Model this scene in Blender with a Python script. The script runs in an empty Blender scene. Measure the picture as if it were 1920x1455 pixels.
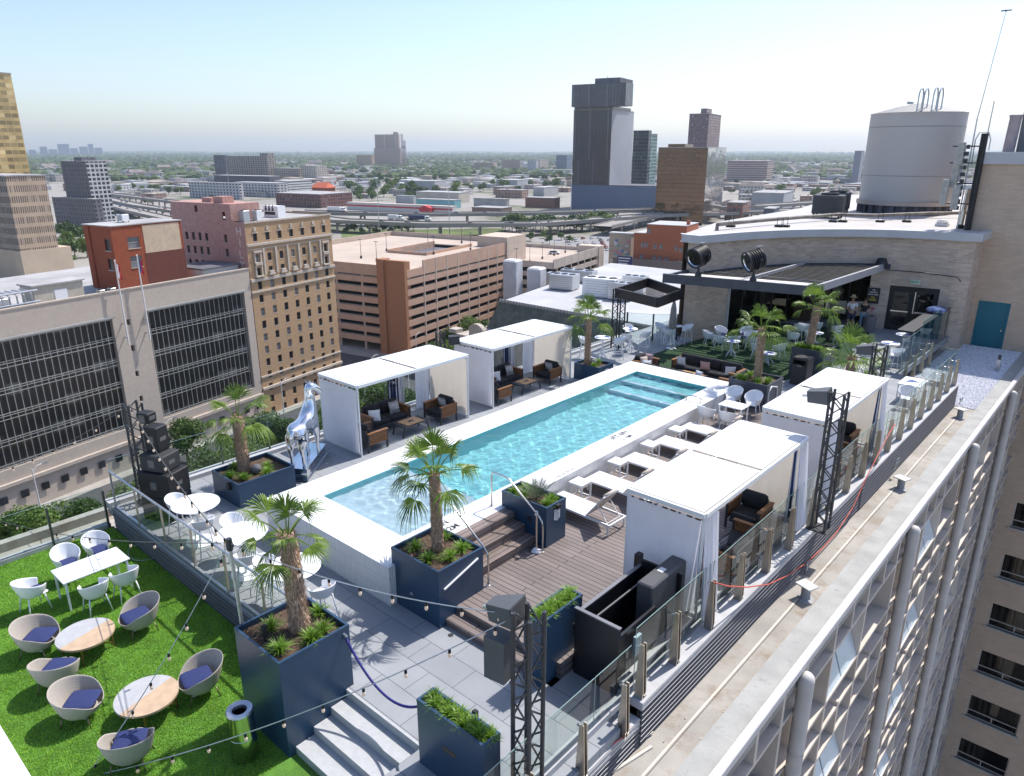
import bpy, math, random
import numpy as np
from mathutils import Vector, Matrix
R = math.radians
random.seed(7); rng = np.random.default_rng(7)
SC = bpy.context.scene
COL = SC.collection
# ---------------------------------------------------------------- camera
HC = 8.1
PITCH = math.atan((727.5-284)/1361.); AZ = math.atan((2230-960)/(1361./math.cos(PITCH)))
cd = bpy.data.cameras.new('camera'); cam = bpy.data.objects.new('camera', cd); COL.objects.link(cam)
cd.sensor_width = 36; cd.lens = 1361./1920*36; cd.clip_start = .1; cd.clip_end = 60000
cam.location = (0, 0, HC); cam.rotation_euler = (math.pi/2-PITCH, 0, AZ)
SC.camera = cam
# ---------------------------------------------------------------- sun and sky
SUN_EL, SUN_AZ = R(57), R(7)      # azimuth measured from +Y towards +X
w = bpy.data.worlds.new('World'); SC.world = w; w.use_nodes = True
nt = w.node_tree; nt.nodes.clear()
sky = nt.nodes.new('ShaderNodeTexSky'); sky.sky_type = 'NISHITA'; sky.sun_disc = False
sky.sun_elevation = SUN_EL; sky.sun_rotation = SUN_AZ; sky.altitude = 100; sky.air_density = 1.0; sky.dust_density = 1.3; sky.ozone_density = 2.0
bg = nt.nodes.new('ShaderNodeBackground'); bg.inputs[1].default_value = .15
wo = nt.nodes.new('ShaderNodeOutputWorld')
tint = nt.nodes.new('ShaderNodeMix'); tint.data_type = 'RGBA'; tint.blend_type = 'MULTIPLY'; tint.inputs[0].default_value = 1; tint.inputs[7].default_value = (1.0, .985, 1.02, 1)
nt.links.new(sky.outputs[0], tint.inputs[6]); nt.links.new(tint.outputs[2], bg.inputs[0]); nt.links.new(bg.outputs[0], wo.inputs[0])
ld = bpy.data.lights.new('sun', 'SUN'); ld.energy = 4.2; ld.angle = R(.55); ld.color = (1, .955, .89)
sun = bpy.data.objects.new('sun', ld); COL.objects.link(sun)
sd = Vector((math.sin(SUN_AZ)*math.cos(SUN_EL), math.cos(SUN_AZ)*math.cos(SUN_EL), math.sin(SUN_EL)))
sun.rotation_euler = sd.to_track_quat('Z', 'Y').to_euler(); sun.location = (0, 0, 60)
SC.view_settings.view_transform = 'Standard'; SC.view_settings.look = 'None'
SC.view_settings.exposure = 0.45; SC.view_settings.gamma = 1
SC.render.engine = 'CYCLES'
cy = SC.cycles
cy.use_denoising = True; cy.use_adaptive_sampling = True; cy.adaptive_threshold = .02
cy.max_bounces = 8; cy.diffuse_bounces = 4; cy.glossy_bounces = 4; cy.transmission_bounces = 6; cy.transparent_max_bounces = 16; cy.volume_bounces = 0
cy.sample_clamp_indirect = 8; cy.caustics_reflective = False; cy.caustics_refractive = False
# ---------------------------------------------------------------- pixel -> world (photo pixels), for laying things out on real planes
def ray(x, y):
    r = x-960.; u = 727.5-y; f = 1361.
    fh = f*math.cos(PITCH)+u*math.sin(PITCH); uz = u*math.cos(PITCH)-f*math.sin(PITCH)
    return Vector((-math.sin(AZ)*fh+math.cos(AZ)*r, math.cos(AZ)*fh+math.sin(AZ)*r, uz))
def at(x, y, z=0.):
    d = ray(x, y); return Vector((0, 0, HC))+d*((z-HC)/d.z)
def atd(x, y, D):
    d = ray(x, y); return Vector((0, 0, HC))+d*(D/math.hypot(d.x, d.y))
# ---------------------------------------------------------------- materials
MATS = {}
def newmat(name):
    m = bpy.data.materials.new(name); m.use_nodes = True
    n = m.node_tree.nodes; return m, n, m.node_tree.links, n['Principled BSDF']
def c4(c): return (c[0], c[1], c[2], 1)
def noise(n, l, scale, detail=4, coord='Object', rough=.55, dist=0, vec=None):
    t = n.new('ShaderNodeTexNoise'); t.inputs['Scale'].default_value = scale; t.inputs['Detail'].default_value = detail
    t.inputs['Roughness'].default_value = rough; t.inputs['Distortion'].default_value = dist
    if vec is None:
        c = n.new('ShaderNodeTexCoord'); vec = c.outputs[coord]
    l.new(vec, t.inputs['Vector']); return t
def ramp(n, l, src, stops):
    r = n.new('ShaderNodeValToRGB'); e = r.color_ramp.elements
    while len(e) < len(stops): e.new(.5)
    for i, (p, c) in enumerate(stops): e[i].position = p; e[i].color = c4(c)
    l.new(src, r.inputs[0]); return r
def bump(n, l, src, b, strength, dist=.02):
    bp = n.new('ShaderNodeBump'); bp.inputs['Strength'].default_value = strength; bp.inputs['Distance'].default_value = dist
    l.new(src, bp.inputs['Height']); l.new(bp.outputs[0], b.inputs['Normal']); return bp
def M(name, col, rough=.6, metal=0., var=.12, scale=2.5, bmp=0., bscale=None, spec=.5, detail=4, coat=0., dirt=None, transl=0.):
    if name in MATS: return MATS[name]
    m, n, l, b = newmat(name)
    b.inputs['Roughness'].default_value = rough; b.inputs['Metallic'].default_value = metal
    b.inputs['Specular IOR Level'].default_value = spec; b.inputs['Coat Weight'].default_value = coat
    t = noise(n, l, scale, detail)
    lo = [c*(1-var) for c in col]; hi = [min(1, c*(1+var)) for c in col]
    r = ramp(n, l, t.outputs['Fac'], [(.3, lo), (.7, hi)]); out = r.outputs[0]
    if dirt:
        t3 = noise(n, l, dirt[0], 6, rough=.7); f = ramp(n, l, t3.outputs['Fac'], [(dirt[1], (0, 0, 0)), (dirt[2], (1, 1, 1))])
        mx = n.new('ShaderNodeMix'); mx.data_type = 'RGBA'; l.new(f.outputs[0], mx.inputs[0]); l.new(out, mx.inputs[6]); mx.inputs[7].default_value = c4(dirt[3]); out = mx.outputs[2]
    l.new(out, b.inputs['Base Color'])
    if bmp:
        t2 = noise(n, l, bscale or scale*6, 3); bump(n, l, t2.outputs['Fac'], b, bmp)
    if transl:
        tr = n.new('ShaderNodeBsdfTranslucent'); l.new(out, tr.inputs[0]); mx = n.new('ShaderNodeMixShader'); mx.inputs[0].default_value = transl
        o = n['Material Output']; l.new(b.outputs[0], mx.inputs[1]); l.new(tr.outputs[0], mx.inputs[2]); l.new(mx.outputs[0], o.inputs[0])
    MATS[name] = m; return m
def brickmat(name, c1, c2, mortar, bw, bh, ms=.01, rough=.8, off=.5, bmp=.3, rot=0., bias=0., spec=.4, freq=2, big=.25, smooth=.1):
    if name in MATS: return MATS[name]
    m, n, l, b = newmat(name); b.inputs['Roughness'].default_value = rough; b.inputs['Specular IOR Level'].default_value = spec
    uv = n.new('ShaderNodeUVMap'); mp = n.new('ShaderNodeMapping'); mp.inputs['Rotation'].default_value = (0, 0, rot); l.new(uv.outputs[0], mp.inputs[0])
    t = n.new('ShaderNodeTexBrick'); l.new(mp.outputs[0], t.inputs['Vector'])
    t.inputs['Color1'].default_value = c4(c1); t.inputs['Color2'].default_value = c4(c2); t.inputs['Mortar'].default_value = c4(mortar)
    t.inputs['Scale'].default_value = 1; t.inputs['Brick Width'].default_value = bw; t.inputs['Row Height'].default_value = bh
    t.inputs['Mortar Size'].default_value = ms; t.inputs['Mortar Smooth'].default_value = smooth; t.inputs['Bias'].default_value = bias
    t.offset = off; t.offset_frequency = freq
    ns = noise(n, l, 1.3, 5); rr = ramp(n, l, ns.outputs['Fac'], [(.3, (1-big,)*3), (.7, (1, 1, 1))])
    mx = n.new('ShaderNodeMix'); mx.data_type = 'RGBA'; mx.blend_type = 'MULTIPLY'; mx.inputs[0].default_value = 1
    l.new(t.outputs['Color'], mx.inputs[6]); l.new(rr.outputs[0], mx.inputs[7]); l.new(mx.outputs[2], b.inputs['Base Color'])
    if bmp:
        inv = n.new('ShaderNodeMath'); inv.operation = 'SUBTRACT'; inv.inputs[0].default_value = 1; l.new(t.outputs['Fac'], inv.inputs[1])
        bump(n, l, inv.outputs[0], b, bmp, .01)
    MATS[name] = m; return m
def glassmat(name, tint=(.86, .93, .92), refl=1.45, rough=.0, alpha=1.0):
    if name in MATS: return MATS[name]
    m, n, l, b = newmat(name); n.remove(b)
    tr = n.new('ShaderNodeBsdfTransparent'); tr.inputs[0].default_value = c4(tint)
    g = n.new('ShaderNodeBsdfGlossy'); g.inputs['Roughness'].default_value = rough
    fr = n.new('ShaderNodeFresnel'); fr.inputs[0].default_value = refl
    mx = n.new('ShaderNodeMixShader'); l.new(fr.outputs[0], mx.inputs[0]); l.new(tr.outputs[0], mx.inputs[1]); l.new(g.outputs[0], mx.inputs[2])
    l.new(mx.outputs[0], n['Material Output'].inputs[0]); MATS[name] = m; return m
def leafmat(name, c1, c2, transl=.35, rough=.45, scale=.9):
    if name in MATS: return MATS[name]
    m, n, l, b = newmat(name); b.inputs['Roughness'].default_value = rough
    t = noise(n, l, scale, 3); t2 = n.new('ShaderNodeObjectInfo')
    g = n.new('ShaderNodeNewGeometry')
    ad = n.new('ShaderNodeMath'); ad.operation = 'MULTIPLY_ADD'; l.new(g.outputs['Random Per Island'], ad.inputs[0]); ad.inputs[1].default_value = .5; l.new(t.outputs['Fac'], ad.inputs[2])
    ad2 = n.new('ShaderNodeMath'); ad2.operation = 'MULTIPLY_ADD'; l.new(t2.outputs['Random'], ad2.inputs[0]); ad2.inputs[1].default_value = .3; l.new(ad.outputs[0], ad2.inputs[2])
    r = ramp(n, l, ad2.outputs[0], [(.45, c1), (1.1 if False else .98, c2)])
    l.new(r.outputs[0], b.inputs['Base Color'])
    tr = n.new('ShaderNodeBsdfTranslucent'); l.new(r.outputs[0], tr.inputs[0]); mx = n.new('ShaderNodeMixShader'); mx.inputs[0].default_value = transl
    l.new(b.outputs[0], mx.inputs[1]); l.new(tr.outputs[0], mx.inputs[2]); l.new(mx.outputs[0], n['Material Output'].inputs[0])
    MATS[name] = m; return m
# ---------------------------------------------------------------- mesh builder
class MB:
    def __init__(s): s.v = []; s.f = []; s.m = []
    def add(s, vs, fs, mi=0):
        o = len(s.v); s.v.extend([tuple(p) for p in vs]); s.f.extend([tuple(i+o for i in f) for f in fs]); s.m.extend([mi]*len(fs)); return s
    def box(s, x0, y0, z0, x1, y1, z1, mi=0):
        v = [(x0, y0, z0), (x1, y0, z0), (x1, y1, z0), (x0, y1, z0), (x0, y0, z1), (x1, y0, z1), (x1, y1, z1), (x0, y1, z1)]
        return s.add(v, [(0, 3, 2, 1), (4, 5, 6, 7), (0, 1, 5, 4), (1, 2, 6, 5), (2, 3, 7, 6), (3, 0, 4, 7)], mi)
    def rbox(s, x0, y0, z0, x1, y1, z1, r=.02, mi=0):   # box with bevelled edges
        r = min(r, (x1-x0)/2.01, (y1-y0)/2.01, (z1-z0)/2.01)
        cx, cy_, cz = (x0+x1)/2, (y0+y1)/2, (z0+z1)/2; hx, hy, hz = (x1-x0)/2, (y1-y0)/2, (z1-z0)/2
        rings = []
        for z, i in ((-hz, r), (-hz+r, 0), (hz-r, 0), (hz, r)):
            a, b = hx-i, hy-i; q = r*.9 if i == 0 else r*.5
            rings.append([(cx+p[0], cy_+p[1], cz+z) for p in ((-a+q, -b), (a-q, -b), (a, -b+q), (a, b-q), (a-q, b), (-a+q, b), (-a, b-q), (-a, -b+q))])
        v = [p for rg in rings for p in rg]; f = [tuple(range(7, -1, -1)), tuple(range(24, 32))]
        for k in range(3):
            for i in range(8): j = (i+1) % 8; f.append((k*8+i, k*8+j, k*8+8+j, k*8+8+i))
        return s.add(v, f, mi)
    def obox(s, p0, p1, w, h, mi=0, up=(0, 0, 1)):       # bar from p0 to p1, width w, height h
        p0, p1 = Vector(p0), Vector(p1); d = (p1-p0).normalized(); u = Vector(up)
        if abs(d.dot(u)) > .98: u = Vector((0, 1, 0)) if abs(d.y) < .9 else Vector((1, 0, 0))
        a = d.cross(u).normalized()*w/2; b = a.cross(d).normalized()*h/2
        v = [p+q for p in (p0, p1) for q in (-a-b, a-b, a+b, -a+b)]
        return s.add(v, [(0, 3, 2, 1), (4, 5, 6, 7), (0, 1, 5, 4), (1, 2, 6, 5), (2, 3, 7, 6), (3, 0, 4, 7)], mi)
    def cyl(s, p0, p1, r0, r1=None, n=12, mi=0, cap=True):
        return s.tube([p0, p1], [r0, r0 if r1 is None else r1], n, mi, cap)
    def tube(s, pts, r, n=8, mi=0, cap=True, closed=False):
        pts = [Vector(p) for p in pts]; k = len(pts); rs = r if isinstance(r, (list, tuple)) else [r]*k
        v = []; pa = None
        for i, p in enumerate(pts):
            if closed: d = (pts[(i+1) % k]-pts[i-1]).normalized()
            else: d = (pts[min(i+1, k-1)]-pts[max(i-1, 0)]).normalized()
            if pa is None:
                a = d.orthogonal().normalized()
            else:
                a = (pa-d*pa.dot(d)); a = a.normalized() if a.length > 1e-6 else d.orthogonal().normalized()
            pa = a; b = d.cross(a)
            for j in range(n):
                t = 2*math.pi*j/n; v.append(p+(a*math.cos(t)+b*math.sin(t))*rs[i])
        f = []
        for i in range(k if closed else k-1):
            i2 = (i+1) % k
            for j in range(n): j2 = (j+1) % n; f.append((i*n+j, i*n+j2, i2*n+j2, i2*n+j))
        if cap and not closed: f.append(tuple(range(n-1, -1, -1))); f.append(tuple((k-1)*n+j for j in range(n)))
        return s.add(v, f, mi)
    def lathe(s, prof, c=(0, 0, 0), n=24, mi=0, sx=1, sy=1, cap=True):
        v = []; k = len(prof)
        for r, z in prof:
            for j in range(n):
                t = 2*math.pi*j/n; v.append((c[0]+r*math.cos(t)*sx, c[1]+r*math.sin(t)*sy, c[2]+z))
        f = []
        for i in range(k-1):
            for j in range(n): j2 = (j+1) % n; f.append((i*n+j, i*n+j2, (i+1)*n+j2, (i+1)*n+j))
        if cap: f.append(tuple(range(n-1, -1, -1))); f.append(tuple((k-1)*n+j for j in range(n)))
        return s.add(v, f, mi)
    def prism(s, poly, z0, z1, mi=0):
        k = len(poly); v = [(p[0], p[1], z0) for p in poly]+[(p[0], p[1], z1) for p in poly]
        f = [tuple(range(k-1, -1, -1)), tuple(range(k, 2*k))]+[(i, (i+1) % k, k+(i+1) % k, k+i) for i in range(k)]
        return s.add(v, f, mi)
    def quad(s, a, b, c, d, mi=0): return s.add([a, b, c, d], [(0, 1, 2, 3)], mi)
    def grid(s, P, mi=0, closed_u=False):                # P[i][j] points
        a = len(P); b = len(P[0]); v = [p for row in P for p in row]; f = []
        for i in range(a if closed_u else a-1):
            i2 = (i+1) % a
            for j in range(b-1): f.append((i*b+j, i*b+j+1, i2*b+j+1, i2*b+j))
        return s.add(v, f, mi)
    def truss(s, p0, p1, w, r=.018, n=12, mi=0, side=(1, 0, 0)):   # square box truss
        p0, p1 = Vector(p0), Vector(p1); d = (p1-p0); L = d.length; d.normalize()
        a = Vector(side); a = (a-d*a.dot(d)).normalized()*w/2; b = d.cross(a).normalized()*w/2
        cs = [-a-b, a-b, a+b, -a+b]
        for c in cs: s.cyl(p0+c, p1+c, r*1.3, n=8, mi=mi)
        for k in range(n):
            q0, q1 = p0+d*L*k/n, p0+d*L*(k+1)/n
            for i in range(4):
                A_, B_ = cs[i], cs[(i+1) % 4]
                if k % 2: A_, B_ = B_, A_
                s.cyl(q0+A_, q1+B_, r*.6, n=5, mi=mi, cap=False)
        return s
    def build(s, name, mats, parent=None, smooth=False, uv=True, loc=None, solid=0, sub=0):
        if not isinstance(mats, (list, tuple)): mats = [mats]
        me = bpy.data.meshes.new(name); me.from_pydata([tuple(p) for p in s.v], [], s.f)
        for m in mats: me.materials.append(m)
        if len(mats) > 1: me.polygons.foreach_set('material_index', s.m)
        if smooth is True: me.polygons.foreach_set('use_smooth', [True]*len(s.f))
        elif smooth: me.polygons.foreach_set('use_smooth', [True]*len(s.f)); me.set_sharp_from_angle(angle=R(smooth))
        if uv: boxuv(me)
        me.update()
        o = bpy.data.objects.new(name, me); COL.objects.link(o)
        if parent is not None: o.parent = parent
        if loc is not None: o.location = loc
        if solid: md = o.modifiers.new('solid', 'SOLIDIFY'); md.thickness = solid; md.offset = 0
        if sub: md = o.modifiers.new('sub', 'SUBSURF'); md.levels = sub; md.render_levels = sub
        return o
def boxuv(me):
    nl = len(me.loops); npoly = len(me.polygons)
    if not nl: return
    co = np.empty(len(me.vertices)*3); me.vertices.foreach_get('co', co); co = co.reshape(-1, 3)
    li = np.empty(nl, np.int32); me.loops.foreach_get('vertex_index', li)
    nr = np.empty(npoly*3); me.polygons.foreach_get('normal', nr); nr = nr.reshape(-1, 3)
    tot = np.empty(npoly, np.int32); me.polygons.foreach_get('loop_total', tot)
    N = np.repeat(nr, tot, axis=0); P = co[li]
    h = np.hypot(N[:, 0], N[:, 1])+1e-9
    u = (-N[:, 1]*P[:, 0]+N[:, 0]*P[:, 1])/h; v = P[:, 2].copy()
    flat = np.abs(N[:, 2]) > .75
    u[flat] = P[flat, 0]; v[flat] = P[flat, 1]
    lay = me.uv_layers.new(name='UVMap'); lay.data.foreach_set('uv', np.stack([u, v], 1).ravel())
def tag(o, label, cat, group=None):
    o['label'] = label; o['category'] = cat
    if group: o['group'] = group
    return o
def struct(o): o['kind'] = 'structure'; return o
def thing(name, label, cat, loc=(0, 0, 0), rz=0., group=None):
    o = bpy.data.objects.new(name, None); COL.objects.link(o); o.empty_display_size = .2
    o.location = loc; o.rotation_euler = (0, 0, rz); return tag(o, label, cat, group)
KIDS = {}
def kids(o):
    return [c for c in COL.objects if c.parent is o]
def ctree(o, parent=None, index=None):
    c = o.copy(); COL.objects.link(c); c.parent = parent
    for ch in index.get(o.name, []): ctree(ch, c, index)
    return c
_IDX = {}
def freeze(root):                                         # remember a finished thing's children so that copies are quick
    ix = {}
    for c in COL.objects:
        if c.parent: ix.setdefault(c.parent.name, []).append(c)
    _IDX[root.name] = ix
def dup(root, loc, rz=0., label=None, group=None, scale=None):
    if root.name not in _IDX: freeze(root)
    c = ctree(root, None, _IDX[root.name]); c.location = loc; c.rotation_euler = (0, 0, rz)
    if label: c['label'] = label
    if group: c['group'] = group
    if scale: c.scale = scale
    return c
def text(s, size, loc, rot, mat, parent=None, ext=.002, name='lettering', align='CENTER'):
    cu = bpy.data.curves.new(name, 'FONT'); cu.body = s; cu.size = size; cu.extrude = ext; cu.offset = size*.03; cu.align_x = align; cu.align_y = 'CENTER'; cu.resolution_u = 4
    t = bpy.data.objects.new('tmp', cu); COL.objects.link(t); bpy.context.view_layer.update()
    me = bpy.data.meshes.new_from_object(t.evaluated_get(bpy.context.evaluated_depsgraph_get())); bpy.data.objects.remove(t)
    me.materials.clear(); me.materials.append(mat)
    o = bpy.data.objects.new(name, me); COL.objects.link(o); o.location = loc; o.rotation_euler = rot
    if parent: o.parent = parent
    return o
G = -50.       # street level; z = 0 is the top of the pool coping
DK = -.92      # paver deck
WD = -.62      # wood deck
TF = -1.56     # artificial turf
# ================================================================= materials in use
white = M('white_powder_coat', (.78, .78, .78), .35, var=.03)
whiteplastic = M('white_plastic', (.8, .81, .83), .4, var=.03, scale=4)
darkmetal = M('charcoal_metal', (.035, .036, .042), .45, var=.2)
blackm = M('black_paint', (.012, .012, .014), .5, var=.3, bmp=.1, bscale=60)
steel = M('brushed_steel', (.62, .6, .57), .22, 1., var=.08, scale=12)
champ = M('champagne_steel', (.52, .47, .40), .38, 1., var=.1, scale=5)
galv = M('galvanised_steel', (.5, .52, .55), .4, .8, var=.15, scale=8)
navyfab = M('navy_fabric', (.022, .034, .125), .9, var=.2, scale=30, bmp=.3, bscale=200)
charfab = M('charcoal_fabric', (.022, .022, .026), .95, var=.2, scale=20, bmp=.2, bscale=150)
planterblue = M('blue_planter_paint', (.026, .062, .115), .33, var=.12, scale=1.2, bmp=.02)
plantergrey = M('grey_blue_planter_paint', (.06, .07, .095), .36, var=.1, scale=1.2)
teak = brickmat('teak', (.36, .17, .07), (.28, .12, .05), (.12, .05, .02), 3., .06, .004, .5, bmp=.3)
rubber = M('black_rubber', (.02, .02, .02), .8)
soil = M('mulch', (.1, .065, .045), .95, var=.6, scale=22, bmp=1, bscale=40, detail=8)
bark = M('fibrous_trunk', (.33, .215, .145), .95, var=.5, scale=14, bmp=.8, bscale=40)
fibre = M('trunk_fibre', (.52, .37, .27), .95, var=.45, scale=9)
palmleaf = leafmat('palm_leaf', (.045, .10, .016), (.20, .30, .045), .4, .4, 2.)
grassleaf = leafmat('grass_leaf', (.055, .13, .015), (.25, .42, .05), .4, .45, 4.)
cycadleaf = leafmat('cycad_leaf', (.06, .09, .05), (.18, .22, .14), .2, .4, 4.)
treeleaf = leafmat('tree_leaf', (.018, .05, .01), (.085, .15, .028), .3, .55, .12)
treeleaf2 = leafmat('tree_leaf_light', (.03, .075, .012), (.13, .2, .035), .3, .55, .12)
darkleaf = leafmat('tree_leaf_dark', (.012, .035, .01), (.05, .1, .022), .3, .55, .12)
trunkm = M('tree_trunk', (.12, .09, .065), .9, var=.3, scale=6)
pavers = brickmat('deck_pavers', (.27, .285, .31), (.32, .335, .355), (.08, .09, .10), 1.2, .6, .006, .7, off=.5, bmp=.35, big=.16)
pavers.node_tree.nodes['Brick Texture'].inputs['Mortar Smooth'].default_value = .1
deckwood = brickmat('composite_decking', (.185, .152, .142), (.235, .195, .182), (.03, .022, .02), 3.6, .142, .009, .62, off=.37, bmp=.6, big=.2)
copetile = brickmat('coping_tile', (.80, .80, .79), (.78, .78, .78), (.58, .57, .56), .32, .08, .004, .35, off=0, bmp=.15, big=.05)
walltile = brickmat('pool_wall_tile', (.74, .74, .73), (.70, .70, .70), (.44, .44, .44), .065, .3, .005, .4, off=.5, bmp=.3, big=.06)
mosaic = brickmat('pool_mosaic', (.22, .62, .655), (.18, .57, .62), (.26, .64, .67), .05, .05, .003, .35, off=0, bmp=0, big=.05)
shelfmosaic = brickmat('pool_shelf_mosaic', (.50, .68, .76), (.46, .65, .74), (.5, .68, .75), .05, .05, .003, .35, off=0, bmp=0, big=.05)
concrete = M('weathered_concrete', (.36, .335, .30), .85, var=.2, scale=.9, bmp=.35, bscale=25, detail=12, dirt=(1.6, .5, .68, (.27, .22, .17)))
conc2 = M('grey_concrete', (.36, .36, .345), .85, var=.15, scale=2., bmp=.3, bscale=30, detail=10, dirt=(4., .55, .75, (.25, .25, .25)))
curbm = M('curb_coating', (.44, .44, .45), .7, var=.12, scale=1.5, bmp=.1)
glass = glassmat('railing_glass', (.80, .90, .885), 1.5)
fabric = M('white_canvas', (.76, .765, .77), .85, var=.05, scale=1.6, transl=.2, bmp=.6, bscale=2.2)
fabricv = M('white_mesh_curtain', (.80, .80, .86), .7, var=.05, scale=1.2, transl=.4, bmp=.5, bscale=3)
creamfab = M('cream_curtain', (.72, .66, .58), .9, var=.05, scale=1.5, transl=.4)
# ================================================================= terrace
m = MB(); m.box(-19.9, 5.96, DK-.3, -7.2, 8.1, DK); m.box(-7.2, -2, DK-.3, -5.05, 8.38, DK); m.box(-6.5, 8.38, DK-.3, -5.4, 11.2, DK)
m.box(-19.9, 8.1, DK-.3, -15.2, 24.5, DK); m.box(-19.9, 24.5, DK-.3, -5.05, 33.0, DK); m.box(-19.9, 33.0, DK-.3, -7.3, 44, DK); m.box(-15.2, 8.0, DK-.3, -7.2, 8.38, DK-.001)
struct(m.build('deck_paving', pavers))
m = MB(); m.box(-10.52, 8.66, DK-.02, -6.5, 11.15, WD); m.box(-10.52, 11.15, DK-.02, -5.45, 24.4, WD); struct(m.build('wood_deck', deckwood))
m = MB(); m.box(-9.2, 8.36, DK, -7.0, 8.66, DK+.15); 
struct(m.build('wood_steps_lower', deckwood))
m = MB(); m.box(-10.5, 9.45, WD, -9.53, 11.58, -.415); m.box(-10.5, 9.45, -.415, -9.86, 11.58, -.21); m.box(-10.5, 9.45, -.21, -10.19, 11.58, -.004)
m.m = [1 if f[0] == f[0] and (i % 6) == 1 else 0 for i, f in enumerate(m.f)]
struct(m.build('wood_steps_upper', [deckwood, brickmat('step_wood', (.20, .155, .135), (.255, .20, .18), (.03, .022, .02), 3.6, .142, .009, .62, off=.37, bmp=.6, big=.2, rot=R(90))]))
# pool: outer walls, coping, basin, water
PX0, PX1, PY0, PY1 = -14.28, -11.27, 9.05, 23.38
CX0, CX1, CY0, CY1 = -15.22, -10.5, 8.03, 24.45
def ringfaces(mb, o, i, z, mi=0):
    a = [(o[0], o[1], z), (o[2], o[1], z), (o[2], o[3], z), (o[0], o[3], z)]; b = [(i[0], i[1], z), (i[2], i[1], z), (i[2], i[3], z), (i[0], i[3], z)]
    mb.add(a+b, [(0, 1, 5, 4), (1, 2, 6, 5), (2, 3, 7, 6), (3, 0, 4, 7)], mi)
m = MB(); ringfaces(m, (CX0, CY0, CX1, CY1), (PX0, PY0, PX1, PY1), 0.)
for a, b in (((CX0, CY0), (CX1, CY0)), ((CX1, CY0), (CX1, CY1)), ((CX1, CY1), (CX0, CY1)), ((CX0, CY1), (CX0, CY0))):
    m.quad((*a, -1), (*b, -1), (*b, -.0), (*a, -.0), 1)
pw = struct(m.build('pool_surround', [copetile, walltile]))
m = MB()
dz = -1.12
m.quad((PX0, PY0, 0), (PX1, PY0, 0), (PX1, PY0, -.34), (PX0, PY0, -.34), 1)
m.quad((PX0, PY0, -.34), (PX1, PY0, -.34), (PX1, 11.7, -.34), (PX0, 11.7, -.34), 1)
m.quad((PX0, 11.7, -.34), (PX1, 11.7, -.34), (PX1, 11.7, dz), (PX0, 11.7, dz), 0)
m.quad((PX0, 11.7, dz), (PX1, 11.7, dz), (PX1, 21.5, dz), (PX0, 21.5, dz), 0)
for k, (ya, yb, zz) in enumerate(((21.5, 22.4, -.78), (22.4, PY1, -.42))):
    zp = (dz, -.78)[k]
    m.quad((PX0, ya, zp), (PX1, ya, zp), (PX1, ya, zz), (PX0, ya, zz), 0)
    m.quad((PX0, ya, zz), (PX1, ya, zz), (PX1, yb, zz), (PX0, yb, zz), 0)
    m.box(PX0, ya-.004, zz-.05, PX1, ya+.16, zz+.003, 1)
m.quad((PX0, PY1, -.42), (PX1, PY1, -.42), (PX1, PY1, 0), (PX0, PY1, 0), 0)
m.quad((PX0, PY0, 0), (PX0, PY1, 0), (PX0, PY1, dz), (PX0, PY0, dz), 0); m.quad((PX1, PY0, 0), (PX1, PY1, 0), (PX1, PY1, dz), (PX1, PY0, dz), 0)
struct(m.build('pool_basin', [mosaic, shelfmosaic]))
# rippled water sheet
NX, NY = 150, 700
xs = np.linspace(PX0+.001, PX1-.001, NX); ys = np.linspace(PY0+.001, PY1-.001, NY); XX, YY = np.meshgrid(xs, ys, indexing='ij')
Z = np.zeros_like(XX)
for k in range(46):
    lam = rng.uniform(.16, .95); th = rng.uniform(0, 2*math.pi); kx, ky = math.cos(th)*2*math.pi/lam, math.sin(th)*2*math.pi/lam
    Z += .0021*lam**1.15*np.sin(kx*XX+ky*YY+rng.uniform(0, 6.28)+.8*np.sin(XX*1.3+YY*.7+k))
amp = .75+1.1*np.exp(-((YY-11.2)/1.6)**2)
for cx, cy_ in ((-13.0, 11.0), (-12.1, 11.6)):
    r = np.hypot(XX-cx, YY-cy_); Z += .0045*np.sin(r*22)*np.exp(-r/1.3)+.014*np.exp(-(r/.16)**2)
Z = Z*amp-.045
V = np.stack([XX, YY, Z], -1).reshape(-1, 3)
idx = np.arange(NX*NY).reshape(NX, NY); F = np.stack([idx[:-1, :-1], idx[1:, :-1], idx[1:, 1:], idx[:-1, 1:]], -1).reshape(-1, 4)
me = bpy.data.meshes.new('water'); me.from_pydata(V.tolist(), [], F.tolist()); me.polygons.foreach_set('use_smooth', [True]*len(F))
wm, n, l, b = newmat('pool_water')
b.inputs['Base Color'].default_value = (1, 1, 1, 1); b.inputs['Roughness'].default_value = 0.; b.inputs['IOR'].default_value = 1.333; b.inputs['Transmission Weight'].default_value = 1
va = n.new('ShaderNodeVolumeAbsorption'); va.inputs[0].default_value = (.25, .80, .88, 1); va.inputs[1].default_value = .32
me.materials.append(wm); wo_ = bpy.data.objects.new('water', me); COL.objects.link(wo_); struct(wo_)
WATER = wo_
# ---- stone stair to the turf
m = MB()
for k in range(4):
    y1 = 5.96-.36*k; m.box(-9.17, 3.0 if False else y1-.36*(1), TF, -7.22, y1-.0 if k == 0 else y1, DK-.16*(k+1) if k else DK-.16)
stairm = M('stair_stone', (.42, .43, .44), .75, var=.07, scale=9, bmp=.15, bscale=80)
m = MB()
for k in range(4):
    zt = DK-.16*(k+1); y0 = 5.96-.365*(k+1)
    if zt > TF+.01: m.box(-9.17, y0, TF-.05, -7.22, 5.96-.365*k+.02 if k == 0 else 5.96-.365*k, zt)
m.box(-9.17, 5.93, TF, -7.22, 5.975, DK+.003)
struct(m.build('stone_stair', stairm))
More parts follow.
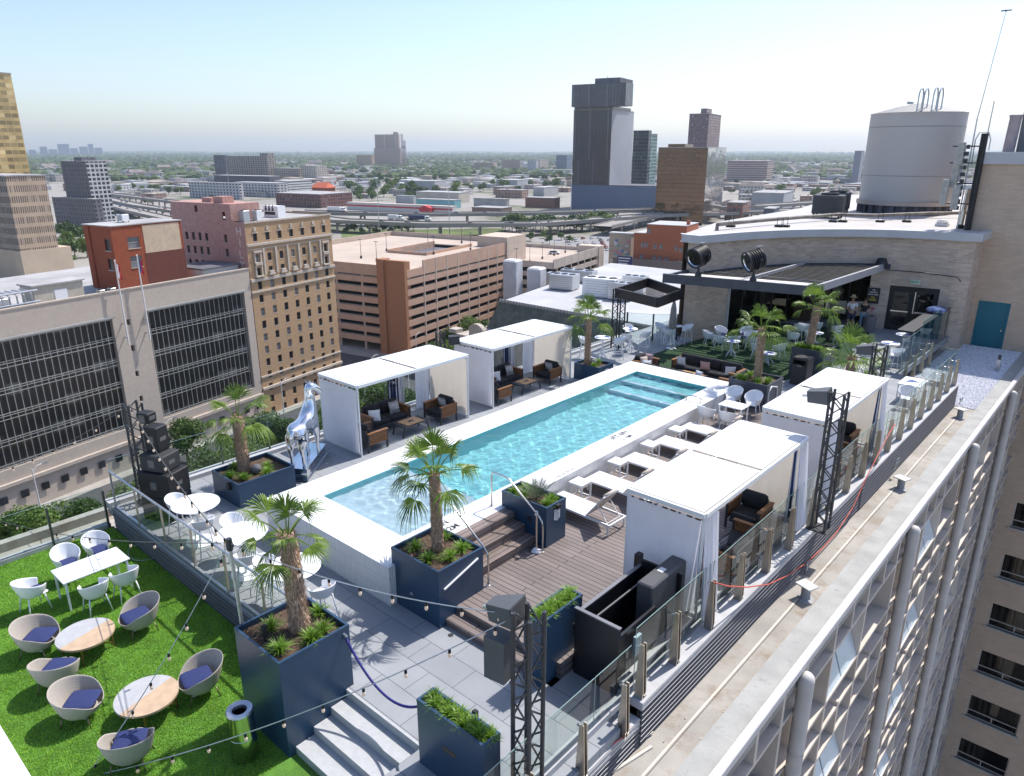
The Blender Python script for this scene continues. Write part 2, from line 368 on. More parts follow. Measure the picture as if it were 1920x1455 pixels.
# ---- turf
turfbase = M('turf_base', (.09, .22, .025), .9, var=.35, scale=3., bmp=.8, bscale=90, detail=8)
m = MB(); m.box(-19.75, -3, TF-.1, -7.2, 5.9, TF); m.box(-19.75, 5.9, TF-.1, -9.2, 5.96, TF); struct(m.build('turf_ground', turfbase))
N = 170000
x = rng.uniform(-19.7, -9.2, N); y = rng.uniform(.6, 5.9, N)
keep = ~((x > -10.35) & (y > 4.7)); x, y = x[keep], y[keep]; N = len(x)
a = rng.uniform(0, 2*math.pi, N); hgt = rng.uniform(.02, .042, N); wdt = rng.uniform(.005, .009, N); lean = rng.uniform(-.02, .02, (N, 2))
V = np.empty((N, 3, 3)); dx, dy = np.cos(a)*wdt, np.sin(a)*wdt
V[:, 0] = np.stack([x-dx, y-dy, np.full(N, TF)], 1); V[:, 1] = np.stack([x+dx, y+dy, np.full(N, TF)], 1); V[:, 2] = np.stack([x+lean[:, 0], y+lean[:, 1], TF+hgt], 1)
me = bpy.data.meshes.new('turf_blades'); me.from_pydata(V.reshape(-1, 3).tolist(), [], np.arange(3*N).reshape(-1, 3).tolist())
me.materials.append(leafmat('turf_blade', (.085, .22, .018), (.32, .55, .055), .25, .6, 1.2))
tb = bpy.data.objects.new('turf_blades', me); COL.objects.link(tb); tb['kind'] = 'stuff'; tag(tb, 'short bright green artificial grass on the lower terrace', 'grass')
# green mat under the pergola
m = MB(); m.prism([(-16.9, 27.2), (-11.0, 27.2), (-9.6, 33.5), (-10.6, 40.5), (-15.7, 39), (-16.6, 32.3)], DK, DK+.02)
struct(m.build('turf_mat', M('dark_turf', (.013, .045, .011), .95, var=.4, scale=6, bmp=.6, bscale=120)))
# ---- louvre cladding (deck edge towards the turf, and along the right side)
clad = M('charcoal_cladding', (.042, .044, .055), .5, var=.15, scale=3); slatshine = M('slat_highlight', (.16, .16, .18), .4)  # paler grey strips paint the highlight line along each slat
def louvres(name, p0, p1, ztop, zbot, nrow, nrm, label):
    p0, p1 = Vector((*p0, 0)), Vector((*p1, 0)); nr = Vector((*nrm, 0)); m = MB(); h = (ztop-zbot)/nrow
    a, b = p0-nr*.1, p1-nr*.1
    m.add([(a.x, a.y, zbot), (b.x, b.y, zbot), (b.x, b.y, ztop), (a.x, a.y, ztop)], [(0, 1, 2, 3)])
    for k in range(nrow):
        z = zbot+k*h
        m.add([p0+Vector((0, 0, z+h*.12)), p1+Vector((0, 0, z+h*.12)), p1-nr*.05+Vector((0, 0, z+h*.9)), p0-nr*.05+Vector((0, 0, z+h*.9)),
               p0-nr*.02+Vector((0, 0, z+h*.12)), p1-nr*.02+Vector((0, 0, z+h*.12)), p1-nr*.07+Vector((0, 0, z+h*.9)), p0-nr*.07+Vector((0, 0, z+h*.9))],
              [(0, 1, 2, 3), (7, 6, 5, 4), (3, 2, 6, 7), (1, 0, 4, 5), (0, 3, 7, 4), (2, 1, 5, 6)])
    for k in range(nrow):
        z = zbot+k*h+h*.86; a, b = p0+nr*.006, p1+nr*.006; q = nr*.05; m.add([(a.x, a.y, z), (b.x, b.y, z), (b.x-q.x, b.y-q.y, z+.012), (a.x-q.x, a.y-q.y, z+.012), (a.x, a.y, z-.012), (b.x, b.y, z-.012)], [(0, 1, 2, 3), (4, 5, 1, 0)], 1)
    o = m.build(name, [clad, slatshine]); return tag(o, label, 'cladding')
louvres('louvre_cladding', (-19.5, 5.93), (-10.3, 5.93), DK-.06, TF, 5, (0, -1), 'low dark grey slatted skirt between the turf and the upper deck')
louvres('louvre_cladding', (-5.0, 8.98), (-5.0, 20.6), -.80, -1.70, 8, (1, 0), 'long charcoal slatted skirt under the near glass rail of the right side')
louvres('louvre_cladding', (-4.98, 20.65), (-4.98, 32.6), -.80, -1.70, 8, (1, 0), 'charcoal slatted skirt beside the white gravel, far end of the right side')
louvres('louvre_cladding', (-5.02, -2), (-5.02, 8.96), -1.12, -1.72, 6, (1, 0), 'lower charcoal slatted skirt nearest the camera on the right edge')
# hose reel cleats clipped to the skirt
# ---- curbs under the glass
m = MB(); m.box(-5.5, 8.97, -.95, -5.0, 32.6, -.79); m.box(-5.5, -2, -1.3, -5.02, 8.95, -1.1)
struct(m.build('curb', curbm))
m = MB(); m.box(-5.46, -2, -.915, -5.3, 8.95, -.80); m.box(-5.6, 8.97, WD, -5.4, 24, WD+.04); struct(m.build('kerb_upstand', curbm))
m = MB(); m.box(-19.9, 5.9, -1.0, -19.55, 30.6, -.80); m.box(-19.9, -3, TF-.2, -19.7, 5.9, TF+.12)
struct(m.build('parapet_curb', curbm))
m = MB(); m.box(-21.3, -3, -3, -19.9, 46, -1.95); m.box(-21.45, -3, -3, -21.2, 46, -1.7); struct(m.build('roof_ledge', concrete))
# ---- right side ledge, parapet and gravel
m = MB(); m.box(-5.2, -4, -2.2, -3.72, 34.0, -1.72)
struct(m.build('roof_ledge_right', concrete))
m = MB(); m.box(-4.26, -4, -1.72, -3.72, 44.3, -1.66, 0); struct(m.build('parapet_coping', conc2))
m = MB(); m.rbox(-3.79, -4, -1.78, -3.62, 44.3, -1.58, .02); struct(m.build('parapet_edge', M('edge_flashing', (.55, .53, .53), .5, var=.1, scale=2)))
m = MB(); m.box(-7.6, 32.7, -2.1, -4.26, 44.3, -1.70); struct(m.build('gravel_roof', M('roof_membrane', (.3, .3, .33), .9, bmp=.5, bscale=40)))
# seam lines on the ledge
m = MB(); m.box(-4.66, -4, -1.72, -4.62, 33, -1.712); m.box(-4.6, -4, -1.72, -4.585, 33, -1.7155, 1); struct(m.build('ledge_seams', [M('seam', (.62, .56, .48), .8), M('seam_dark', (.12, .11, .1), .8)]))
# white gravel stones as one mass
N = 16000; m = MB(); base = [(0, 0, 1), (1, 0, 0), (0, 1, 0), (-1, 0, 0), (0, -1, 0)]
gx = rng.uniform(-7.3, -4.28, N); gy = rng.uniform(32.7, 44.2, N); keep = ((gx > -4.9) | (gy > 33.0)); gx, gy = gx[keep], gy[keep]; N = len(gx)
V = []; s_ = rng.uniform(.025, .06, N); aa = rng.uniform(0, 6.28, N); B5 = np.array(base, float)
c_, sn = np.cos(aa), np.sin(aa); V = np.empty((N, 5, 3))
for i in range(5):
    bx, by, bz = B5[i]; jx = rng.uniform(.6, 1.2, N)
    V[:, i, 0] = gx+s_*jx*(bx*c_-by*sn); V[:, i, 1] = gy+s_*jx*(bx*sn+by*c_); V[:, i, 2] = -1.70+s_*bz*rng.uniform(.5, .9, N)
Fb = np.array([(0, 1, 2), (0, 2, 3), (0, 3, 4), (0, 4, 1)]); F = (Fb[None]+5*np.arange(N)[:, None, None]).reshape(-1, 3)
me = bpy.data.meshes.new('gravel'); me.from_pydata(V.reshape(-1, 3).tolist(), [], F.tolist()); me.materials.append(M('white_gravel', (.66, .66, .70), .85, var=.25, scale=9))
go = bpy.data.objects.new('gravel', me); COL.objects.link(go); go['kind'] = 'stuff'; tag(go, 'white gravel ballast on the roof strip below the teal door', 'gravel')
# ================================================================= city beyond the terrace
TH = R(12.4); Yc = Vector((-math.sin(TH), math.cos(TH), 0)); Xc = Vector((math.cos(TH), math.sin(TH), 0))
L0 = Vector((-134.9, 24.2, 0))             # street corner of the limestone office; city frame origin
def cl(x, y, z=0): return L0+Xc*x+Yc*y+Vector((0, 0, z))
def empty_city(name, label, cat, org, group=None): return thing(name, label, cat, org, TH, group)
def facademat(name, wall, gl, pw, ph, fw, fh, rough=.8, var=.12, grough=.15, ou=0., ov=0., gv=1.):
    if name in MATS: return MATS[name]
    m, n, l, b = newmat(name)
    uv = n.new('ShaderNodeUVMap'); sp = n.new('ShaderNodeSeparateXYZ'); l.new(uv.outputs[0], sp.inputs[0])
    def cell(o, p, f, off):
        a = n.new('ShaderNodeMath'); a.operation = 'MULTIPLY_ADD'; l.new(o, a.inputs[0]); a.inputs[1].default_value = 1/p; a.inputs[2].default_value = off+1000
        fr = n.new('ShaderNodeMath'); fr.operation = 'FRACT'; l.new(a.outputs[0], fr.inputs[0])
        lt = n.new('ShaderNodeMath'); lt.operation = 'LESS_THAN'; l.new(fr.outputs[0], lt.inputs[0]); lt.inputs[1].default_value = f; return lt.outputs[0], a.outputs[0]
    u, ua = cell(sp.outputs[0], pw, fw, ou); v, va = cell(sp.outputs[1], ph, fh, ov)
    mu = n.new('ShaderNodeMath'); mu.operation = 'MULTIPLY'; l.new(u, mu.inputs[0]); l.new(v, mu.inputs[1])
    g = n.new('ShaderNodeNewGeometry'); sz = n.new('ShaderNodeSeparateXYZ'); l.new(g.outputs['Normal'], sz.inputs[0])
    ab = n.new('ShaderNodeMath'); ab.operation = 'LESS_THAN'; l.new(sz.outputs[2], ab.inputs[0]); ab.inputs[1].default_value = .5
    mu2 = n.new('ShaderNodeMath'); mu2.operation = 'MULTIPLY'; l.new(mu.outputs[0], mu2.inputs[0]); l.new(ab.outputs[0], mu2.inputs[1])
    ns = noise(n, l, .15, 4); r = ramp(n, l, ns.outputs['Fac'], [(.3, [c*(1-var) for c in wall]), (.7, [min(1, c*(1+var)) for c in wall])])
    fl = n.new('ShaderNodeMath'); fl.operation = 'FLOOR'; l.new(ua, fl.inputs[0]); fv = n.new('ShaderNodeMath'); fv.operation = 'FLOOR'; l.new(va, fv.inputs[0])
    cb = n.new('ShaderNodeCombineXYZ'); l.new(fl.outputs[0], cb.inputs[0]); l.new(fv.outputs[0], cb.inputs[1])
    wn = n.new('ShaderNodeTexWhiteNoise'); l.new(cb.outputs[0], wn.inputs['Vector'])
    gr = ramp(n, l, wn.outputs['Value'], [(.0, [c*(1-.4*gv) for c in gl]), (.75, gl), (1., [min(1, c*(1+1.2*gv)+.05*gv) for c in gl])])
    mx = n.new('ShaderNodeMix'); mx.data_type = 'RGBA'; l.new(mu2.outputs[0], mx.inputs[0]); l.new(r.outputs[0], mx.inputs[6]); l.new(gr.outputs[0], mx.inputs[7]); l.new(mx.outputs[2], b.inputs['Base Color'])
    rm = n.new('ShaderNodeMix'); l.new(mu2.outputs[0], rm.inputs[0]); rm.inputs[2].default_value = rough; rm.inputs[3].default_value = grough; l.new(rm.outputs[0], b.inputs['Roughness'])
    MATS[name] = m; return m
darkglass = M('dark_window_glass', (.02, .022, .028), .12, var=.5, scale=.4)
midglass = M('window_glass_blind', (.16, .17, .18), .3, var=.4, scale=.5)
limest = brickmat('limestone', (.52, .45, .38), (.50, .43, .365), (.44, .385, .325), 2.4, 1.1, .015, .85, bmp=.1, big=.1)
roofgrey = M('roof_grey', (.36, .35, .35), .9, var=.25, scale=.12, detail=8)
roofwhite = M('roof_white', (.42, .42, .43), .8, var=.12, scale=.1, detail=8)
roofdark = M('roof_dark', (.12, .12, .14), .9, var=.3, scale=.15)
mull = M('aluminium_mullion', (.42, .43, .43), .4, .5, var=.1, scale=.5)
# ground sheet and streets
gm, n, l, b = newmat('city_ground'); b.inputs['Roughness'].default_value = .95
t = noise(n, l, .004, 10, rough=.65); t2 = noise(n, l, .03, 8, rough=.7)
ad = n.new('ShaderNodeMath'); ad.operation = 'MULTIPLY_ADD'; l.new(t2.outputs['Fac'], ad.inputs[0]); ad.inputs[1].default_value = .9; l.new(t.outputs['Fac'], ad.inputs[2])
r = ramp(n, l, ad.outputs[0], [(.66, (.05, .08, .03)), (.80, (.12, .13, .08)), (.90, (.26, .24, .21)), (1.15 if False else 1., (.30, .28, .26))]); l.new(r.outputs[0], b.inputs['Base Color'])
m = MB(); S = 40000; m.quad((-S, -S, G), (S, -S, G), (S, S, G), (-S, S, G)); struct(m.build('ground', gm))
asph = M('asphalt', (.075, .075, .08), .9, var=.2, scale=.5, detail=8); pave = M('pavement', (.34, .32, .29), .9, var=.15, scale=.3, detail=8)
def sheet(name, pts, z, mat):
    m = MB(); m.add([(p[0], p[1], z) for p in pts], [tuple(range(len(pts)))]); return struct(m.build(name, mat))
# city blocks: pavement sheet, then the streets over it
sheet('city_blocks', [cl(-200, -150), cl(140, -150), cl(140, 330), cl(-200, 330)], G+.004, pave)
sheet('road', [cl(2.5, -150), cl(17, -150), cl(17, 330), cl(2.5, 330)], G+.008, asph)
sheet('road', [cl(-200, 88), cl(140, 88), cl(140, 108), cl(-200, 108)], G+.012, asph)
sheet('road', [cl(-200, 189), cl(140, 189), cl(140, 203), cl(-200, 203)], G+.012, asph)
sheet('plaza_paving', [cl(22, -60), cl(60, -60), cl(60, 84), cl(22, 84)], G+.012, brickmat('plaza_brick', (.44, .27, .2), (.52, .42, .33), (.3, .25, .2), 2.4, 1.2, .05, .9, bmp=0, big=.2))
# walls with real openings -------------------------------------------------
def wallgrid(mb, o, ud, nr, U, Z, wins, depth=.25, mi=0, mr=0):
    """wall in plane o + u*ud + z; wins = list of (u0,z0,u1,z1) openings, recessed by depth"""
    us = sorted(set([U[0], U[1]]+[w_[0] for w_ in wins]+[w_[2] for w_ in wins])); zs = sorted(set([Z[0], Z[1]]+[w_[1] for w_ in wins]+[w_[3] for w_ in wins]))
    ud, nr, o = Vector(ud), Vector(nr), Vector(o); P = lambda u, z, d=0: o+ud*u+Vector((0, 0, z))-nr*d
    ws = {}
    for w_ in wins: ws[(round(w_[0], 3), round(w_[1], 3))] = 1
    for j in range(len(zs)-1):
        z0, z1 = zs[j], zs[j+1]; run = None
        for i in range(len(us)-1):
            u0, u1 = us[i], us[i+1]; uc, zc = (u0+u1)/2, (z0+z1)/2
            hit = any(w_[0] < uc < w_[2] and w_[1] < zc < w_[3] for w_ in wins if abs((w_[0]+w_[2])/2-uc) < 12)
            if not hit:
                if run is None: run = u0
            if hit or i == len(us)-2:
                e = u0 if hit else u1
                if run is not None and e > run: mb.quad(P(run, z0), P(e, z0), P(e, z1), P(run, z1), mi)
                run = None
    for u0, z0, u1, z1 in wins:
        a, b_, c, d = P(u0, z0), P(u1, z0), P(u1, z1), P(u0, z1); a2, b2, c2, d2 = P(u0, z0, depth), P(u1, z0, depth), P(u1, z1, depth), P(u0, z1, depth)
        for q in ((a, b_, b2, a2), (b_, c, c2, b2), (c, d, d2, c2), (d, a, a2, d2)): mb.quad(*q, mr)
XL, YL = Vector((1, 0, 0)), Vector((0, 1, 0))
def windowpart(w_, h_, sill, frame, gl, name='window'):
    m = MB(); m.box(-w_/2, 0, -h_/2, w_/2, .03, h_/2, 1); m.box(-w_/2, -.05, -.04, w_/2, 0, .04, 0)
    m.box(-w_/2, -.05, -h_/2, -w_/2+.07, 0, h_/2, 0); m.box(w_/2-.07, -.05, -h_/2, w_/2, 0, h_/2, 0)
    m.box(-w_/2-.1, -.32, -h_/2-.14, w_/2+.1, 0, -h_/2, 2)
    return m.build(name, [frame, gl, sill])
def put(proto, parent, loc, rz, first):
    o = proto if first else proto.copy()
    if not first: COL.objects.link(o)
    o.parent = parent; o.location = loc; o.rotation_euler = (0, 0, rz); return o
# ---- hotel --------------------------------------------------------------
H0 = cl(0, 57.2); ht = empty_city('hotel_building', 'tall tan brick hotel with rows of small windows and faded letters on its pink side', 'building', (H0.x, H0.y, 0))
tanbrick = brickmat('tan_brick', (.50, .325, .185), (.46, .29, .16), (.42, .31, .2), .5, .2, .02, .85, bmp=.1, big=.14)
pinkpaint = brickmat('pink_painted_brick', (.56, .33, .28), (.52, .30, .26), (.46, .27, .24), .5, .2, .02, .85, bmp=.1, big=.3)
stone = M('cast_stone', (.50, .44, .37), .85, var=.12, scale=.8)
Wd, Ht = 26.2, -6.2
cols = [2.55+3.52*i for i in range(7)]
rows = [-9.5]+[-14.0, -17.0]+[-20.0-2.93*k for k in range(10)]
wins = []
for zc in rows+[-20-2.93*10]:
    for c in cols: wins.append((c-.58, zc-.95, c+.58, zc+.75))
m = MB(); wallgrid(m, (0, 0, 0), YL, XL, (0, Wd), (G, Ht), wins, .3)
lw = []
for zc in [-9.9-3.05*k for k in range(9)]:
    for c in (-19.0, -16.8, -14.6, -12.4, -6.3): lw.append((c-.5, zc-.9, c+.5, zc+.8))
m.quad((0, Wd, G), (-23.3, Wd, G), (-23.3, Wd, Ht), (0, Wd, Ht)); m.quad((-23.3, 0, G), (-23.3, Wd, G), (-23.3, Wd, Ht), (-23.3, 0, Ht))
m.build('wall', tanbrick, ht)
m = MB(); wallgrid(m, (0, 0, 0), XL, -YL, (-23.3, 0), (G, Ht), lw, .3); m.build('side_wall', pinkpaint, ht)
m = MB(); wallgrid(m, (0, 0, 0), XL, -YL, (-23.3, -3.8), (Ht+.01, -2.6), [(-15.3, -4.6, -14.3, -3.2), (-6.6, -6, -5.6, -4.3)], .3)
m.quad((-3.8, 0, Ht), (-3.8, 8, Ht), (-3.8, 8, -2.6), (-3.8, 0, -2.6)); m.quad((-3.8, 8, Ht), (-23.3, 8, Ht), (-23.3, 8, -2.6), (-3.8, 8, -2.6)); m.quad((-23.3, 8, Ht), (-23.3, 0, Ht), (-23.3, 0, -2.6), (-23.3, 8, -2.6))
m.quad((-23.3, 0, -2.6), (-3.8, 0, -2.6), (-3.8, 8, -2.6), (-23.3, 8, -2.6)); m.box(-15, 2, -2.6, -12, 4, -1.6); m.box(-10, 1, -2.6, -7, 4, -1.2)
m.build('penthouse', pinkpaint, ht)
m = MB(); m.quad((-23.3, 0, Ht-.4), (0, 0, Ht-.4), (0, Wd, Ht-.4), (-23.3, Wd, Ht-.4)); m.build('roof', roofgrey, ht)
m = MB()
for zc, hh, pr in ((Ht, .35, .2), (-10.9, .5, .35), (-12.0, .2, .15), (-18.5, .6, .35), (-21.2, .35, .25), (-40.6, .35, .25), (-43.3, .55, .45)):
    m.box(-.02, -.02, zc-hh, pr, Wd+.1, zc)
for i, c in enumerate(cols):
    m.box(0.002, c-.85, -8.75, .14, c+.85, -8.55); m.lathe([(.5, -.04), (.42, .06), (.2, .1)], (0, 0, 0), 8) if False else None
    m.box(.002, c-.32, -8.3, .2, c+.32, -7.5)
    if 0 < i < 6: m.box(.002, c-.85, -18.1, .55, c+.85, -17.75); m.box(.002, c-.6, -17.75, .5, c+.6, -17.2)
for c in (cols[0], cols[6]):
    m.box(.002, c-1.15, -18.2, .6, c+1.15, -17.9); m.box(.002, c-1., -15.6, .55, c+1., -15.0); m.box(.002, c-1.0, -17.9, .3, c-.68, -12.8); m.box(.002, c+.68, -17.9, .3, c+1.0, -12.8); m.box(.002, c-1.1, -12.9, .5, c+1.1, -12.5)
for i in range(6):
    c = (cols[i]+cols[i+1])/2; m.box(.002, c-.25, -17.9, .3, c+.25, -12.2)
m.build('cornice', stone, ht)
first = True; p1 = windowpart(1.16, 1.7, stone, blackm, darkglass); p2 = windowpart(1.16, 1.7, stone, stone, midglass)
cnt = 0; f1 = f2 = True; rest = MB()
random.seed(3)
for (u0, z0, u1, z1) in wins:
    uc, zc = (u0+u1)/2, (z0+z1)/2
    if cnt < 76:
        if random.random() < .72: put(p1, ht, (-.28, uc, zc), R(90), f1); f1 = False
        else: put(p2, ht, (-.28, uc, zc), R(90), f2); f2 = False
        cnt += 1
    else: rest.quad((-.29, u0, z0), (-.29, u1, z0), (-.29, u1, z1), (-.29, u0, z1))
k2 = 0
for (u0, z0, u1, z1) in lw:
    if k2 < 20: put(p1, ht, ((u0+u1)/2, .28, (z0+z1)/2), 0, False); k2 += 1
    else: rest.quad((u0, .29, z0), (u1, .29, z0), (u1, .29, z1), (u0, .29, z1))
ro = rest.build('window_rows', darkglass, ht); ro['kind'] = 'stuff'
tt = M('faded_white_lettering', (.62, .50, .46), .9, var=.3, scale=3)
for k, ch in enumerate('HILT'): text(ch, 2.4, (-1.95, -.03, -8.3-2.45*k), (R(90), 0, 0), tt, ht, .01)
# rooftop kit of the hotel: two cooling units and the triangular vents
def unit(name, label, org, rz, dims, mat=None, fans=1, cat='rooftop unit', group=None):
    t = thing(name, label, cat, org, rz, group); a, b_, c = dims; m = MB(); m.rbox(-a/2, -b_/2, .25, a/2, b_/2, c, .04); m.build('casing', mat or galv, t)
    m = MB()
    for i in (-1, 1):
        for j in (-1, 1): m.box(i*a*.42-.06, j*b_*.42-.06, 0, i*a*.42+.06, j*b_*.42+.06, .27)
    m.build('feet', darkmetal, t); m = MB()
    for i in range(fans):
        x = (i-(fans-1)/2)*a/fans; m.lathe([(min(a/fans, b_)*.4, c), (min(a/fans, b_)*.4, c+.12), (min(a/fans, b_)*.3, c+.12), (min(a/fans, b_)*.3, c+.03)], (x, 0, 0), 14)
    m.build('fan_ring', darkmetal, t)
    m = MB()
    for k in range(7): m.box(-a*.4, -b_/2-.015, .45+k*(c-.6)/7, a*.4, -b_/2, .45+k*(c-.6)/7+.05)
    m.build('grille', darkmetal, t); return t
p = cl(-2.3, 57.2+2.2, Ht-.4); unit('cooling_unit', 'grey cooling tower on the corner of the hotel roof', p, TH, (1.7, 1.7, 2.6))
p = cl(-2.5, 57.2+6, Ht-.4); unit('cooling_unit', 'white cooling unit behind the hotel cooling tower', p, TH, (1.6, 1.6, 2.4), white)
t = empty_city('roof_vent', 'white rooftop unit with three pointed black vents on the hotel', 'vent', cl(-8, 57.2+16, Ht-.4))
m = MB(); m.box(-2, -1.2, 0, 2.6, 1.2, 2.6); m.build('casing', white, t); m = MB()
for k in range(3): m.add([(-1.6+k*1.1, -1.23, 1.5), (-.8+k*1.1, -1.23, 1.5), (-1.2+k*1.1, -1.23, 2.9), (-1.6+k*1.1, -1.0, 1.5), (-.8+k*1.1, -1.0, 1.5), (-1.2+k*1.1, -1.0, 2.9)], [(0, 1, 2), (5, 4, 3), (0, 2, 5, 3), (1, 4, 5, 2)])
m.box(-1.6, -1.24, .6, 1.7, -1.18, 1.3); m.build('louvre', blackm, t)
# ---- limestone office with the two window screens ------------------------
O0 = cl(0, 0); of = empty_city('office_building', 'long pale limestone office with two dark gridded window walls and two flagpoles', 'building', (O0.x, O0.y, 0))
RZ = -16.1
m = MB(); W1 = (-30, -42.0, 24.9, -20.7); W2 = (31.9, -42.5, 55.1, -20.7)
slots = [(27.6, z_-1.1, 28.3, z_) for z_ in (-21.5, -26.5, -31.5, -36.5)]
wallgrid(m, (0, 0, 0), YL, XL, (-60, 57.0), (G, RZ), [W1, W2]+slots, .9)
m.quad((0, 57.0, G), (-40, 57.0, G), (-40, 57.0, RZ), (0, 57.0, RZ)); m.box(-.5, -60, RZ, .12, 57.1, RZ+.25)
m.build('wall', limest, of)
m = MB(); m.quad((-40, -60, RZ-.9), (0, -60, RZ-.9), (0, 57, RZ-.9), (-40, 57, RZ-.9)); m.build('roof', roofgrey, of)
m = MB(); m.quad((-.88, W1[0], W1[1]), (-.88, W1[2], W1[1]), (-.88, W1[2], W1[3]), (-.88, W1[0], W1[3])); m.quad((-.88, W2[0], W2[1]), (-.88, W2[2], W2[1]), (-.88, W2[2], W2[3]), (-.88, W2[0], W2[3]))
for s_ in slots: m.quad((-.6, s_[0], s_[1]), (-.6, s_[2], s_[1]), (-.6, s_[2], s_[3]), (-.6, s_[0], s_[3]))
m.build('window_wall', facademat('office_glass', (.018, .019, .02), (.05, .052, .045), 2.9, 4.3, .8, .45, .3, .3, .08), of)
m = MB()
for (u0, z0, u1, z1) in (W1, W2):
    nf = 5; fh = (z1-z0)/nf; k = 0; u = u0+.4
    m.box(-.3, u0-.25, z1, .55, u1+.25, z1+.3, 0)
    while u < u1:
        m.box(-.42, u-.045, z0, -.3, u+.045, z1); u += 1.16
    for f in range(nf+1):
        for dz_ in (0, .62, 1.0):
            zz = z0+f*fh+dz_-.3
            if z0 < zz < z1: m.box(-.36, u0, zz-.05, -.24, u1, zz+.05)
        u = u0+.9
        while u < u1 and z0+f*fh+.8 < z1: m.box(-.36, u-.04, z0+f*fh-.3+.62, -.25, u+.04, z0+f*fh-.3+1.0); u += 1.75
m.build('mullion_screen', mull, of)
m = MB(); m.box(-.2, -60, -44.9, .5, 57, -44.3); m.box(-.1, -60, -48.9+3.6, .2, 57, -44.9); m.build('string_course', limest, of)
m = MB()
u = -20
while u < 56: m.box(.21, u, -47.6, .3, u+1.3, -46.3) if True else None; u += 3.4
m.build('basement_windows', darkglass, of)
def boxthing(name, label, cat, org, rz, parts, group=None):
    t = thing(name, label, cat, org, rz, group)
    for pn, mat, bxs in parts:
        m = MB()
        for q in bxs: m.box(*q)
        m.build(pn, mat, t)
    return t
boxthing('roof_shed', 'beige corrugated plant room on the limestone office roof', 'shed', cl(-4, 14.5, RZ-.9), TH, [('wall', M('beige_sheet', (.47, .42, .34), .7, var=.1, scale=1), [(-4, 0, 0, 0, 8.6, 3.2)]), ('roof', roofgrey, [(-4.3, -.3, 3.2, .3, 8.9, 3.45)]), ('door', white, [(0, 3.4, 0, .06, 5.6, 2.2)])])
boxthing('roof_shed', 'grey flat roofed shed between the red brick block and the hotel', 'shed', cl(-1, 47, RZ-.9), TH, [('wall', M('corrugated', (.5, .47, .44), .6, var=.15, scale=4), [(-10, 0, 0, -1, 9, 1.8)]), ('roof', roofdark, [(-10.2, -.2, 1.8, -.8, 9.2, 2.1)])])
random.seed(5)
for k, (dx, dy) in enumerate(((-3, 8.5), (-4.5, 5), (-2.5, 25.2), (-2.8, 27.5))):
    unit('roof_unit', ['pipe fitted chiller at the left end of the office roof', 'second chiller behind the first at the left frame edge', 'small fan unit beside the plant room', 'small fan unit at the foot of the red brick block'][k], cl(dx, dy, RZ-.9), TH, (2.6, 1.6, 2.4) if k < 2 else (1.2, 1., 1.2), galv, 1)
m = MB()
for k in range(6): y_ = 6+k*1.15; m.tube([(0, y_, 0), (0, y_, 2.6), (-.8, y_, 3.0), (-3.4, y_, 3.0)], .14, 8)
m.tube([(0, 4.5, 1.2), (0, 13, 1.2)], .16, 8); m.tube([(-.3, 4.5, 3.0), (-.3, 13, 3.0)], .16, 8); o = m.build('pipe_rack', galv, smooth=30); o.location = cl(-1.8, 1.2, RZ-.9); o.rotation_euler = (0, 0, TH); tag(o, 'bank of silver pipes on the office roof at the left edge', 'pipes')
# flagpoles on the limestone wall
polem = M('white_pole', (.72, .70, .68), .5, var=.05)
def flagpole(u, ztop, label, flag):
    t = empty_city('flagpole', label, 'flagpole', cl(1.0, u, 0), 'white flagpoles on the limestone wall')
    m = MB(); m.cyl((0, 0, -26), (0, 0, ztop), .17, .10, 10); m.lathe([(.05, 0), (.16, .1), (.05, .22)], (0, 0, ztop), 8); m.build('pole', polem, t, smooth=40)
    m = MB()
    for z_ in (-22.0, -24.6): m.box(-1.0, -.1, z_-.08, 0, .1, z_+.08)
    m.build('bracket', galv, t)
    m = MB(); P = []
    for i in range(7):
        P.append([(.12+.15*math.sin(j*1.7+i)*j/5, .12+j*.13+.04*math.sin(i*2.), ztop-.5-i*.42-.12*j) for j in range(6)])
    m.grid(P); m.m = [(1 if (f % 5) < 2 else 2) if k_ else 0 for f, k_ in [(i, i // 5 < 6) for i in range(len(m.m))]]
    m.build('flag', flag, t, solid=.01)
red_ = M('flag_red', (.45, .03, .04), .8); blu_ = M('flag_blue', (.03, .05, .2), .8); wht_ = M('flag_white', (.7, .7, .7), .8)
flagpole(26.6, -10.5, 'left white flagpole with a limp striped flag on the limestone wall', [blu_, wht_, red_])
flagpole(31.0, -10.1, 'right white flagpole with a limp red and blue flag on the limestone wall', [blu_, blu_, red_])
# ---- red brick block ------------------------------------------------------
rb = cl(-4.3, 30.1); rt = empty_city('brick_building', 'orange red brick block with a pale plaster panel behind the limestone parapet', 'building', (rb.x, rb.y, 0))
redbrick = brickmat('red_brick', (.36, .085, .035), (.31, .07, .03), (.27, .09, .05), .5, .2, .02, .85, bmp=.1, big=.25)
rz1 = -5.1; fw = [(3.0, -9.4, 5.4, -7.3), (3.0, -13.0, 5.4, -10.9)]; lws = [(-2.4, -9.6, -.8, -7.4), (-2.4, -13.2, -.8, -11.0)]
m = MB(); wallgrid(m, (0, 0, 0), YL, XL, (0, 15), (-19, rz1), fw, .25); wallgrid(m, (0, 0, 0), XL, -YL, (-8.4, 0), (-19, rz1), lws, .25); m.quad((0, 15, -19), (-8.4, 15, -19), (-8.4, 15, rz1), (0, 15, rz1)); m.box(-6.8, -.25, -19, -6.5, 0, rz1); m.build('wall', redbrick, rt)
m = MB(); m.box(-8.6, -.15, rz1, .15, 15.1, rz1+.18); m.build('roof', roofgrey, rt)
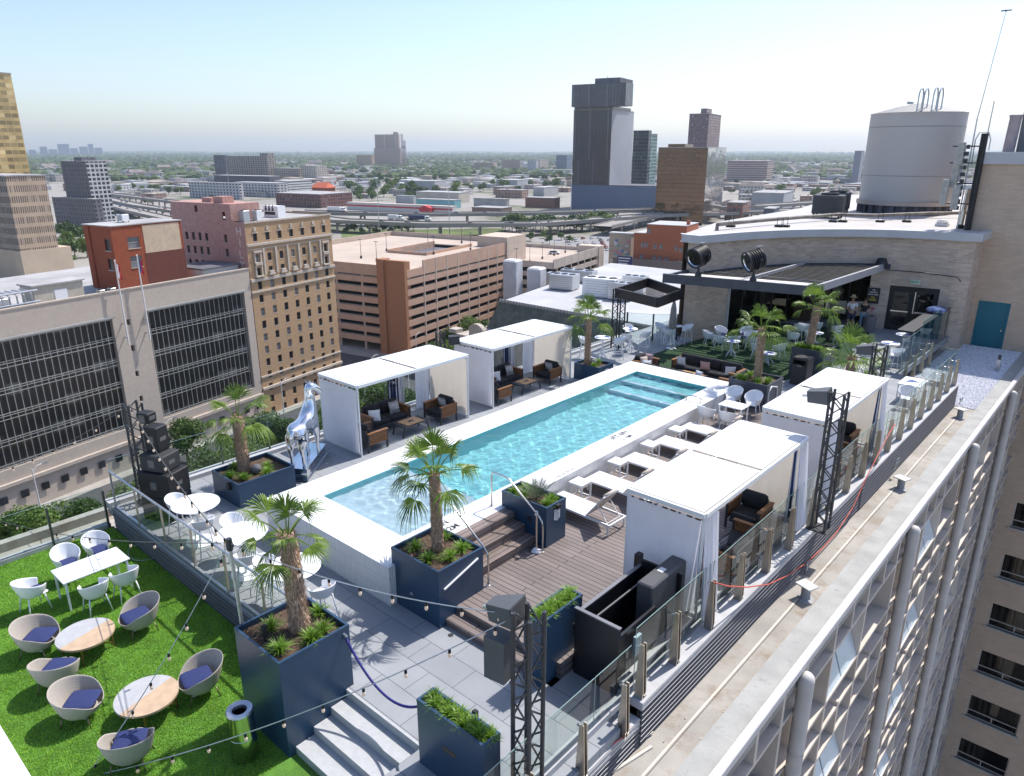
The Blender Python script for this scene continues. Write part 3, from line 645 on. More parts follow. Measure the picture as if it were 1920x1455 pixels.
m = MB(); m.box(0, 6.4, -10.6, .05, 14.4, rz1-.25); m.build('plaster_panel', M('pale_plaster', (.55, .43, .31), .9, var=.15, scale=.8, detail=8), rt)
m = MB(); m.box(0, 6.1, -19, .04, 15, -10.62); m.build('maroon_band', brickmat('maroon_brick', (.17, .05, .035), (.15, .045, .03), (.12, .05, .04), .5, .2, .02, .85, bmp=.1, big=.15), rt)
for w_ in fw: o = windowpart(2.4, 2.1, stone, stone, midglass); put(o, rt, (-.22, (w_[0]+w_[2])/2, (w_[1]+w_[3])/2), R(90), True)
for w_ in lws: o = windowpart(1.6, 2.1, stone, darkmetal, darkglass); put(o, rt, ((w_[0]+w_[2])/2, .22, (w_[1]+w_[3])/2), 0, True)
unit('roof_unit', 'white condenser on the red brick block roof', cl(-9, 36, rz1+.2), TH, (1.8, 1.4, 1.5), white)
# ---- parking garage ------------------------------------------------------
g0 = cl(-2.2, 114.7); gt = empty_city('parking_garage', 'large salmon concrete multi storey car park with open dark decks', 'car park', (g0.x, g0.y, 0))
salm = M('salmon_concrete', (.52, .33, .235), .85, var=.1, scale=.3, detail=8, dirt=(.8, .6, .8, (.35, .22, .16)))
deckc = M('roof_deck_concrete', (.46, .375, .31), .9, var=.12, scale=.08, detail=10)
brown = brickmat('brown_brick', (.42, .20, .105), (.38, .175, .09), (.33, .17, .1), .5, .2, .02, .85, bmp=.05, big=.1)
LG, WG, DZ = 73, 62, 3.05
lev = [-24.3-DZ*k for k in range(8)]
m = MB()
for k, z_ in enumerate(lev):
    zb = z_-1.75 if k else -26.8; zt_ = z_ if k else -22.6
    m.box(-.3, 9.5, zb, 0, LG-14, zt_); m.box(-.3, .6, zb, 0, 9.3, zt_ if k else -24.6); m.box(-WG, 0, zb, -9.4, .3, zt_ if k else -23.6)
m.build('spandrel', salm, gt)
m = MB()
for k, z_ in enumerate(lev[1:]): m.box(.01, .6, z_+.22, .05, LG-14, z_+.30); m.box(-WG, -.05, z_+.22, -9.4, -.01, z_+.3)
m.build('guard_rail', galv, gt)
m = MB()
for k in range(8): z_ = lev[k]-.4; m.box(-WG+1, .8, z_-1.5, -.8, LG-1, z_-1.1)
m.build('floor_slab', roofdark, gt)
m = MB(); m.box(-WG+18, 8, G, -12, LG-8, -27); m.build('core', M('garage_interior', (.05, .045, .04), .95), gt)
m = MB()
for k in range(8): y_ = 9.4+k*6.2; m.box(-.5, y_-.22, G, .06, y_+.22, -22.6)
for x_ in (-16.5, -26.6, -36.5, -46.5): m.box(x_-.3, .32, G, x_+.3, .8, -24)
m.build('columns', M('pale_column', (.55, .43, .35), .85, var=.1, scale=.5), gt)
m = MB(); m.box(-9.4, -1.2, G, -6.9, 2, -21.6); m.box(-6.9, -.6, G, .35, .6, -21.8); m.box(-6.9, .6, G, -.4, 3, -22.2); m.build('stair_tower', brown, gt)
m = MB(); m.box(-12, LG-14, G, .4, LG, -20.8); m.box(-WG, LG-.3, -25, -12, LG, -22.8); m.box(-WG, 0, G, -WG+.4, LG, -22.8); m.build('end_wall', M('tan_concrete', (.52, .42, .34), .85, var=.1, scale=.4), gt)
m = MB(); m.box(-WG+.5, .4, -25.0, -30, LG-.4, -24.6); m.box(-30, .4, -25.0, -14, 30, -24.6); m.box(-14, .4, -25, -.5, LG-.4, -24.6); m.box(-30, 58, -25, -14, LG-.4, -24.6)
m.add([(-30, 30, -24.9), (-14, 30, -24.9), (-14, 58, -28.2), (-30, 58, -28.2)], [(0, 1, 2, 3)]); m.build('roof_deck', deckc, gt)
m = MB()
for q in ((-30.3, 30, -29, -30, 58, -23.6), (-14, 30, -29, -13.7, 58, -23.6), (-30, 29.7, -25, -14, 30, -23.7)): m.box(*q)
m.build('ramp_wall', salm, gt)
def lamp(x, y, z, h, label='black lamp post on the garage roof deck', group='lamp posts on the garage roof'):
    t = thing('lamp_post', label, 'lamp post', (x, y, z), TH, group); m = MB(); m.cyl((0, 0, 0), (0, 0, h), .09, .06, 6); m.box(-.25, -.25, 0, .25, .25, .9); m.build('pole', darkmetal, t)
    m = MB(); m.box(-.7, -.15, h-.1, .7, .15, h+.05); m.build('lamp_head', darkmetal, t); return t
lp = None
for (a, b_) in ((-28, 14), (-20, 12), (-32, 32), (-13, 33), (-31, 55), (-12, 60), (-22, 64), (-8, 48)):
    p = cl(-2.2+a, 114.7+b_, -24.6)
    if lp is None: lp = lamp(*p, 6)
    else: dup(lp, p, TH)
# ---- second garage --------------------------------------------------------
q0 = cl(15.8, 220.4); g2 = empty_city('parking_garage', 'smaller pale car park beyond the salmon one', 'car park', (q0.x, q0.y, 0))
pale = M('pale_concrete', (.55, .46, .39), .85, var=.1, scale=.3, detail=8)
m = MB()
for k in range(6): z_ = -29.2-3.1*k; m.box(-.3, -45, z_-1.7, 0, -5, z_+(1.6 if k == 0 else 0)); m.box(-50, -45, z_-1.7, 0, -44.7, z_+(.6 if k == 0 else 0))
m.build('spandrel', pale, g2); m = MB(); m.box(-50, -44.6, -30.4, -.4, 0, -30); m.build('roof_deck', deckc, g2)
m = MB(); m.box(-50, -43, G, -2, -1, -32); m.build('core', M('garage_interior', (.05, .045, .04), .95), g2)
m = MB(); m.box(-9, -5, G, .3, 0, -27.3); m.box(-50, -.4, G, -9, 0, -28.6)
for k in range(7): y_ = -42+k*6; m.box(-.3, y_-.2, G, .05, y_+.2, -27.6)
m.build('columns', pale, g2)
for k in range(5): p = cl(15.8-12, 220.4-50+k*10, -30); dup(lp, p, TH, 'black lamp post on the roof of the smaller car park', 'lamp posts on the smaller car park')
for k, (x_, y_, h_) in enumerate(((1003, 545, -26.5), (1027, 548, -29.5))):
    p = at(x_, y_, G+12) if False else cl(15.8-9+k*6, 220.4-58+k*6, G); m = MB(); m.rbox(-2.6, -2.6, 0, 2.6, 2.6, h_-G, .5); m.box(-2.2, -2.65, h_-G-6, -1.9, -2.6, h_-G-1); o = m.build('wrapped_shaft', M('white_wrap', (.6, .6, .62), .6, var=.15, scale=.3), smooth=30); o.location = p; o.rotation_euler = (0, 0, TH); tag(o, ['tall white wrapped shaft between the two car parks', 'shorter white wrapped shaft beside the tall one'][k], 'shaft')
# ---- beaux-arts block with green mansard -----------------------------------
bt = thing('theatre_building', 'grey green mansard roofed block with a flat white top and stone pediment', 'building')
A_, B_, C_, D_ = Vector((-124.2, 135.4)), Vector((-52, 134.6)), Vector((-66, 212)), Vector((-140.5, 209))
m = MB(); ins = 2.6
m.prism([A_+Vector((1, 1)), B_+Vector((-1, 1)), C_+Vector((-1, -1)), D_+Vector((1, -1))], -29, -28.0); m.build('roof', roofwhite, bt)
m = MB(); m.add([(A_.x-ins, A_.y-ins, -35.5), (B_.x, B_.y-ins, -35.5), (B_.x, B_.y, -28.3), (A_.x, A_.y, -28.3), (D_.x-ins, D_.y, -35.5), (D_.x, D_.y, -28.3)], [(0, 1, 2, 3), (4, 0, 3, 5)])
m.build('mansard', M('patina_green', (.095, .115, .095), .8, var=.35, scale=.6, detail=8), bt)
m = MB()
x_ = A_.x
while x_ < B_.x: m.box(x_, A_.y-.35, -28.5, x_+.5, A_.y+.1, -27.75); x_ += 1.0
m.build('cresting', M('cresting', (.30, .31, .30), .8), bt)
m = MB(); st_ = M('old_limestone', (.42, .38, .33), .85, var=.15, scale=.6, detail=8)
m.prism([A_-Vector((3.4, 3.4)), B_-Vector((0, 3.4)), C_, D_-Vector((3.4, 0))], G, -36.0); m.box(A_.x-4, A_.y-4.2, -36.0, B_.x, A_.y-2.4, -35.4)
m.build('wall', st_, bt)
m = MB(); px_ = -126.5
m.box(px_-6.0, A_.y-7, G, px_+5.5, A_.y-3, -37.5); m.box(px_-6.5, A_.y-7.5, -37.5, px_+6, A_.y-3, -36.9); m.box(px_-2, A_.y-7.2, -36.9, px_+3, A_.y-5.5, -35.4)
pts = [(px_+.5+2.6*math.cos(a_), 0, -35.4+2.0*math.sin(a_)) for a_ in np.linspace(0, math.pi, 11)]
m.add([(p_[0], A_.y-7.3, p_[2]) for p_ in pts]+[(p_[0], A_.y-6, p_[2]) for p_ in pts], [tuple(range(11)), tuple(range(21, 10, -1))]+[(i, i+11, i+12, i+1) for i in range(10)])
m.box(px_-9, A_.y-7.6, -36.9, px_-6.3, A_.y-5, -35.9); m.box(px_+4.6, A_.y-7.6, -36.9, px_+5.8, A_.y-5, -35.9)
m.build('pediment', st_, bt)
m = MB()
for k in range(3): m.box(px_-1.6+k*1.6, A_.y-7.12, -41.5, px_-.5+k*1.6, A_.y-7.0, -38.4)
k = 0
while px_+10+k*4.2 < B_.x-2: m.box(px_+10+k*4.2, A_.y-3.52, -41, px_+12+k*4.2, A_.y-3.4, -37.6); k += 1
m.build('windows', darkglass, bt)
m = MB()
for k in range(5): m.lathe([(.8, 0), (.8, .3), (.5, .35), (.5, .1)], (0, 0, 0), 14)
m = MB()
for k in range(6):
    x_ = A_.x+12+k*10.5; m.tube([(x_+.8*math.cos(a_), A_.y-1.7, -31.8+.8*math.sin(a_)) for a_ in np.linspace(0, 6.28, 14)[:-1]], .18, 6, closed=True)
m.build('round_dormers', M('cresting', (.3, .31, .3), .8), bt)
labs = ['grey air handler at the left of the white theatre roof', 'large white air handler in the middle of the theatre roof', 'ribbed cooling unit beside the white air handler', 'small grey cabinet behind the air handlers', 'beige unit at the right of the white theatre roof', 'low white unit near the cresting', 'tall pale unit behind the truss column', 'long unit at the rear of the theatre roof']
for k, (px, py, a, b_, c) in enumerate(((1058, 542, 7, 5, 4.2), (1128, 556, 9, 5, 5), (1165, 562, 6, 4, 4.5), (1040, 530, 4, 3, 3), (1232, 560, 5, 4, 3.5), (1110, 573, 4, 3, 1.2), (1190, 548, 6, 4, 4.5), (1085, 528, 10, 4, 3.5))):
    p = at(px, py, -28.0); unit('roof_unit', labs[k], p, TH, (a, b_, c), [galv, white, galv, galv, pale, white, galv, galv][k], 3 if a > 5 else 1)
# ---- generic box buildings placed by their near roof corner -----------------
def solve_w(Cn, d, xpix):
    lo, hi = 0., 400.
    def px(p):
        v = p-Vector((0, 0, HC)); fx, fy = -math.sin(AZ), math.cos(AZ); fh = v.x*fx+v.y*fy; r_ = v.x*math.cos(AZ)+v.y*math.sin(AZ)
        return 960+1361*r_/(fh*math.cos(PITCH)-v.z*math.sin(PITCH))
    s = 1 if xpix > px(Cn) else -1
    for _ in range(40):
        mid = (lo+hi)/2
        if (px(Cn+d*mid)-xpix)*s < 0: lo = mid
        else: hi = mid
    return lo
def bld(name, label, xc, yt, D, xl, xr, mats, roofm=None, base=G, pent=None, maxd=90, cat='building', group=None):
    Cn = atd(xc, yt, D); W = solve_w(Cn, -Xc, xl) if xl < xc else 20; Dp = min(maxd, solve_w(Cn, Yc, xr)) if xr > xc else 30
    t = thing(name, label, cat, (Cn.x, Cn.y, 0), TH, group)
    if not isinstance(mats, (list, tuple)): mats = [mats, mats]
    m = MB(); zt = Cn.z
    m.quad((-W, 0, base), (0, 0, base), (0, 0, zt), (-W, 0, zt), 0); m.quad((0, 0, base), (0, Dp, base), (0, Dp, zt), (0, 0, zt), 1)
    m.quad((0, Dp, base), (-W, Dp, base), (-W, Dp, zt), (0, Dp, zt), 0); m.quad((-W, Dp, base), (-W, 0, base), (-W, 0, zt), (-W, Dp, zt), 1)
    m.build('wall', mats, t)
    m = MB(); q = .25; m.box(-W-q, -q, zt-.01, q, Dp+q, zt+.5); m.build('roof', roofm or roofgrey, t)
    if pent:
        a, b_, h = pent; m = MB(); m.box(-W*a[1], Dp*b_[0], zt+.5, -W*a[0], Dp*b_[1], zt+.5+h); m.build('penthouse', mats, t)
    return t, Cn, W, Dp
tancast = facademat('precast_fins', (.46, .345, .245), (.16, .12, .10), .92, 4.6, .6, .62, .85, .08, .5)
bld('office_tower', 'tan precast office slab with deep vertical fins at the left edge', 9, 331, 400, -90, 84, [facademat('precast_dark', (.33, .27, .22), (.03, .03, .035), 1.4, 4.6, .7, .6, .8), tancast])
Cn = atd(9, 331, 400); tt_ = boxthing('stone_plinth', 'plain pale stone base below the tan precast slab', 'plinth', (Cn.x, Cn.y, 0), TH, [('wall', M('plinth_stone', (.53, .42, .31), .9, var=.1, scale=.1), [(-40, -.4, G, .5, 22.6, -35)])])
bld('office_tower', 'tall gold glass tower with dark vertical lines at the top left', -75, 131, 440, -300, 20, facademat('gold_glass', (.50, .36, .16), (.33, .25, .12), 3.1, 3.4, .9, .55, .25, .25, .2))
bld('apartment_tower', 'dark grey apartment tower with a white gridded front, upper left', 160, 303, 649, 113, 198, [facademat('dark_resi', (.13, .13, .15), (.04, .045, .06), 3.6, 3.2, .35, .55), facademat('white_grid', (.50, .50, .52), (.035, .04, .05), 3.4, 3.2, .68, .62)], pent=((.3, .6), (.2, .9), 2.5))
bld('apartment_podium', 'lower dark wing at the foot of the dark grey tower', 175, 374, 640, 97, 190, facademat('dark_resi2', (.15, .15, .17), (.05, .05, .06), 3.2, 3.2, .4, .6))
blackgl = facademat('black_glass', (.055, .05, .06), (.032, .034, .045), 1.5, 400, .72, 1.0, .35, .5, .06)
lightside = M('tower_concrete', (.36, .36, .38), .5, var=.2, scale=.012)
t, Cn, W, Dp = bld('office_tower', 'tall black ribbed glass tower with a jutting cap on the skyline', 1148, 205, 780, 1076, 1189, [blackgl, lightside], maxd=70)
m = MB(); m.box(-W+1.5, -2, Cn.z+.5, 1, Dp*.8, Cn.z+3.0); m.build('recess_storey', blackgl, t)
m = MB(); m.box(-W-.5, -5, Cn.z+3.0, 15.5, 15, Cn.z+24); m.build('cap', [facademat('black_glass_cap', (.09, .085, .1), (.05, .052, .07), 1.5, 400, .6, 1.0, .4, .5, .1)], t)
m = MB(); m.box(-W*.55, 8, Cn.z+24, 4, Dp*.7, Cn.z+30); m.build('penthouse', roofdark, t)
m = MB(); m.box(-W*.2, 4, Cn.z+30, -W*.2+.8, 5, Cn.z+31) ; m.build('parapet_unit', roofgrey, t)
bld('podium_building', 'long blank slate blue podium under the black tower', 1236, 350, 760, 1072, 1300, M('slate_cladding', (.12, .155, .24), .6, var=.06, scale=.05), roofdark, maxd=40)
bld('office_tower', 'dark glass slab with a white frame right of the black tower', 1217, 245, 900, 1188, 1222, [facademat('green_black_glass', (.07, .09, .10), (.03, .045, .05), 3, 4, .8, .7, .3, .3, .1)]*2, maxd=60)
bld('office_tower', 'pale green glass slab beside the dark glass slab', 1219, 251, 930, 1205, 1233, facademat('green_glass', (.32, .42, .40), (.12, .2, .19), 3.2, 4, .75, .7, .3, .3, .1), maxd=60)
mirror = facademat('bronze_mirror', (.05, .035, .028), (.20, .125, .075), 1.6, 3.4, .94, .93, .3, .2, .02, gv=.12); mirror.node_tree.nodes['Principled BSDF'].inputs['Metallic'].default_value = .85
mirror2 = facademat('silver_mirror', (.2, .2, .2), (.62, .6, .58), 1.6, 3.4, .96, .95, .3, .1, .02, gv=.08); mirror2.node_tree.nodes['Principled BSDF'].inputs['Metallic'].default_value = .9
for mm, nn in ((mirror, .35), (mirror2, .5)):
    n_, l_ = mm.node_tree.nodes, mm.node_tree.links; tx = noise(n_, l_, .09, 3); bump(n_, l_, tx.outputs['Fac'], n_['Principled BSDF'], nn*.4, 1.2)
bld('office_tower', 'bronze mirror glass office block reflecting the city', 1328, 277, 630, 1235, 1363, [mirror, mirror2], pent=((.55, .9), (.2, .6), 2.6), maxd=60)
bld('apartment_tower', 'slim maroon and grey apartment tower behind the mirror block', 1330, 213, 1000, 1293, 1361, facademat('maroon_resi', (.20, .12, .12), (.16, .17, .2), 3.6, 3.3, .55, .5), pent=((.2, .5), (.1, .5), 6), maxd=60)
bld('office_block', 'big tan windowless block far off left of centre, upper part', 746, 252, 2900, 702, 749, facademat('far_tan', (.40, .31, .26), (.33, .25, .22), 4, 400, .5, 1), pent=((.02, .2), (.1, .6), 8), maxd=40)
bld('office_block', 'wider tan base under the big far tan block', 750, 278, 2880, 701, 752, M('far_tan2', (.38, .29, .25), .9), maxd=40)
bld('office_block', 'low orange tan block beside the big far tan block', 697, 291, 2850, 668, 702, M('far_tan3', (.42, .30, .22), .9), maxd=60)
bld('apartment_block', 'wide dark and beige apartment block on the skyline left of centre', 500, 293, 1650, 401, 516, facademat('apt_mix', (.30, .26, .22), (.07, .07, .09), 7, 4.2, .5, .6), pent=((.0, .14), (.1, .9), 6), maxd=70)
bld('apartment_block', 'dark end of the wide apartment block, left', 420, 291, 1640, 400, 424, facademat('apt_dark', (.09, .09, .12), (.05, .05, .07), 5, 4.2, .5, .6), maxd=20)
bld('apartment_block', 'beige block right of the wide apartment block', 560, 316, 1600, 512, 578, facademat('apt_b', (.36, .31, .26), (.10, .10, .11), 6, 4, .5, .5), maxd=60)
bld('apartment_block', 'cream and charcoal block with a rounded corner look', 592, 311, 1560, 566, 613, facademat('apt_c', (.46, .42, .36), (.14, .13, .13), 6, 4, .4, .7), maxd=60)
bld('warehouse_building', 'long dark low hall below the wide apartment block', 505, 331, 1300, 401, 525, M('dark_hall', (.08, .08, .10), .8), roofgrey, maxd=60)
whitefac = facademat('white_apts', (.50, .49, .50), (.05, .05, .07), 6, 3.6, .5, .5)
bld('apartment_block', 'long white apartment row with small balconies, left section', 448, 344, 1010, 353, 455, whitefac, roofwhite, maxd=40)
bld('apartment_block', 'long white apartment row, right section', 520, 344, 1040, 440, 540, whitefac, roofwhite, maxd=40)
bld('parking_garage', 'white stacked car park left of the orange roof', 540, 340, 1060, 515, 584, facademat('white_deck', (.66, .65, .64), (.14, .14, .15), 400, 3.2, 1, .4), roofwhite, maxd=110, cat='car park')
bld('commercial_building', 'brown brick row building with many bays beside the white truck', 600, 365, 830, 516, 660, facademat('brick_bays', (.20, .085, .07), (.06, .06, .07), 4, 3.6, .6, .6), roofgrey, maxd=70)
t = thing('gable_building', 'orange steep tiled roof house beyond the highway', 'building', atd(598, 352, 1000)); t.rotation_euler = (0, 0, TH)
t.scale = (.55, .55, .8); m = MB(); m.box(-22, 0, -20, 22, 30, 0); m.build('wall', redbrick, t); m = MB(); m.add([(-24, -2, 0), (24, -2, 0), (24, 32, 0), (-24, 32, 0), (-20, 15, 8), (17, 15, 8)], [(0, 1, 5, 4), (1, 2, 5), (2, 3, 4, 5), (3, 0, 4), (3, 2, 1, 0)]); m.build('roof', M('orange_tile', (.55, .12, .05), .8), t)
sto, sC, sW, sD = bld('store_building', 'wide flat roofed store with a red stripe and a red canopy gable', 848, 388, 722, 650, 856, M('store_white', (.62, .60, .57), .8), M('store_roof', (.52, .44, .38), .9, var=.15, scale=.05), maxd=40)
m = MB(); m.box(-sW, -.3, sC.z-3.2, .3, 0, sC.z-1.8); m.build('red_stripe', M('store_red', (.5, .03, .04), .7), sto)
m = MB(); m.add([(-35, -6, G), (-22, -6, G), (-22, 1, G), (-35, 1, G), (-35, -6, sC.z-1.5), (-22, -6, sC.z-1.5), (-28.5, -6, sC.z+.8), (-35, 1, sC.z-1.5), (-22, 1, sC.z-1.5), (-28.5, 1, sC.z+.8)], [(0, 1, 5, 6, 4), (1, 2, 8, 5), (4, 6, 9, 7), (6, 5, 8, 9), (0, 4, 7, 3)]); m.build('entrance_gable', MATS['store_red'], sto)
hallm = M('hall_beige', (.50, .45, .38), .85, var=.1, scale=.05)
for (lab, xc, yt, D, xl, xr, mt) in (('cream hall with a long shed roof behind the store', 860, 362, 880, 780, 880, hallm), ('white shed left of the cream hall', 775, 368, 850, 742, 780, roofwhite), ('teal roofed low shed behind the store', 852, 376, 800, 780, 864, M('teal_sheet', (.2, .42, .45), .7)),
    ('grey metal hall right of the store', 950, 374, 800, 888, 955, roofgrey), ('brown brick hall with a white gable near the podium', 1040, 372, 800, 985, 1050, M('brown_hall', (.25, .13, .1), .9)), ('white long office in front of the wooded hill', 815, 340, 1150, 758, 836, roofwhite),
    ('white roofed school among the trees', 970, 338, 1200, 930, 990, roofwhite), ('small house with a blue awning beside the highway', 940, 391, 700, 885, 960, M('brownish', (.22, .15, .12), .9)),
    ('white gable church hall', 1020, 352, 1020, 1000, 1050, roofwhite)):
    bld('hall_building', lab, xc, yt, D, xl, xr, mt, roofwhite if 'white' in lab or 'cream' in lab else roofgrey, maxd=45)
for (lab, xc, yt, D, xl, xr, mt) in (('far beige block right of centre on the horizon', 975, 300, 2300, 940, 976, far if False else M('far_b1', (.40, .31, .26), .9)), ('far beige block with a pale front', 1012, 299, 2300, 990, 1035, facademat('far_b2', (.42, .34, .3), (.3, .26, .24), 8, 5, .5, .5)), ('far blue grey office on the horizon beside the black tower', 1063, 291, 2200, 1043, 1073, facademat('far_b3', (.17, .2, .27), (.1, .13, .18), 6, 4, .6, .5)),
    ('white far office beside the blue grey one', 1005, 301, 2150, 989, 1010, roofwhite), ('long pale clinic low on the horizon', 1071, 319, 1900, 1010, 1080, roofwhite), ('tan far block left of the clinic', 925, 305, 2400, 888, 932, M('far_b4', (.38, .28, .22), .9)),
    ('grey slab behind the water tank, left', 1616, 283, 1500, 1603, 1622, M('far_g1', (.22, .23, .28), .8)), ('maroon horizontal car park right of the mirror block', 1440, 302, 1500, 1365, 1470, facademat('far_g2', (.42, .33, .3), (.2, .15, .16), 400, 4, 1, .5)),
    ('red brick warehouse right of the mirror block', 1394, 381, 660, 1364, 1408, facademat('far_g3', (.30, .14, .1), (.12, .12, .13), 4, 4, .6, .6)), ('low white hall beyond the curved roof', 1470, 363, 800, 1410, 1500, roofwhite), ('grey hall with a blue door beyond the curved roof', 1452, 392, 640, 1432, 1462, M('far_g4', (.09, .10, .13), .8))):
    bld('distant_building', lab, xc, yt, D, xl, xr, mt, maxd=60)
bld('office_tower', 'grey banded tower seen between the water tank and the antennas', 1812, 277, 420, 1786, 1850, facademat('grey_bands', (.30, .30, .33), (.12, .12, .14), 400, 3.6, 1, .45), maxd=40)
bld('office_tower', 'lower step of the grey banded tower with a red band', 1806, 345, 405, 1770, 1850, facademat('grey_grid', (.26, .26, .30), (.12, .12, .15), 3.2, 3.4, .5, .5), maxd=30)
# orange brick block, its neighbours
ob = at(1183, 560, -48); on = thing('brick_building', 'stepped orange brick block with pale framed windows, middle right', 'building', (ob.x, ob.y, 0), TH)
obr = brickmat('orange_brick', (.46, .145, .07), (.42, .125, .06), (.38, .15, .08), .5, .2, .02, .85, bmp=.1, big=.12)
ow = [(-.2+x_, z_-.85, 1.0+x_, z_+.85) for x_, z_ in ((3.2, -26.3), (4.7, -26.3), (8.2, -26.6), (10.6, -26.6), (16.6, -27), (3.0, -31), (8.2, -31.2), (10.4, -31.2), (13.2, -31.5), (18.6, -27.4), (16.4, -33.2), (18.6, -32), (8, -37), (10.3, -37), (3, -37.5), (5.6, -21), (13.6, -21.6))]
m = MB(); wallgrid(m, (0, 0, 0), XL, -YL, (0, 20.6), (G, -22.0), [w_ for w_ in ow if w_[3] < -22], .2); wallgrid(m, (0, 0, 0), XL, -YL, (5.0, 20.6), (-21.99, -18.6), [w_ for w_ in ow if w_[1] > -22.6 and w_[3] < -18.6 and w_[1] > -21.99], .2)
m.quad((20.6, 0, G), (20.6, 16, G), (20.6, 16, -18.6), (20.6, 0, -18.6)); m.quad((5, 0, -22), (5, 16, -22), (5, 16, -18.6), (5, 0, -18.6)); m.quad((0, 0, G), (0, 16, G), (0, 16, -22), (0, 0, -22)); m.quad((0, 16, G), (20.6, 16, G), (20.6, 16, -18.6), (0, 16, -22)); m.box(19.2, 4, -18.6, 20.4, 5, -16.8)
m.build('wall', obr, on); m = MB(); m.box(0, 0, -22.1, 5, 16, -21.9); m.box(4.9, -.1, -18.6, 20.7, 16.1, -18.4); m.build('roof', roofwhite, on)
pw_ = windowpart(1.2, 1.7, stone, white, midglass); ff = True
for w_ in ow:
    if w_[3] < -22 or w_[1] > -21.99: put(pw_, on, ((w_[0]+w_[2])/2, .18, (w_[1]+w_[3])/2), 0, ff); ff = False
bld('commercial_building', 'pale block with a colourful mural left of the orange brick block', 1184, 440, 300, 1143, 1190, M('mural_wall', (.42, .36, .28), .9, var=.1, scale=.1), roofwhite, maxd=20)
Cn = atd(1184, 440, 300); m = MB()
random.seed(9); mcols = [M('mural_%s' % c, v, .9) for c, v in (('blue', (.12, .2, .4)), ('pink', (.5, .25, .3)), ('white', (.6, .6, .62)), ('teal', (.15, .4, .4)))]
for k in range(46):
    x_, z_ = random.uniform(-8.2, -.6), random.uniform(-11.5, -2.5); r_ = random.uniform(.25, .9)
    m.prism([(x_+r_*math.cos(a_)*random.uniform(.6, 1.2), z_+r_*math.sin(a_)*random.uniform(.4, 1)) for a_ in np.linspace(0, 6.28, 8)[:-1]], 0, .02, k % 4)
m.v = [(p_[0], -.06-p_[2]-.002*(i // 14), p_[1]) for i, p_ in enumerate(m.v)]
mo = m.build('mural', mcols); mo.location = Cn; mo.rotation_euler = (0, 0, TH); tag(mo, 'blotchy painted mural on the pale wall left of the orange brick block', 'mural')
pbs = at(1157, 600, -46) if False else atd(1172, 490, 262)
sg = thing('billboard', 'dark blue roadside sign left of the orange brick block', 'sign', pbs, TH); m = MB(); m.box(-3, 0, -1.8, 2.6, .3, 1.8); m.build('panel', M('sign_blue', (.03, .045, .13), .5), sg); m = MB(); m.box(-1.6, .1, -12, -1.3, .3, -1.8); m.box(1, .1, -12, 1.3, .3, -1.8); m.build('post', galv, sg)
for k in range(3):
    m = MB(); m.box(-2.6, -.04, .9-k*.95, 1.9-k*.5, -.005, 1.25-k*.95); m.build('text_line', wht_, sg)
# lot wall of masonry beneath the mural
boxthing('retaining_wall', 'long dull brown wall below the mural building', 'wall', atd(1222, 487, 285), TH, [('wall', M('dull_wall', (.22, .17, .15), .9), [(-16, 0, -14, 14, .5, 0)])])
# radio masts, far skyline
mast = M('mast_red', (.30, .2, .2), .7)
for k, (x_, lab) in enumerate(((756, 'tall lattice radio mast beside the far tan block'), (760.5, 'second lattice mast right behind the first'))):
    b_ = atd(x_, 315, 2800); t = thing('radio_mast', lab, 'mast', (b_.x, b_.y, G)); m = MB(); m.truss((0, 0, 0), (0, 0, 118-22*k), 5, .5, 16); m.build('lattice', mast, t); m = MB(); m.box(-5, -1, 70, 5, 1, 76); m.build('dishes', roofwhite, t)
random.seed(12)
fs = [(55, 68, 281), (76, 90, 275), (92, 108, 280), (110, 132, 270), (133, 147, 278), (150, 166, 275), (167, 177, 270), (178, 193, 277)]
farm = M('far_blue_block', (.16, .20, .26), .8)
for k, (a, b_, y_) in enumerate(fs):
    D = 9500; pa, pb = atd(a, 288, D), atd(b_, 288, D); h = atd(a, y_, D).z; wv = (pb-pa).length
    t = thing('distant_tower', '%s pale blue tower of the distant skyline cluster, counted from the left' % ['first', 'second', 'third', 'fourth', 'fifth', 'sixth', 'seventh', 'last'][k], 'building', (pa.x, pa.y, G), math.atan2(pb.y-pa.y, pb.x-pa.x), 'far downtown cluster')
    m = MB(); m.box(0, 0, 0, wv, wv, h-G); m.build('wall', farm, t)
# ================================================================= trees, highway, cars, low city, haze
def leafcloud(n, centres, radii, size, seed, squash=.8):
    g = np.random.default_rng(seed); k = len(centres); ci = g.integers(0, k, n); C = np.array(centres)[ci]; r = np.array(radii)[ci]
    d = g.normal(size=(n, 3)); d /= np.linalg.norm(d, axis=1)[:, None]; rad = r*(g.uniform(.35, 1., n)**.45)
    P = C+d*rad[:, None]*np.array([1, 1, squash]); nrm = d+g.normal(size=(n, 3))*.6; nrm /= np.linalg.norm(nrm, axis=1)[:, None]
    a = np.cross(nrm, g.normal(size=(n, 3))); a /= np.linalg.norm(a, axis=1)[:, None]; b = np.cross(nrm, a); s = (g.uniform(.6, 1.3, n)*size)[:, None]
    V = np.stack([P-a*s*.6, P+b*s*.35-a*s*.1, P+a*s*.6, P-b*s*.35+a*s*.1], 1).reshape(-1, 3)
    return V, np.arange(4*n).reshape(-1, 4)
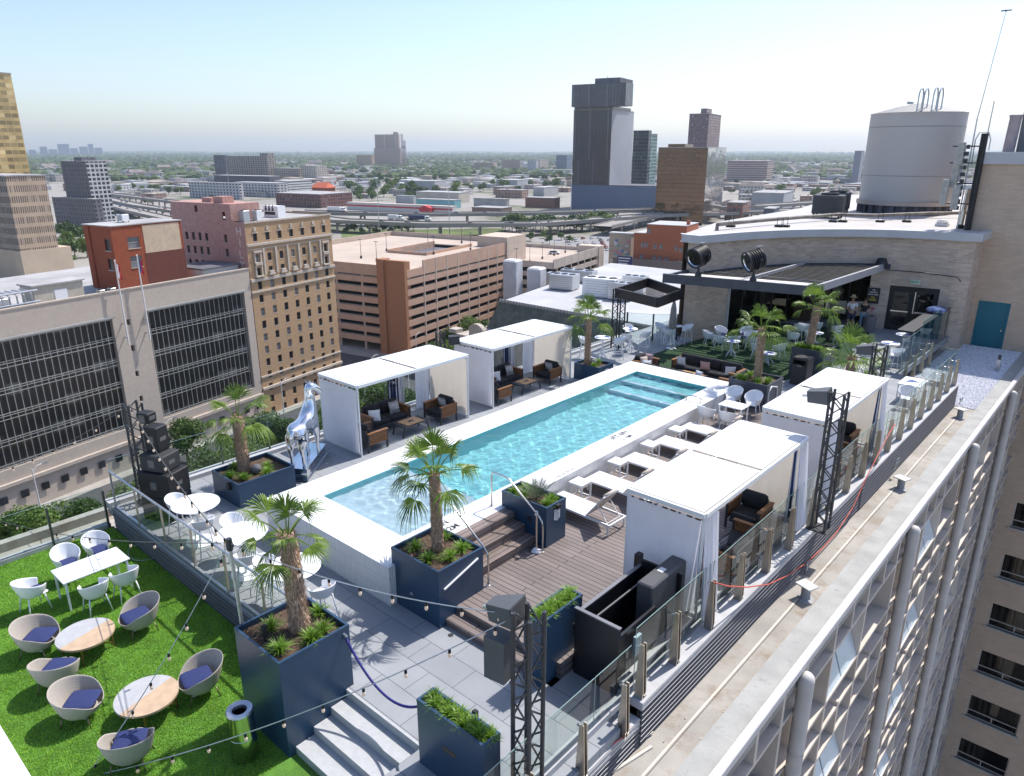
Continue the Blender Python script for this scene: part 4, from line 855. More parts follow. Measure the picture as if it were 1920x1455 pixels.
def treeproto(name, seed, h, w, n, size, leaf, label, cat='tree', nclump=14, trunk=True):
    t = thing(name, label, cat); g = random.Random(seed); cs, rs = [], []
    for k in range(nclump):
        a = g.uniform(0, 6.28); rr = w*.5*g.uniform(.05, .72); z = h*g.uniform(.42, .86); cs.append((math.cos(a)*rr, math.sin(a)*rr, z)); rs.append(w*g.uniform(.17, .30))
    V, F = leafcloud(n, cs, rs, size, seed)
    me = bpy.data.meshes.new('crown'); me.from_pydata(V.tolist(), [], F.tolist()); me.materials.append(leaf); o = bpy.data.objects.new('crown', me); COL.objects.link(o); o.parent = t
    if trunk:
        m = MB(); m.tube([(0, 0, 0), (.05*w*g.uniform(-1, 1), 0, h*.3), (0, .04*w, h*.6)], [h*.03, h*.02, h*.01], 7)
        for c in cs[:7]: m.tube([(0, 0, h*g.uniform(.25, .45)), (c[0]*.5, c[1]*.5, c[2]*.8), c], [h*.012, h*.008, h*.003], 5, cap=False)
        m.build('trunk', trunkm, t, smooth=True, uv=False)
    return t
prot = [treeproto('street_tree', 21, 9, 8, 5200, .42, treeleaf, 'leafy street tree below the terrace glass'), treeproto('street_tree', 22, 8, 9, 5200, .42, treeleaf2, 'leafy street tree below the terrace glass')]
near = [(345, 812, 'dark round tree'), (392, 868, 'leafy tree below the palm beside the speaker stack'), (500, 805, 'broad tree between the chrome horse and the left palm'), (455, 835, 'tree just right of the left palm trunk'), (540, 800, 'tree behind the rump of the chrome horse'), (610, 780, 'tree peeping left of the first cabana'), (330, 915, 'bushy tree right behind the black speakers'), (270, 930, 'tree seen through the truss by the speakers'),
    (665, 745, 'tree seen through the first cabana, left'), (715, 735, 'tree seen through the first cabana above the sofa'), (755, 755, 'tree seen through the first cabana, right'), (640, 770, 'tree low behind the first cabana curtain'), (25, 985, 'tree beyond the glass at the left edge'), (70, 972, 'second tree beyond the glass at the left edge'), (160, 960, 'small tree at street corner beyond the lawn glass'), (440, 915, 'low tree top behind the planter rim'),
    (845, 625, 'tree against the salmon car park, upper'), (885, 612, 'tree beside the stone pediment'), (800, 660, 'tree behind the roof of the second cabana'), (835, 655, 'dark tree behind the small truss speaker'), (585, 800, 'tree behind the horse neck')]
used = [0, 0]
for k, (x, y, lab) in enumerate(near):
    p = at(x, y, G+6.2); q = k % 2; sc_ = .85+.3*random.random(); lab = lab if len(lab.split()) > 3 else lab+' over the street far left'
    if not used[q]: used[q] = 1; prot[q].location = (p.x, p.y, G); prot[q].rotation_euler = (0, 0, k*1.3); prot[q]['label'] = lab; prot[q]['group'] = 'street trees below the terrace'
    else: dup(prot[q], (p.x, p.y, G), k*1.3, lab, 'street trees below the terrace', (sc_,)*3)
fp = [treeproto('distant_tree', 31+i, 10, 10+i, 420, 1.5, lf, 'green tree of the wooded suburbs beyond the highway', nclump=9) for i, lf in enumerate((treeleaf, treeleaf2, darkleaf, treeleaf))]
for t in fp: t['group'] = 'suburban trees beyond the highway'
spots = []
random.seed(77)
def addt(x, y, s=1.): spots.append((x, y, s))
for k in range(26): addt(945+k*7.6+random.uniform(-3, 3), 436-k*.35+random.uniform(-5, 3), random.uniform(1.0, 1.35))
for k in range(10): addt(650+k*14, 437+random.uniform(-4, 4), random.uniform(.5, .9))
for x, y in ((995, 452), (1020, 447), (1030, 458), (1052, 450), (1068, 455), (1185, 462), (1200, 470), (1250, 448) if False else (1130, 440)): addt(x, y, .6)
for k in range(12): addt(random.uniform(115, 165), random.uniform(440, 500), random.uniform(.8, 1.2))
for k in range(14): addt(random.uniform(215, 350), random.uniform(355, 366), random.uniform(.8, 1.2))
for k in range(10): addt(random.uniform(260, 420), random.uniform(376, 392), random.uniform(.5, .8))
for k in range(90):
    x = random.uniform(655, 1075); addt(x, random.uniform(318, 372)-(6 if x > 900 else 0), random.uniform(1., 1.7))
for k in range(22): addt(random.uniform(600, 790), random.uniform(352, 378), random.uniform(.8, 1.1))
for k in range(26): addt(random.uniform(1370, 1605), random.uniform(330, 385), random.uniform(.8, 1.3))
for k in range(24): addt(random.uniform(200, 650), random.uniform(306, 334), random.uniform(1., 1.8))
for k, (x, y, s) in enumerate(spots[:292]):
    p = at(x, y, G); q = k % 4
    if k < 4: fp[q].location = p; fp[q].scale = (s,)*3
    else: dup(fp[q], p, k*2.1, None, None, (s*random.uniform(.9, 1.1), s, s*random.uniform(.8, 1.1)))
# far wood as one mass of small crowns
n_ = 15000; gg = np.random.default_rng(5)
rr = 1700*np.exp(gg.uniform(0, 1, n_)*math.log(15000/1700)); aa = gg.uniform(-.75, .75, n_)+AZ
ok = (np.sin(rr*.004+aa*9)+np.sin(rr*.0013-aa*17)+gg.normal(size=n_)*.7 > -.55) | (rr > 4500); rr, aa = rr[ok], aa[ok]; n_ = len(rr)
bx, by = -np.sin(aa)*rr, np.cos(aa)*rr; ss = gg.uniform(3.5, 7, n_)*(1+rr/2600)
ico = np.array([(0, 0, 1.3), (1, 0, .6), (.31, .95, .55), (-.81, .59, .7), (-.81, -.59, .5), (.31, -.95, .65), (1.1, .1, -.3), (.2, 1., -.3), (-.9, .5, -.3), (-.8, -.6, -.3), (.4, -1, -.3)])
tri = [(0, i, i % 5+1) for i in range(1, 6)]+[(i, i+5, i % 5+6) for i in range(1, 6)]+[(i, i % 5+6, i % 5+1) for i in range(1, 6)]
V = ico[None]*ss[:, None, None]*gg.uniform(.75, 1.25, (n_, 11, 1)); V[:, :, 2] *= .75; V[:, :, 0] += bx[:, None]; V[:, :, 1] += by[:, None]; V[:, :, 2] += G+ss[:, None]*.3
F = (np.array(tri)[None]+11*np.arange(n_)[:, None, None]).reshape(-1, 3)
me = bpy.data.meshes.new('far_wood'); me.from_pydata(V.reshape(-1, 3).tolist(), [], F.tolist()); me.materials.append(leafmat('far_canopy', (.022, .045, .016), (.075, .11, .035), .05, .9, .01))
fo = bpy.data.objects.new('far_wood', me); COL.objects.link(fo); fo['kind'] = 'stuff'; tag(fo, 'wooded suburbs stretching to the horizon', 'wood')
m = MB(); P = []
for i in range(120):
    a_ = -1.0+2.0*i/119+AZ; rr_ = 16000; hh = 62+9*math.sin(i*.31)+6*math.sin(i*.83)+4*math.sin(i*2.3); P.append([(-math.sin(a_)*(rr_-1500), math.cos(a_)*(rr_-1500), G-2), (-math.sin(a_)*rr_, math.cos(a_)*rr_, G+hh*.8), (-math.sin(a_)*(rr_+2500), math.cos(a_)*(rr_+2500), G+hh)])
m.grid(P); struct(m.build('hills', MATS['far_canopy'], smooth=True))
# ---- low city scatter -------------------------------------------------------
hm = [facademat('low_%d' % i, c, (.1, .1, .12), 5, 3.6, .45, .4) for i, c in enumerate(((.50, .45, .40), (.34, .22, .18), (.42, .42, .44), (.58, .55, .52), (.26, .18, .15)))]
rm = [roofwhite, roofgrey, M('roof_tan', (.45, .40, .34), .9, var=.2, scale=.1), M('roof_shingle', (.2, .17, .16), .9, var=.3, scale=.1)]
protos = []
random.seed(101)
for i in range(12):
    t = thing('low_building', 'low flat building among trees in the wide suburb beyond the highway', 'building', (0, 0, G), 0, 'low buildings of the wide suburb'); a, b_, h = random.uniform(14, 42), random.uniform(10, 26), random.uniform(4, 10)
    m = MB(); m.box(-a/2, -b_/2, 0, a/2, b_/2, h)
    if i % 3 == 0: m.box(-a/2+2, -b_/2-5, 0, 0, -b_/2, h*.7)
    m.build('wall', hm[i % 5], t); m = MB()
    if i % 4 == 3: m.add([(-a/2-1, -b_/2-1, h), (a/2+1, -b_/2-1, h), (a/2+1, b_/2+1, h), (-a/2-1, b_/2+1, h), (-a/2+3, 0, h+4), (a/2-3, 0, h+4)], [(0, 1, 5, 4), (1, 2, 5), (2, 3, 4, 5), (3, 0, 4)])
    else: m.box(-a/2-.2, -b_/2-.2, h, a/2+.2, b_/2+.2, h+.5); m.box(-a*.2, -2, h+.5, -a*.1, 1, h+1.8); m.box(a*.1, 2, h+.5, a*.17, 4, h+1.6)
    m.build('roof', rm[i % 4], t); protos.append(t)
cnt = 0; placed = []
while cnt < 285:
    y_ = random.choice((random.uniform(304, 330), random.uniform(318, 365), random.uniform(360, 400))); x_ = random.uniform(60, 1620)
    if 640 < x_ < 1250 and y_ > 378: continue
    if y_ > 372 and x_ < 1360: continue
    if 660 < x_ < 1075 and y_ < 350 and random.random() < .55: continue
    p = at(x_, y_, G)
    if any((p-q_).length < 30 for q_ in placed): continue
    placed.append(p); s = 1+max(0, (p.length-1500)/2500)
    if cnt < 12: protos[cnt].location = p; protos[cnt].rotation_euler = (0, 0, TH+random.choice((0, 1.571)))
    else: dup(protos[cnt % 12], p, TH+random.choice((0, 1.571)), None, None, (s, s, min(1.6, s)*random.uniform(.8, 1.3)))
    cnt += 1
n_ = 1500; gg = np.random.default_rng(11); m = MB(); hx = [0]
for k in range(n_):
    r_ = 1250*math.exp(gg.uniform(0, 1)*math.log(8000/1250)); a_ = AZ+gg.uniform(-.72, .62); s = gg.uniform(6, 17)*(1+r_/5000); q = gg.uniform(5, 12)*(1+r_/5000); h = gg.uniform(4, 9)*(1+r_/7000); x, y = -math.sin(a_)*r_, math.cos(a_)*r_
    m.box(x-s, y-q, G, x+s, y+q, G+h, int(gg.integers(0, 5)))
o = m.build('far_houses', [roofwhite, M('far_house_tan', (.42, .36, .30), .9), M('far_house_grey', (.33, .33, .35), .9), M('far_house_brown', (.25, .18, .15), .9), M('far_house_white', (.6, .58, .55), .9)]); o['kind'] = 'stuff'; tag(o, 'pale roofs scattered through the suburbs up to the horizon', 'houses')
# ---- highway -----------------------------------------------------------------
hwc = M('highway_concrete', (.33, .30, .27), .9, var=.15, scale=.05, detail=8); hwd = M('highway_deck', (.30, .28, .26), .9, var=.1, scale=.04)
def hway(name, label, pts, z, wdt, piers=True, x0=None):
    P = [at(x, y, z) for x, y in pts]; Q = []
    for i in range(len(P)-1):
        for k in range(8): Q.append(P[i].lerp(P[i+1], k/8))
    Q.append(P[-1]); t = thing(name, label, 'highway', (0, 0, 0)); m = MB(); r = MB(); pr = MB(); L_, R_ = [], []
    for i, p in enumerate(Q):
        d = (Q[min(i+1, len(Q)-1)]-Q[max(i-1, 0)]); d.z = 0; d.normalize(); nn = Vector((-d.y, d.x, 0)); L_.append(p+nn*wdt/2); R_.append(p-nn*wdt/2)
    n = len(Q); dz = Vector((0, 0, -1.6)); up = Vector((0, 0, 1.0))
    for i in range(n-1):
        m.quad(L_[i], R_[i], R_[i+1], L_[i+1]); m.quad(L_[i]+dz, L_[i+1]+dz, R_[i+1]+dz, R_[i]+dz); m.quad(R_[i], R_[i]+dz, R_[i+1]+dz, R_[i+1]); m.quad(L_[i]+dz, L_[i], L_[i+1], L_[i+1]+dz)
        for S_ in (L_, R_): r.obox(S_[i]+up*.5, S_[i+1]+up*.5, .35, 1.0)
    m.build('road_deck', hwd, t); r.build('barrier', hwc, t)
    if piers:
        acc = 0
        for i in range(1, n-1):
            acc += (Q[i]-Q[i-1]).length
            if acc > 26:
                acc = 0; a, b_ = L_[i].lerp(R_[i], .2), L_[i].lerp(R_[i], .8)
                for q in (a, b_): pr.cyl((q.x, q.y, G), (q.x, q.y, z-1.6), .8, n=8)
                pr.obox(a+Vector((0, 0, -2.2)), b_+Vector((0, 0, -2.2)), 1.6, 1.2)
        pr.build('piers', hwc, t)
    return Q
q1 = hway('elevated_highway', 'far upper deck of the elevated highway behind the truck', [(560, 396), (640, 399), (800, 401), (1000, 399), (1240, 392), (1420, 386), (1640, 372)], -40, 16)
q2 = hway('elevated_highway', 'near deck of the elevated highway carrying the dark blue truck', [(560, 403), (640, 413), (800, 419), (1000, 419), (1100, 412), (1240, 402), (1440, 396), (1640, 384)], -41.5, 16)
q3 = hway('highway_ramp', 'long ramp curving away to the left above the red brick block', [(190, 361), (270, 371), (330, 378), (440, 392), (560, 403)], -40.5, 11)
q4 = hway('highway_ramp', 'middle left ramp dropping behind the pink hotel side', [(200, 372), (260, 385), (330, 395), (420, 410)], -42, 12)
q5 = hway('highway_ramp', 'lowest left ramp close to the red brick block', [(200, 381), (250, 395), (330, 413), (420, 432)], -44, 12)
q6 = hway('highway_ramp', 'pale ramp deck right of the hedge of trees', [(1130, 424), (1180, 412), (1240, 402)], -43, 14)
sheet('parking_lot', [at(985, 448, G), at(1205, 443, G), at(1225, 500, G), at(1128, 500, G), at(1130, 470, G)], G+.016, M('lot_asphalt', (.26, .25, .25), .9, var=.15, scale=.06, detail=8))
sheet('grass_verge', [at(640, 432, G), at(940, 428, G), at(980, 446, G), at(640, 452, G)], G+.02, M('verge_grass', (.10, .13, .035), .95, var=.4, scale=.03))
# ---- vehicles -----------------------------------------------------------------
def carproto(col, label):
    t = thing('parked_car', label, 'car'); b_ = M('car_%d_%d_%d' % tuple(int(c*99) for c in col), col, .3, coat=.5, var=.03)
    m = MB(); m.rbox(-2.25, -.9, .3, 2.25, .9, .95, .18); m.build('body', b_, t, smooth=40)
    m = MB(); m.add([(-1.9, -.8, .93), (1.2, -.8, .93), (1.2, .8, .93), (-1.9, .8, .93), (-1.3, -.65, 1.45), (.5, -.65, 1.45), (.5, .65, 1.45), (-1.3, .65, 1.45)], [(0, 1, 5, 4), (1, 2, 6, 5), (2, 3, 7, 6), (3, 0, 4, 7)]); m.build('windows', darkglass, t)
    m = MB(); m.box(-1.3, -.66, 1.45, .5, .66, 1.49); m.build('roof', b_, t)
    for sx in (-1.4, 1.4):
        for sy in (-.85, .85): m = MB(); m.cyl((sx, sy-.1, .32), (sx, sy+.1, .32), .32, n=10); m.build('wheel', rubber, t)
    return t
carcols = [((.6, .6, .62), 'silver'), ((.03, .03, .035), 'black'), ((.75, .75, .75), 'white'), ((.3, .03, .03), 'dark red'), ((.06, .09, .2), 'blue'), ((.2, .2, .22), 'grey')]
cps = [carproto(c, n_+' car in the open lot beyond the pale car park') for c, n_ in carcols]
for t, (c, n_) in zip(cps, carcols): t['group'] = n_+' cars parked in the open lot'
random.seed(31); slots_ = []
for r_ in range(6):
    for c_ in range(9):
        a = at(1055+r_*1.5, 449+r_*4.3, G); b2 = at(1192+r_*4, 446+r_*4.6, G); slots_.append(a.lerp(b2, (c_+.5+random.uniform(-.1, .1))/9))
random.shuffle(slots_); seen = set()
for k, p in enumerate(slots_[:44]):
    q = random.choice((0, 0, 1, 2, 2, 4, 5, 3)); p = Vector((p.x, p.y, G+.02))
    if q not in seen: seen.add(q); cps[q].location = p; cps[q].rotation_euler = (0, 0, TH+1.571)
    else: dup(cps[q], p, TH+1.571)
for q in range(6):
    if q not in seen: cps[q].location = at(1150+q*5, 470, G+.02)
for k, (x, y, lab) in enumerate(((1158, 467, 'white car nearest the mural building'), (1262 if False else 1030, 437, 'light car at the hedge foot'), (712 if False else 1023, 466, 'silver pickup parked on the roof deck of the pale car park'))):
    p = at(x, y, G+.02) if k < 2 else cl(15.8-14, 220.4-16, -29.98); dup(cps[2 if k != 2 else 0], p, TH+.5, lab, None)
random.seed(8)
for qi, (Q, z, side) in enumerate(((q1, -40, 4), (q2, -41.5, 4), (q2, -41.5, -4), (q3, -40.5, 2), (q4, -42, 2), (q5, -44, 2))):
    for k in range((9, 9, 8, 6, 4, 3)[qi]):
        i = random.randrange(3, len(Q)-3); d = Q[i+1]-Q[i]; nn = Vector((-d.y, d.x, 0)).normalized(); c_ = random.randrange(6)
        o = dup(cps[c_], Q[i].lerp(Q[i+1], random.random())+nn*side*random.choice((.4, 1)), math.atan2(d.y, d.x), carcols[c_][1]+' car driving on the elevated highway', carcols[c_][1]+' cars on the highway'); o.name = 'moving_car'
def truck(label, x, y, z, Q, side, col, cabcol, L_=14):
    p = at(x, y, z); i = min(range(len(Q)-1), key=lambda j: (Q[j]-p).length); d = Q[i+1]-Q[i]; nn = Vector((-d.y, d.x, 0)).normalized(); p = Vector((p.x, p.y, z))
    t = thing('semi_truck', label, 'truck', p, math.atan2(d.y, d.x)); m = MB(); m.rbox(-L_/2, -1.3, 1.1, L_/2-1, 1.3, 4.1, .06); m.build('trailer', col, t)
    m = MB(); m.rbox(L_/2-.6, -1.2, .6, L_/2+2.6, 1.2, 3.8, .25); m.rbox(L_/2+2.4, -1.1, .6, L_/2+4.2, 1.1, 2.2, .2); m.build('cab', cabcol, t, smooth=40)
    m = MB(); m.box(L_/2+2.3, -1.0, 2.4, L_/2+2.64, 1.0, 3.4); m.box(L_/2+1, -1.23, 2.3, L_/2+2.2, 1.23, 3.2); m.build('windscreen', darkglass, t)
    for sx in (-L_/2+1, -L_/2+2.2, L_/2+.2, L_/2+3.4): m = MB(); m.cyl((sx, -1.25, .5), (sx, 1.25, .5), .5, n=10); m.build('wheel', rubber, t)
truck('dark blue semi truck with a white cab on the near highway deck', 783, 414, -41.5, q2, 0, M('truck_blue', (.02, .04, .12), .4), white)
truck('white box truck behind the blue semi truck', 738, 413, -41.5, q2, 0, white, white, 9)
truck('long white semi trailer on the far highway deck, left of the store', 628, 397, -40, q1, 0, white, white)
# tall highway light masts
hm_ = None
for k, (x, y, h) in enumerate(((712, 440, 40), (843, 440, 34), (1012, 420, 44) if False else (1230 if False else 1070, 416, 40), (338, 370, 34), (200 if False else 385, 372, 32), (432, 373, 32), (1452, 395, 30), (1640 if False else 1580, 390, 26))):
    p = at(x, y, G)
    if hm_ is None:
        hm_ = thing('highway_lamp', 'tall slim highway light mast', 'lamp post', p, 0, 'tall highway light masts'); m = MB(); m.cyl((0, 0, 0), (0, 0, 40), .32, .15, 6); m.build('pole', galv, hm_); m = MB(); m.lathe([(.3, -.5), (1.6, -.3), (1.6, 0), (.3, .2)], (0, 0, 40), 10); m.build('lamp_head', galv, hm_)
    else: dup(hm_, p, 0, None, None, (1, 1, h/40))
# street lamps on the crossing by the garage
sl = thing('street_lamp', 'white double street lamp at the hotel corner', 'street lamp', cl(8, 86, G), TH, 'street lamps by the hotel'); m = MB(); m.cyl((0, 0, 0), (0, 0, 8), .14, .09, 7); m.tube([(0, 0, 7.4), (0, .8, 8.2), (0, 2, 8.3)], .06, 6); m.build('pole', polem, sl); m = MB(); m.box(-.2, 1.7, 8.1, .2, 2.6, 8.35); m.build('lamp_head', galv, sl)
for k, (u, v_) in enumerate(((3.5, 111), (18, 112), (18, 88), (3, 60), (3, 30), (3, 5))): dup(sl, cl(u, v_, G), TH, ['white street lamp at the foot of the salmon car park', 'street lamp on the far corner of the crossing', 'street lamp on the near corner of the crossing', 'street lamp before the limestone office, right', 'street lamp before the limestone office, middle', 'street lamp before the limestone office, left'][k])
# ---- haze: one even box of air round everything
hz = MB(); hz.box(-16500, -15500, G-1, 16500, 16500, 260); hzm = bpy.data.materials.new('haze_air'); hzm.use_nodes = True; n = hzm.node_tree.nodes; n.remove(n['Principled BSDF'])
pv = n.new('ShaderNodeVolumePrincipled'); pv.inputs['Color'].default_value = (.80, .90, 1, 1); pv.inputs['Density'].default_value = 7.5e-5; pv.inputs['Anisotropy'].default_value = .3
hzm.node_tree.links.new(pv.outputs[0], n['Material Output'].inputs['Volume']); ho = hz.build('haze', hzm, uv=False); ho['kind'] = 'stuff'
# ================================================================= our own building: penthouse, tall wing, right facade
pbrick = brickmat('pale_penthouse_brick', (.64, .51, .41), (.48, .37, .295), (.55, .48, .41), .42, .12, .012, .85, bmp=.3, big=.14)
wbrick = brickmat('wing_brick', (.66, .50, .37), (.59, .44, .325), (.54, .44, .35), .42, .12, .012, .85, bmp=.25, big=.1)
fasc = M('grey_fascia', (.52, .52, .53), .6, var=.06, scale=1)
CV = [(-17.4, 32.6), (-16.7, 32.5), (-15.9, 35.4), (-14.6, 38.0), (-13, 39.9), (-11.2, 41.2), (-9.5, 41.8), (-7.6, 42.0), (-6.9, 42.3)]
def arc(P, n=6):
    out = []
    for i in range(len(P)-1):
        p0, p1, p2, p3 = [Vector((*P[max(0, min(len(P)-1, j))], 0)) for j in (i-1, i, i+1, i+2)]
        for k in range(n):
            t = k/n; out.append(.5*((2*p1)+(-p0+p2)*t+(2*p0-5*p1+4*p2-p3)*t*t+(-p0+3*p1-3*p2+p3)*t**3))
    out.append(Vector((*P[-1], 0))); return [(v.x, v.y) for v in out]
C_hi = CV[:2]+arc(CV[1:8], 5)[1:]+[CV[8]]
ph = thing('penthouse_building', 'curved pale brick penthouse with a flat white roof and dark glazed bar front', 'building')
def strip(mb, P, z0, z1, mi=0, flip=False):
    # one continuous wall with shared u along its length
    for i in range(len(P)-1):
        a, b = P[i], P[i+1]; mb.quad((*a, z0), (*b, z0), (*b, z1), (*a, z1), mi)
def stripobj(name, P, z0, z1, mat, parent):
    m = MB(); strip(m, P, z0, z1); o = m.build(name, mat, parent, smooth=20)
    lay = o.data.uv_layers[0]; acc = 0; k = 0
    for i in range(len(P)-1):
        L_ = math.dist(P[i], P[i+1])
        for u, v in ((acc, z0), (acc+L_, z0), (acc+L_, z1), (acc, z1)): lay.data[k].uv = (u, v); k += 1
        acc += L_
    return o
iB = min(range(len(C_hi)), key=lambda i: math.dist(C_hi[i], (-15.93, 35.0))); iE = min(range(len(C_hi)), key=lambda i: math.dist(C_hi[i], (-11.2, 41.2)))
stripobj('upper_wall', C_hi, 2.2, 3.96, pbrick, ph)
lo = C_hi[:iB+1]; stripobj('left_wall', [(-17.4, 33.5)]+lo, DK-.1, 2.2, pbrick, ph)
# right part with the doorway
dr0, dr1 = (-10.3, 41.56), (-8.05, 41.97)
rw = [C_hi[iE]]+[dr0]; stripobj('door_side_wall', [C_hi[iE], dr0], DK-.1, 2.2, pbrick, ph); stripobj('corner_wall', [dr1, CV[7], CV[8], (-6.9, 44.4)], DK-.9, 2.2, pbrick, ph)
stripobj('door_head', [dr0, dr1], 1.42, 2.2, pbrick, ph)
stripobj('return_wall', [CV[8], (-6.9, 44.4)], 2.2, 3.96, pbrick, ph)
# fascia and roof
out = [(-17.65, 32.35), (-16.6, 32.2)]+[(x+.18, y-.22) for x, y in C_hi[3:-1]]+[(-6.65, 42.05), (-6.65, 44.3)]
m = MB()
strip(m, out, 3.9, 4.28); inn = [(x-.3, y+.4) for x, y in out]
for i in range(len(out)-1): m.quad((*out[i], 4.28), (*out[i+1], 4.28), (*inn[i+1], 4.28), (*inn[i], 4.28)); m.quad((*out[i+1], 3.9), (*out[i], 3.9), (*inn[i], 3.9), (*inn[i+1], 3.9))
m.build('fascia', fasc, ph)
bl = [at(1283, 440, 4.2), at(1345, 418, 4.2), at(1500, 392, 4.2), at(1580, 366, 4.2)]
m = MB(); poly = [(x-.1, y+.1) for x, y in out]+[(-6.65, 60), (-6, 90)]+[(p.x, p.y) for p in reversed(bl)]
m.add([(x, y, 4.25) for x, y in poly], [tuple(range(len(poly)))]); m.build('roof', M('white_membrane', (.46, .44, .43), .7, var=.1, scale=.5, detail=8, dirt=(.5, .5, .7, (.38, .34, .31))), ph)
m = MB(); back = [(p.x, p.y) for p in bl]; strip(m, back[::-1], -12, 4.25); m.build('rear_wall', pbrick, ph)
# bar front: dark framed glazing set back under the pergola, dark room behind
S = [C_hi[iB], (-15.7, 37.2), (-14.6, 41.2), (-11.6, 43.3), C_hi[iE]]
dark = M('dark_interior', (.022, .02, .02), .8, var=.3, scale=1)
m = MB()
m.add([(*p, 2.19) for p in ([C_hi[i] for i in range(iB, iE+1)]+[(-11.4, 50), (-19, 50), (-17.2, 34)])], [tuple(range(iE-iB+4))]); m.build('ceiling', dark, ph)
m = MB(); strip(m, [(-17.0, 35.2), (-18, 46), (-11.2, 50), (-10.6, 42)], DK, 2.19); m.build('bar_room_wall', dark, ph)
gl_ = glassmat('storefront_glass', (.35, .42, .42), 1.6)
def segs(P, w_):
    for i in range(len(P)-1):
        L_ = math.dist(P[i], P[i+1]); k = max(1, round(L_/w_))
        for j in range(k): yield tuple(P[i][c]+(P[i+1][c]-P[i][c])*j/k for c in (0, 1)), tuple(P[i][c]+(P[i+1][c]-P[i][c])*(j+1)/k for c in (0, 1))
for a, b_ in segs(S, 1.25):
    fr = MB(); fr.obox((*a, DK), (*a, 2.19), .09, .09); fr.obox((*a, 2.1), (*b_, 2.1), .09, .14); fr.obox((*a, DK+.06), (*b_, DK+.06), .09, .1); fr.obox((*a, 1.35), (*b_, 1.35), .06, .06)
    o = fr.build('storefront_frame', blackm, ph); m = MB(); m.quad((*a, DK), (*b_, DK), (*b_, 2.19), (*a, 2.19)); m.build('pane', gl_, o)
m = MB(); m.box(-15.2, 40.5, DK, -14.0, 42.3, .15); m.build('bar_counter', M('bar_wood', (.07, .04, .025), .5), ph)
# pale strip and white door frame at the left end of the opening
m = MB(); m.obox((*C_hi[iB], DK), (*C_hi[iB], 2.2), .16, .16); m.build('end_trim', M('pale_trim', (.5, .5, .5), .5), ph)
# exit doors
dd = Vector((dr1[0]-dr0[0], dr1[1]-dr0[1], 0)); dl = dd.length; da = math.atan2(dd.y, dd.x)
dt = thing('double_door', 'black double exit doors with glass and steel push bars in the curved brick wall', 'door', (*dr0, DK), da)
m = MB(); m.box(0, .06, 0, dl, .14, 2.34); m.build('frame', blackm, dt)
for k in range(2):
    x0 = .08+k*(dl/2-.04); x1 = x0+dl/2-.12; m = MB()
    for q in ((x0, 0, 0, x0+.16, .06, 2.25), (x1-.16, 0, 0, x1, .06, 2.25), (x0+.16, 0, 2.05, x1-.16, .06, 2.25), (x0+.16, 0, 0, x1-.16, .06, .3)): m.box(*q)
    leaf = m.build('door_leaf', blackm, dt); m = MB(); m.box(x0+.16, .02, .3, x1-.16, .04, 2.05); m.build('pane', glassmat('door_glass', (.25, .33, .35), 1.6), leaf)
    m = MB(); m.box(x0+.1, -.08, 1.0, x1-.1, -.03, 1.07); m.build('push_bar', steel, leaf)
    if k == 1: m = MB(); m.box(x0+.02, -.06, .95, x0+.07, -.02, 2.1); m.build('pull_handle', steel, leaf)
ex = thing('exit_sign', 'small pale green lit exit sign above the double doors', 'sign', (-9.15, 41.52, 1.72), da); m = MB(); m.rbox(-.22, -.06, -.12, .22, 0, .12, .02); m.build('casing', M('exit_casing', (.55, .62, .5), .5), ex)
text('EXIT', .17, (0, -.065, 0), (R(90), 0, 0), M('exit_green', (.05, .25, .12), .5), ex)
s2 = thing('notice_sign', 'black rules sign with white and yellow lettering left of the double doors', 'sign', (-10.95, 41.15, .85), da+.12); m = MB(); m.box(-.3, -.03, -.42, .3, 0, .42); m.build('board', blackm, s2)
for z_, w_ in ((.3, 'NO'), (.18, 'GLASS IN'), (.06, 'POOL AREA')): text(w_, .09, (0, -.035, z_), (R(90), 0, 0), wht_, s2)
for z_, w_ in ((-.1, 'NO'), (-.23, 'FOOD')): text(w_, .12, (0, -.035, z_), (R(90), 0, 0), M('sign_yellow', (.7, .55, .05), .6), s2)
s3 = boxthing('notice_sign', 'small red and white notice below the black rules sign', 'sign', (-10.95, 41.15, .1), da+.12, [('board', M('notice_white', (.6, .5, .5), .7), [(-.22, -.02, -.17, .22, 0, .17)]), ('print', M('notice_red', (.5, .12, .12), .7), [(-.17, -.024, -.02, .17, -.02, .12), (-.1, -.024, -.12, .1, -.02, -.06)])])
# wall spotlight, floodlight, conduit
m = MB(); m.lathe([(.02, -.28), (.3, -.28), (.3, .0), (.2, .22), (.02, .26)], (0, 0, 0), 14); m.box(-.05, 0, -.4, .05, .3, -.25); o = m.build('wall_speaker', blackm, smooth=35); o.location = (-10.75, 41.0, 2.62); tag(o, 'round black wall speaker right of the pergola end', 'speaker')
m = MB(); m.tube([(-10.9, 41.12, 2.25), (-9.0, 41.75, 2.2), (-7.4, 41.9, 2.12), (-7.2, 41.95, 1.9)], .025, 6); tag(m.build('conduit', darkmetal), 'thin dark conduit line running across the brick above the doors', 'conduit')
m = MB(); m.lathe([(.02, 0), (.3, 0), (.3, .82), (.22, .86), (.22, .7), (.02, .7)], (0, 0, 0), 18); o = m.build('trash_can', M('grey_bin', (.16, .16, .18), .5), smooth=35); o.location = (-10.7, 40.3, DK); tag(o, 'round grey bin under the red notice by the doors', 'bin')
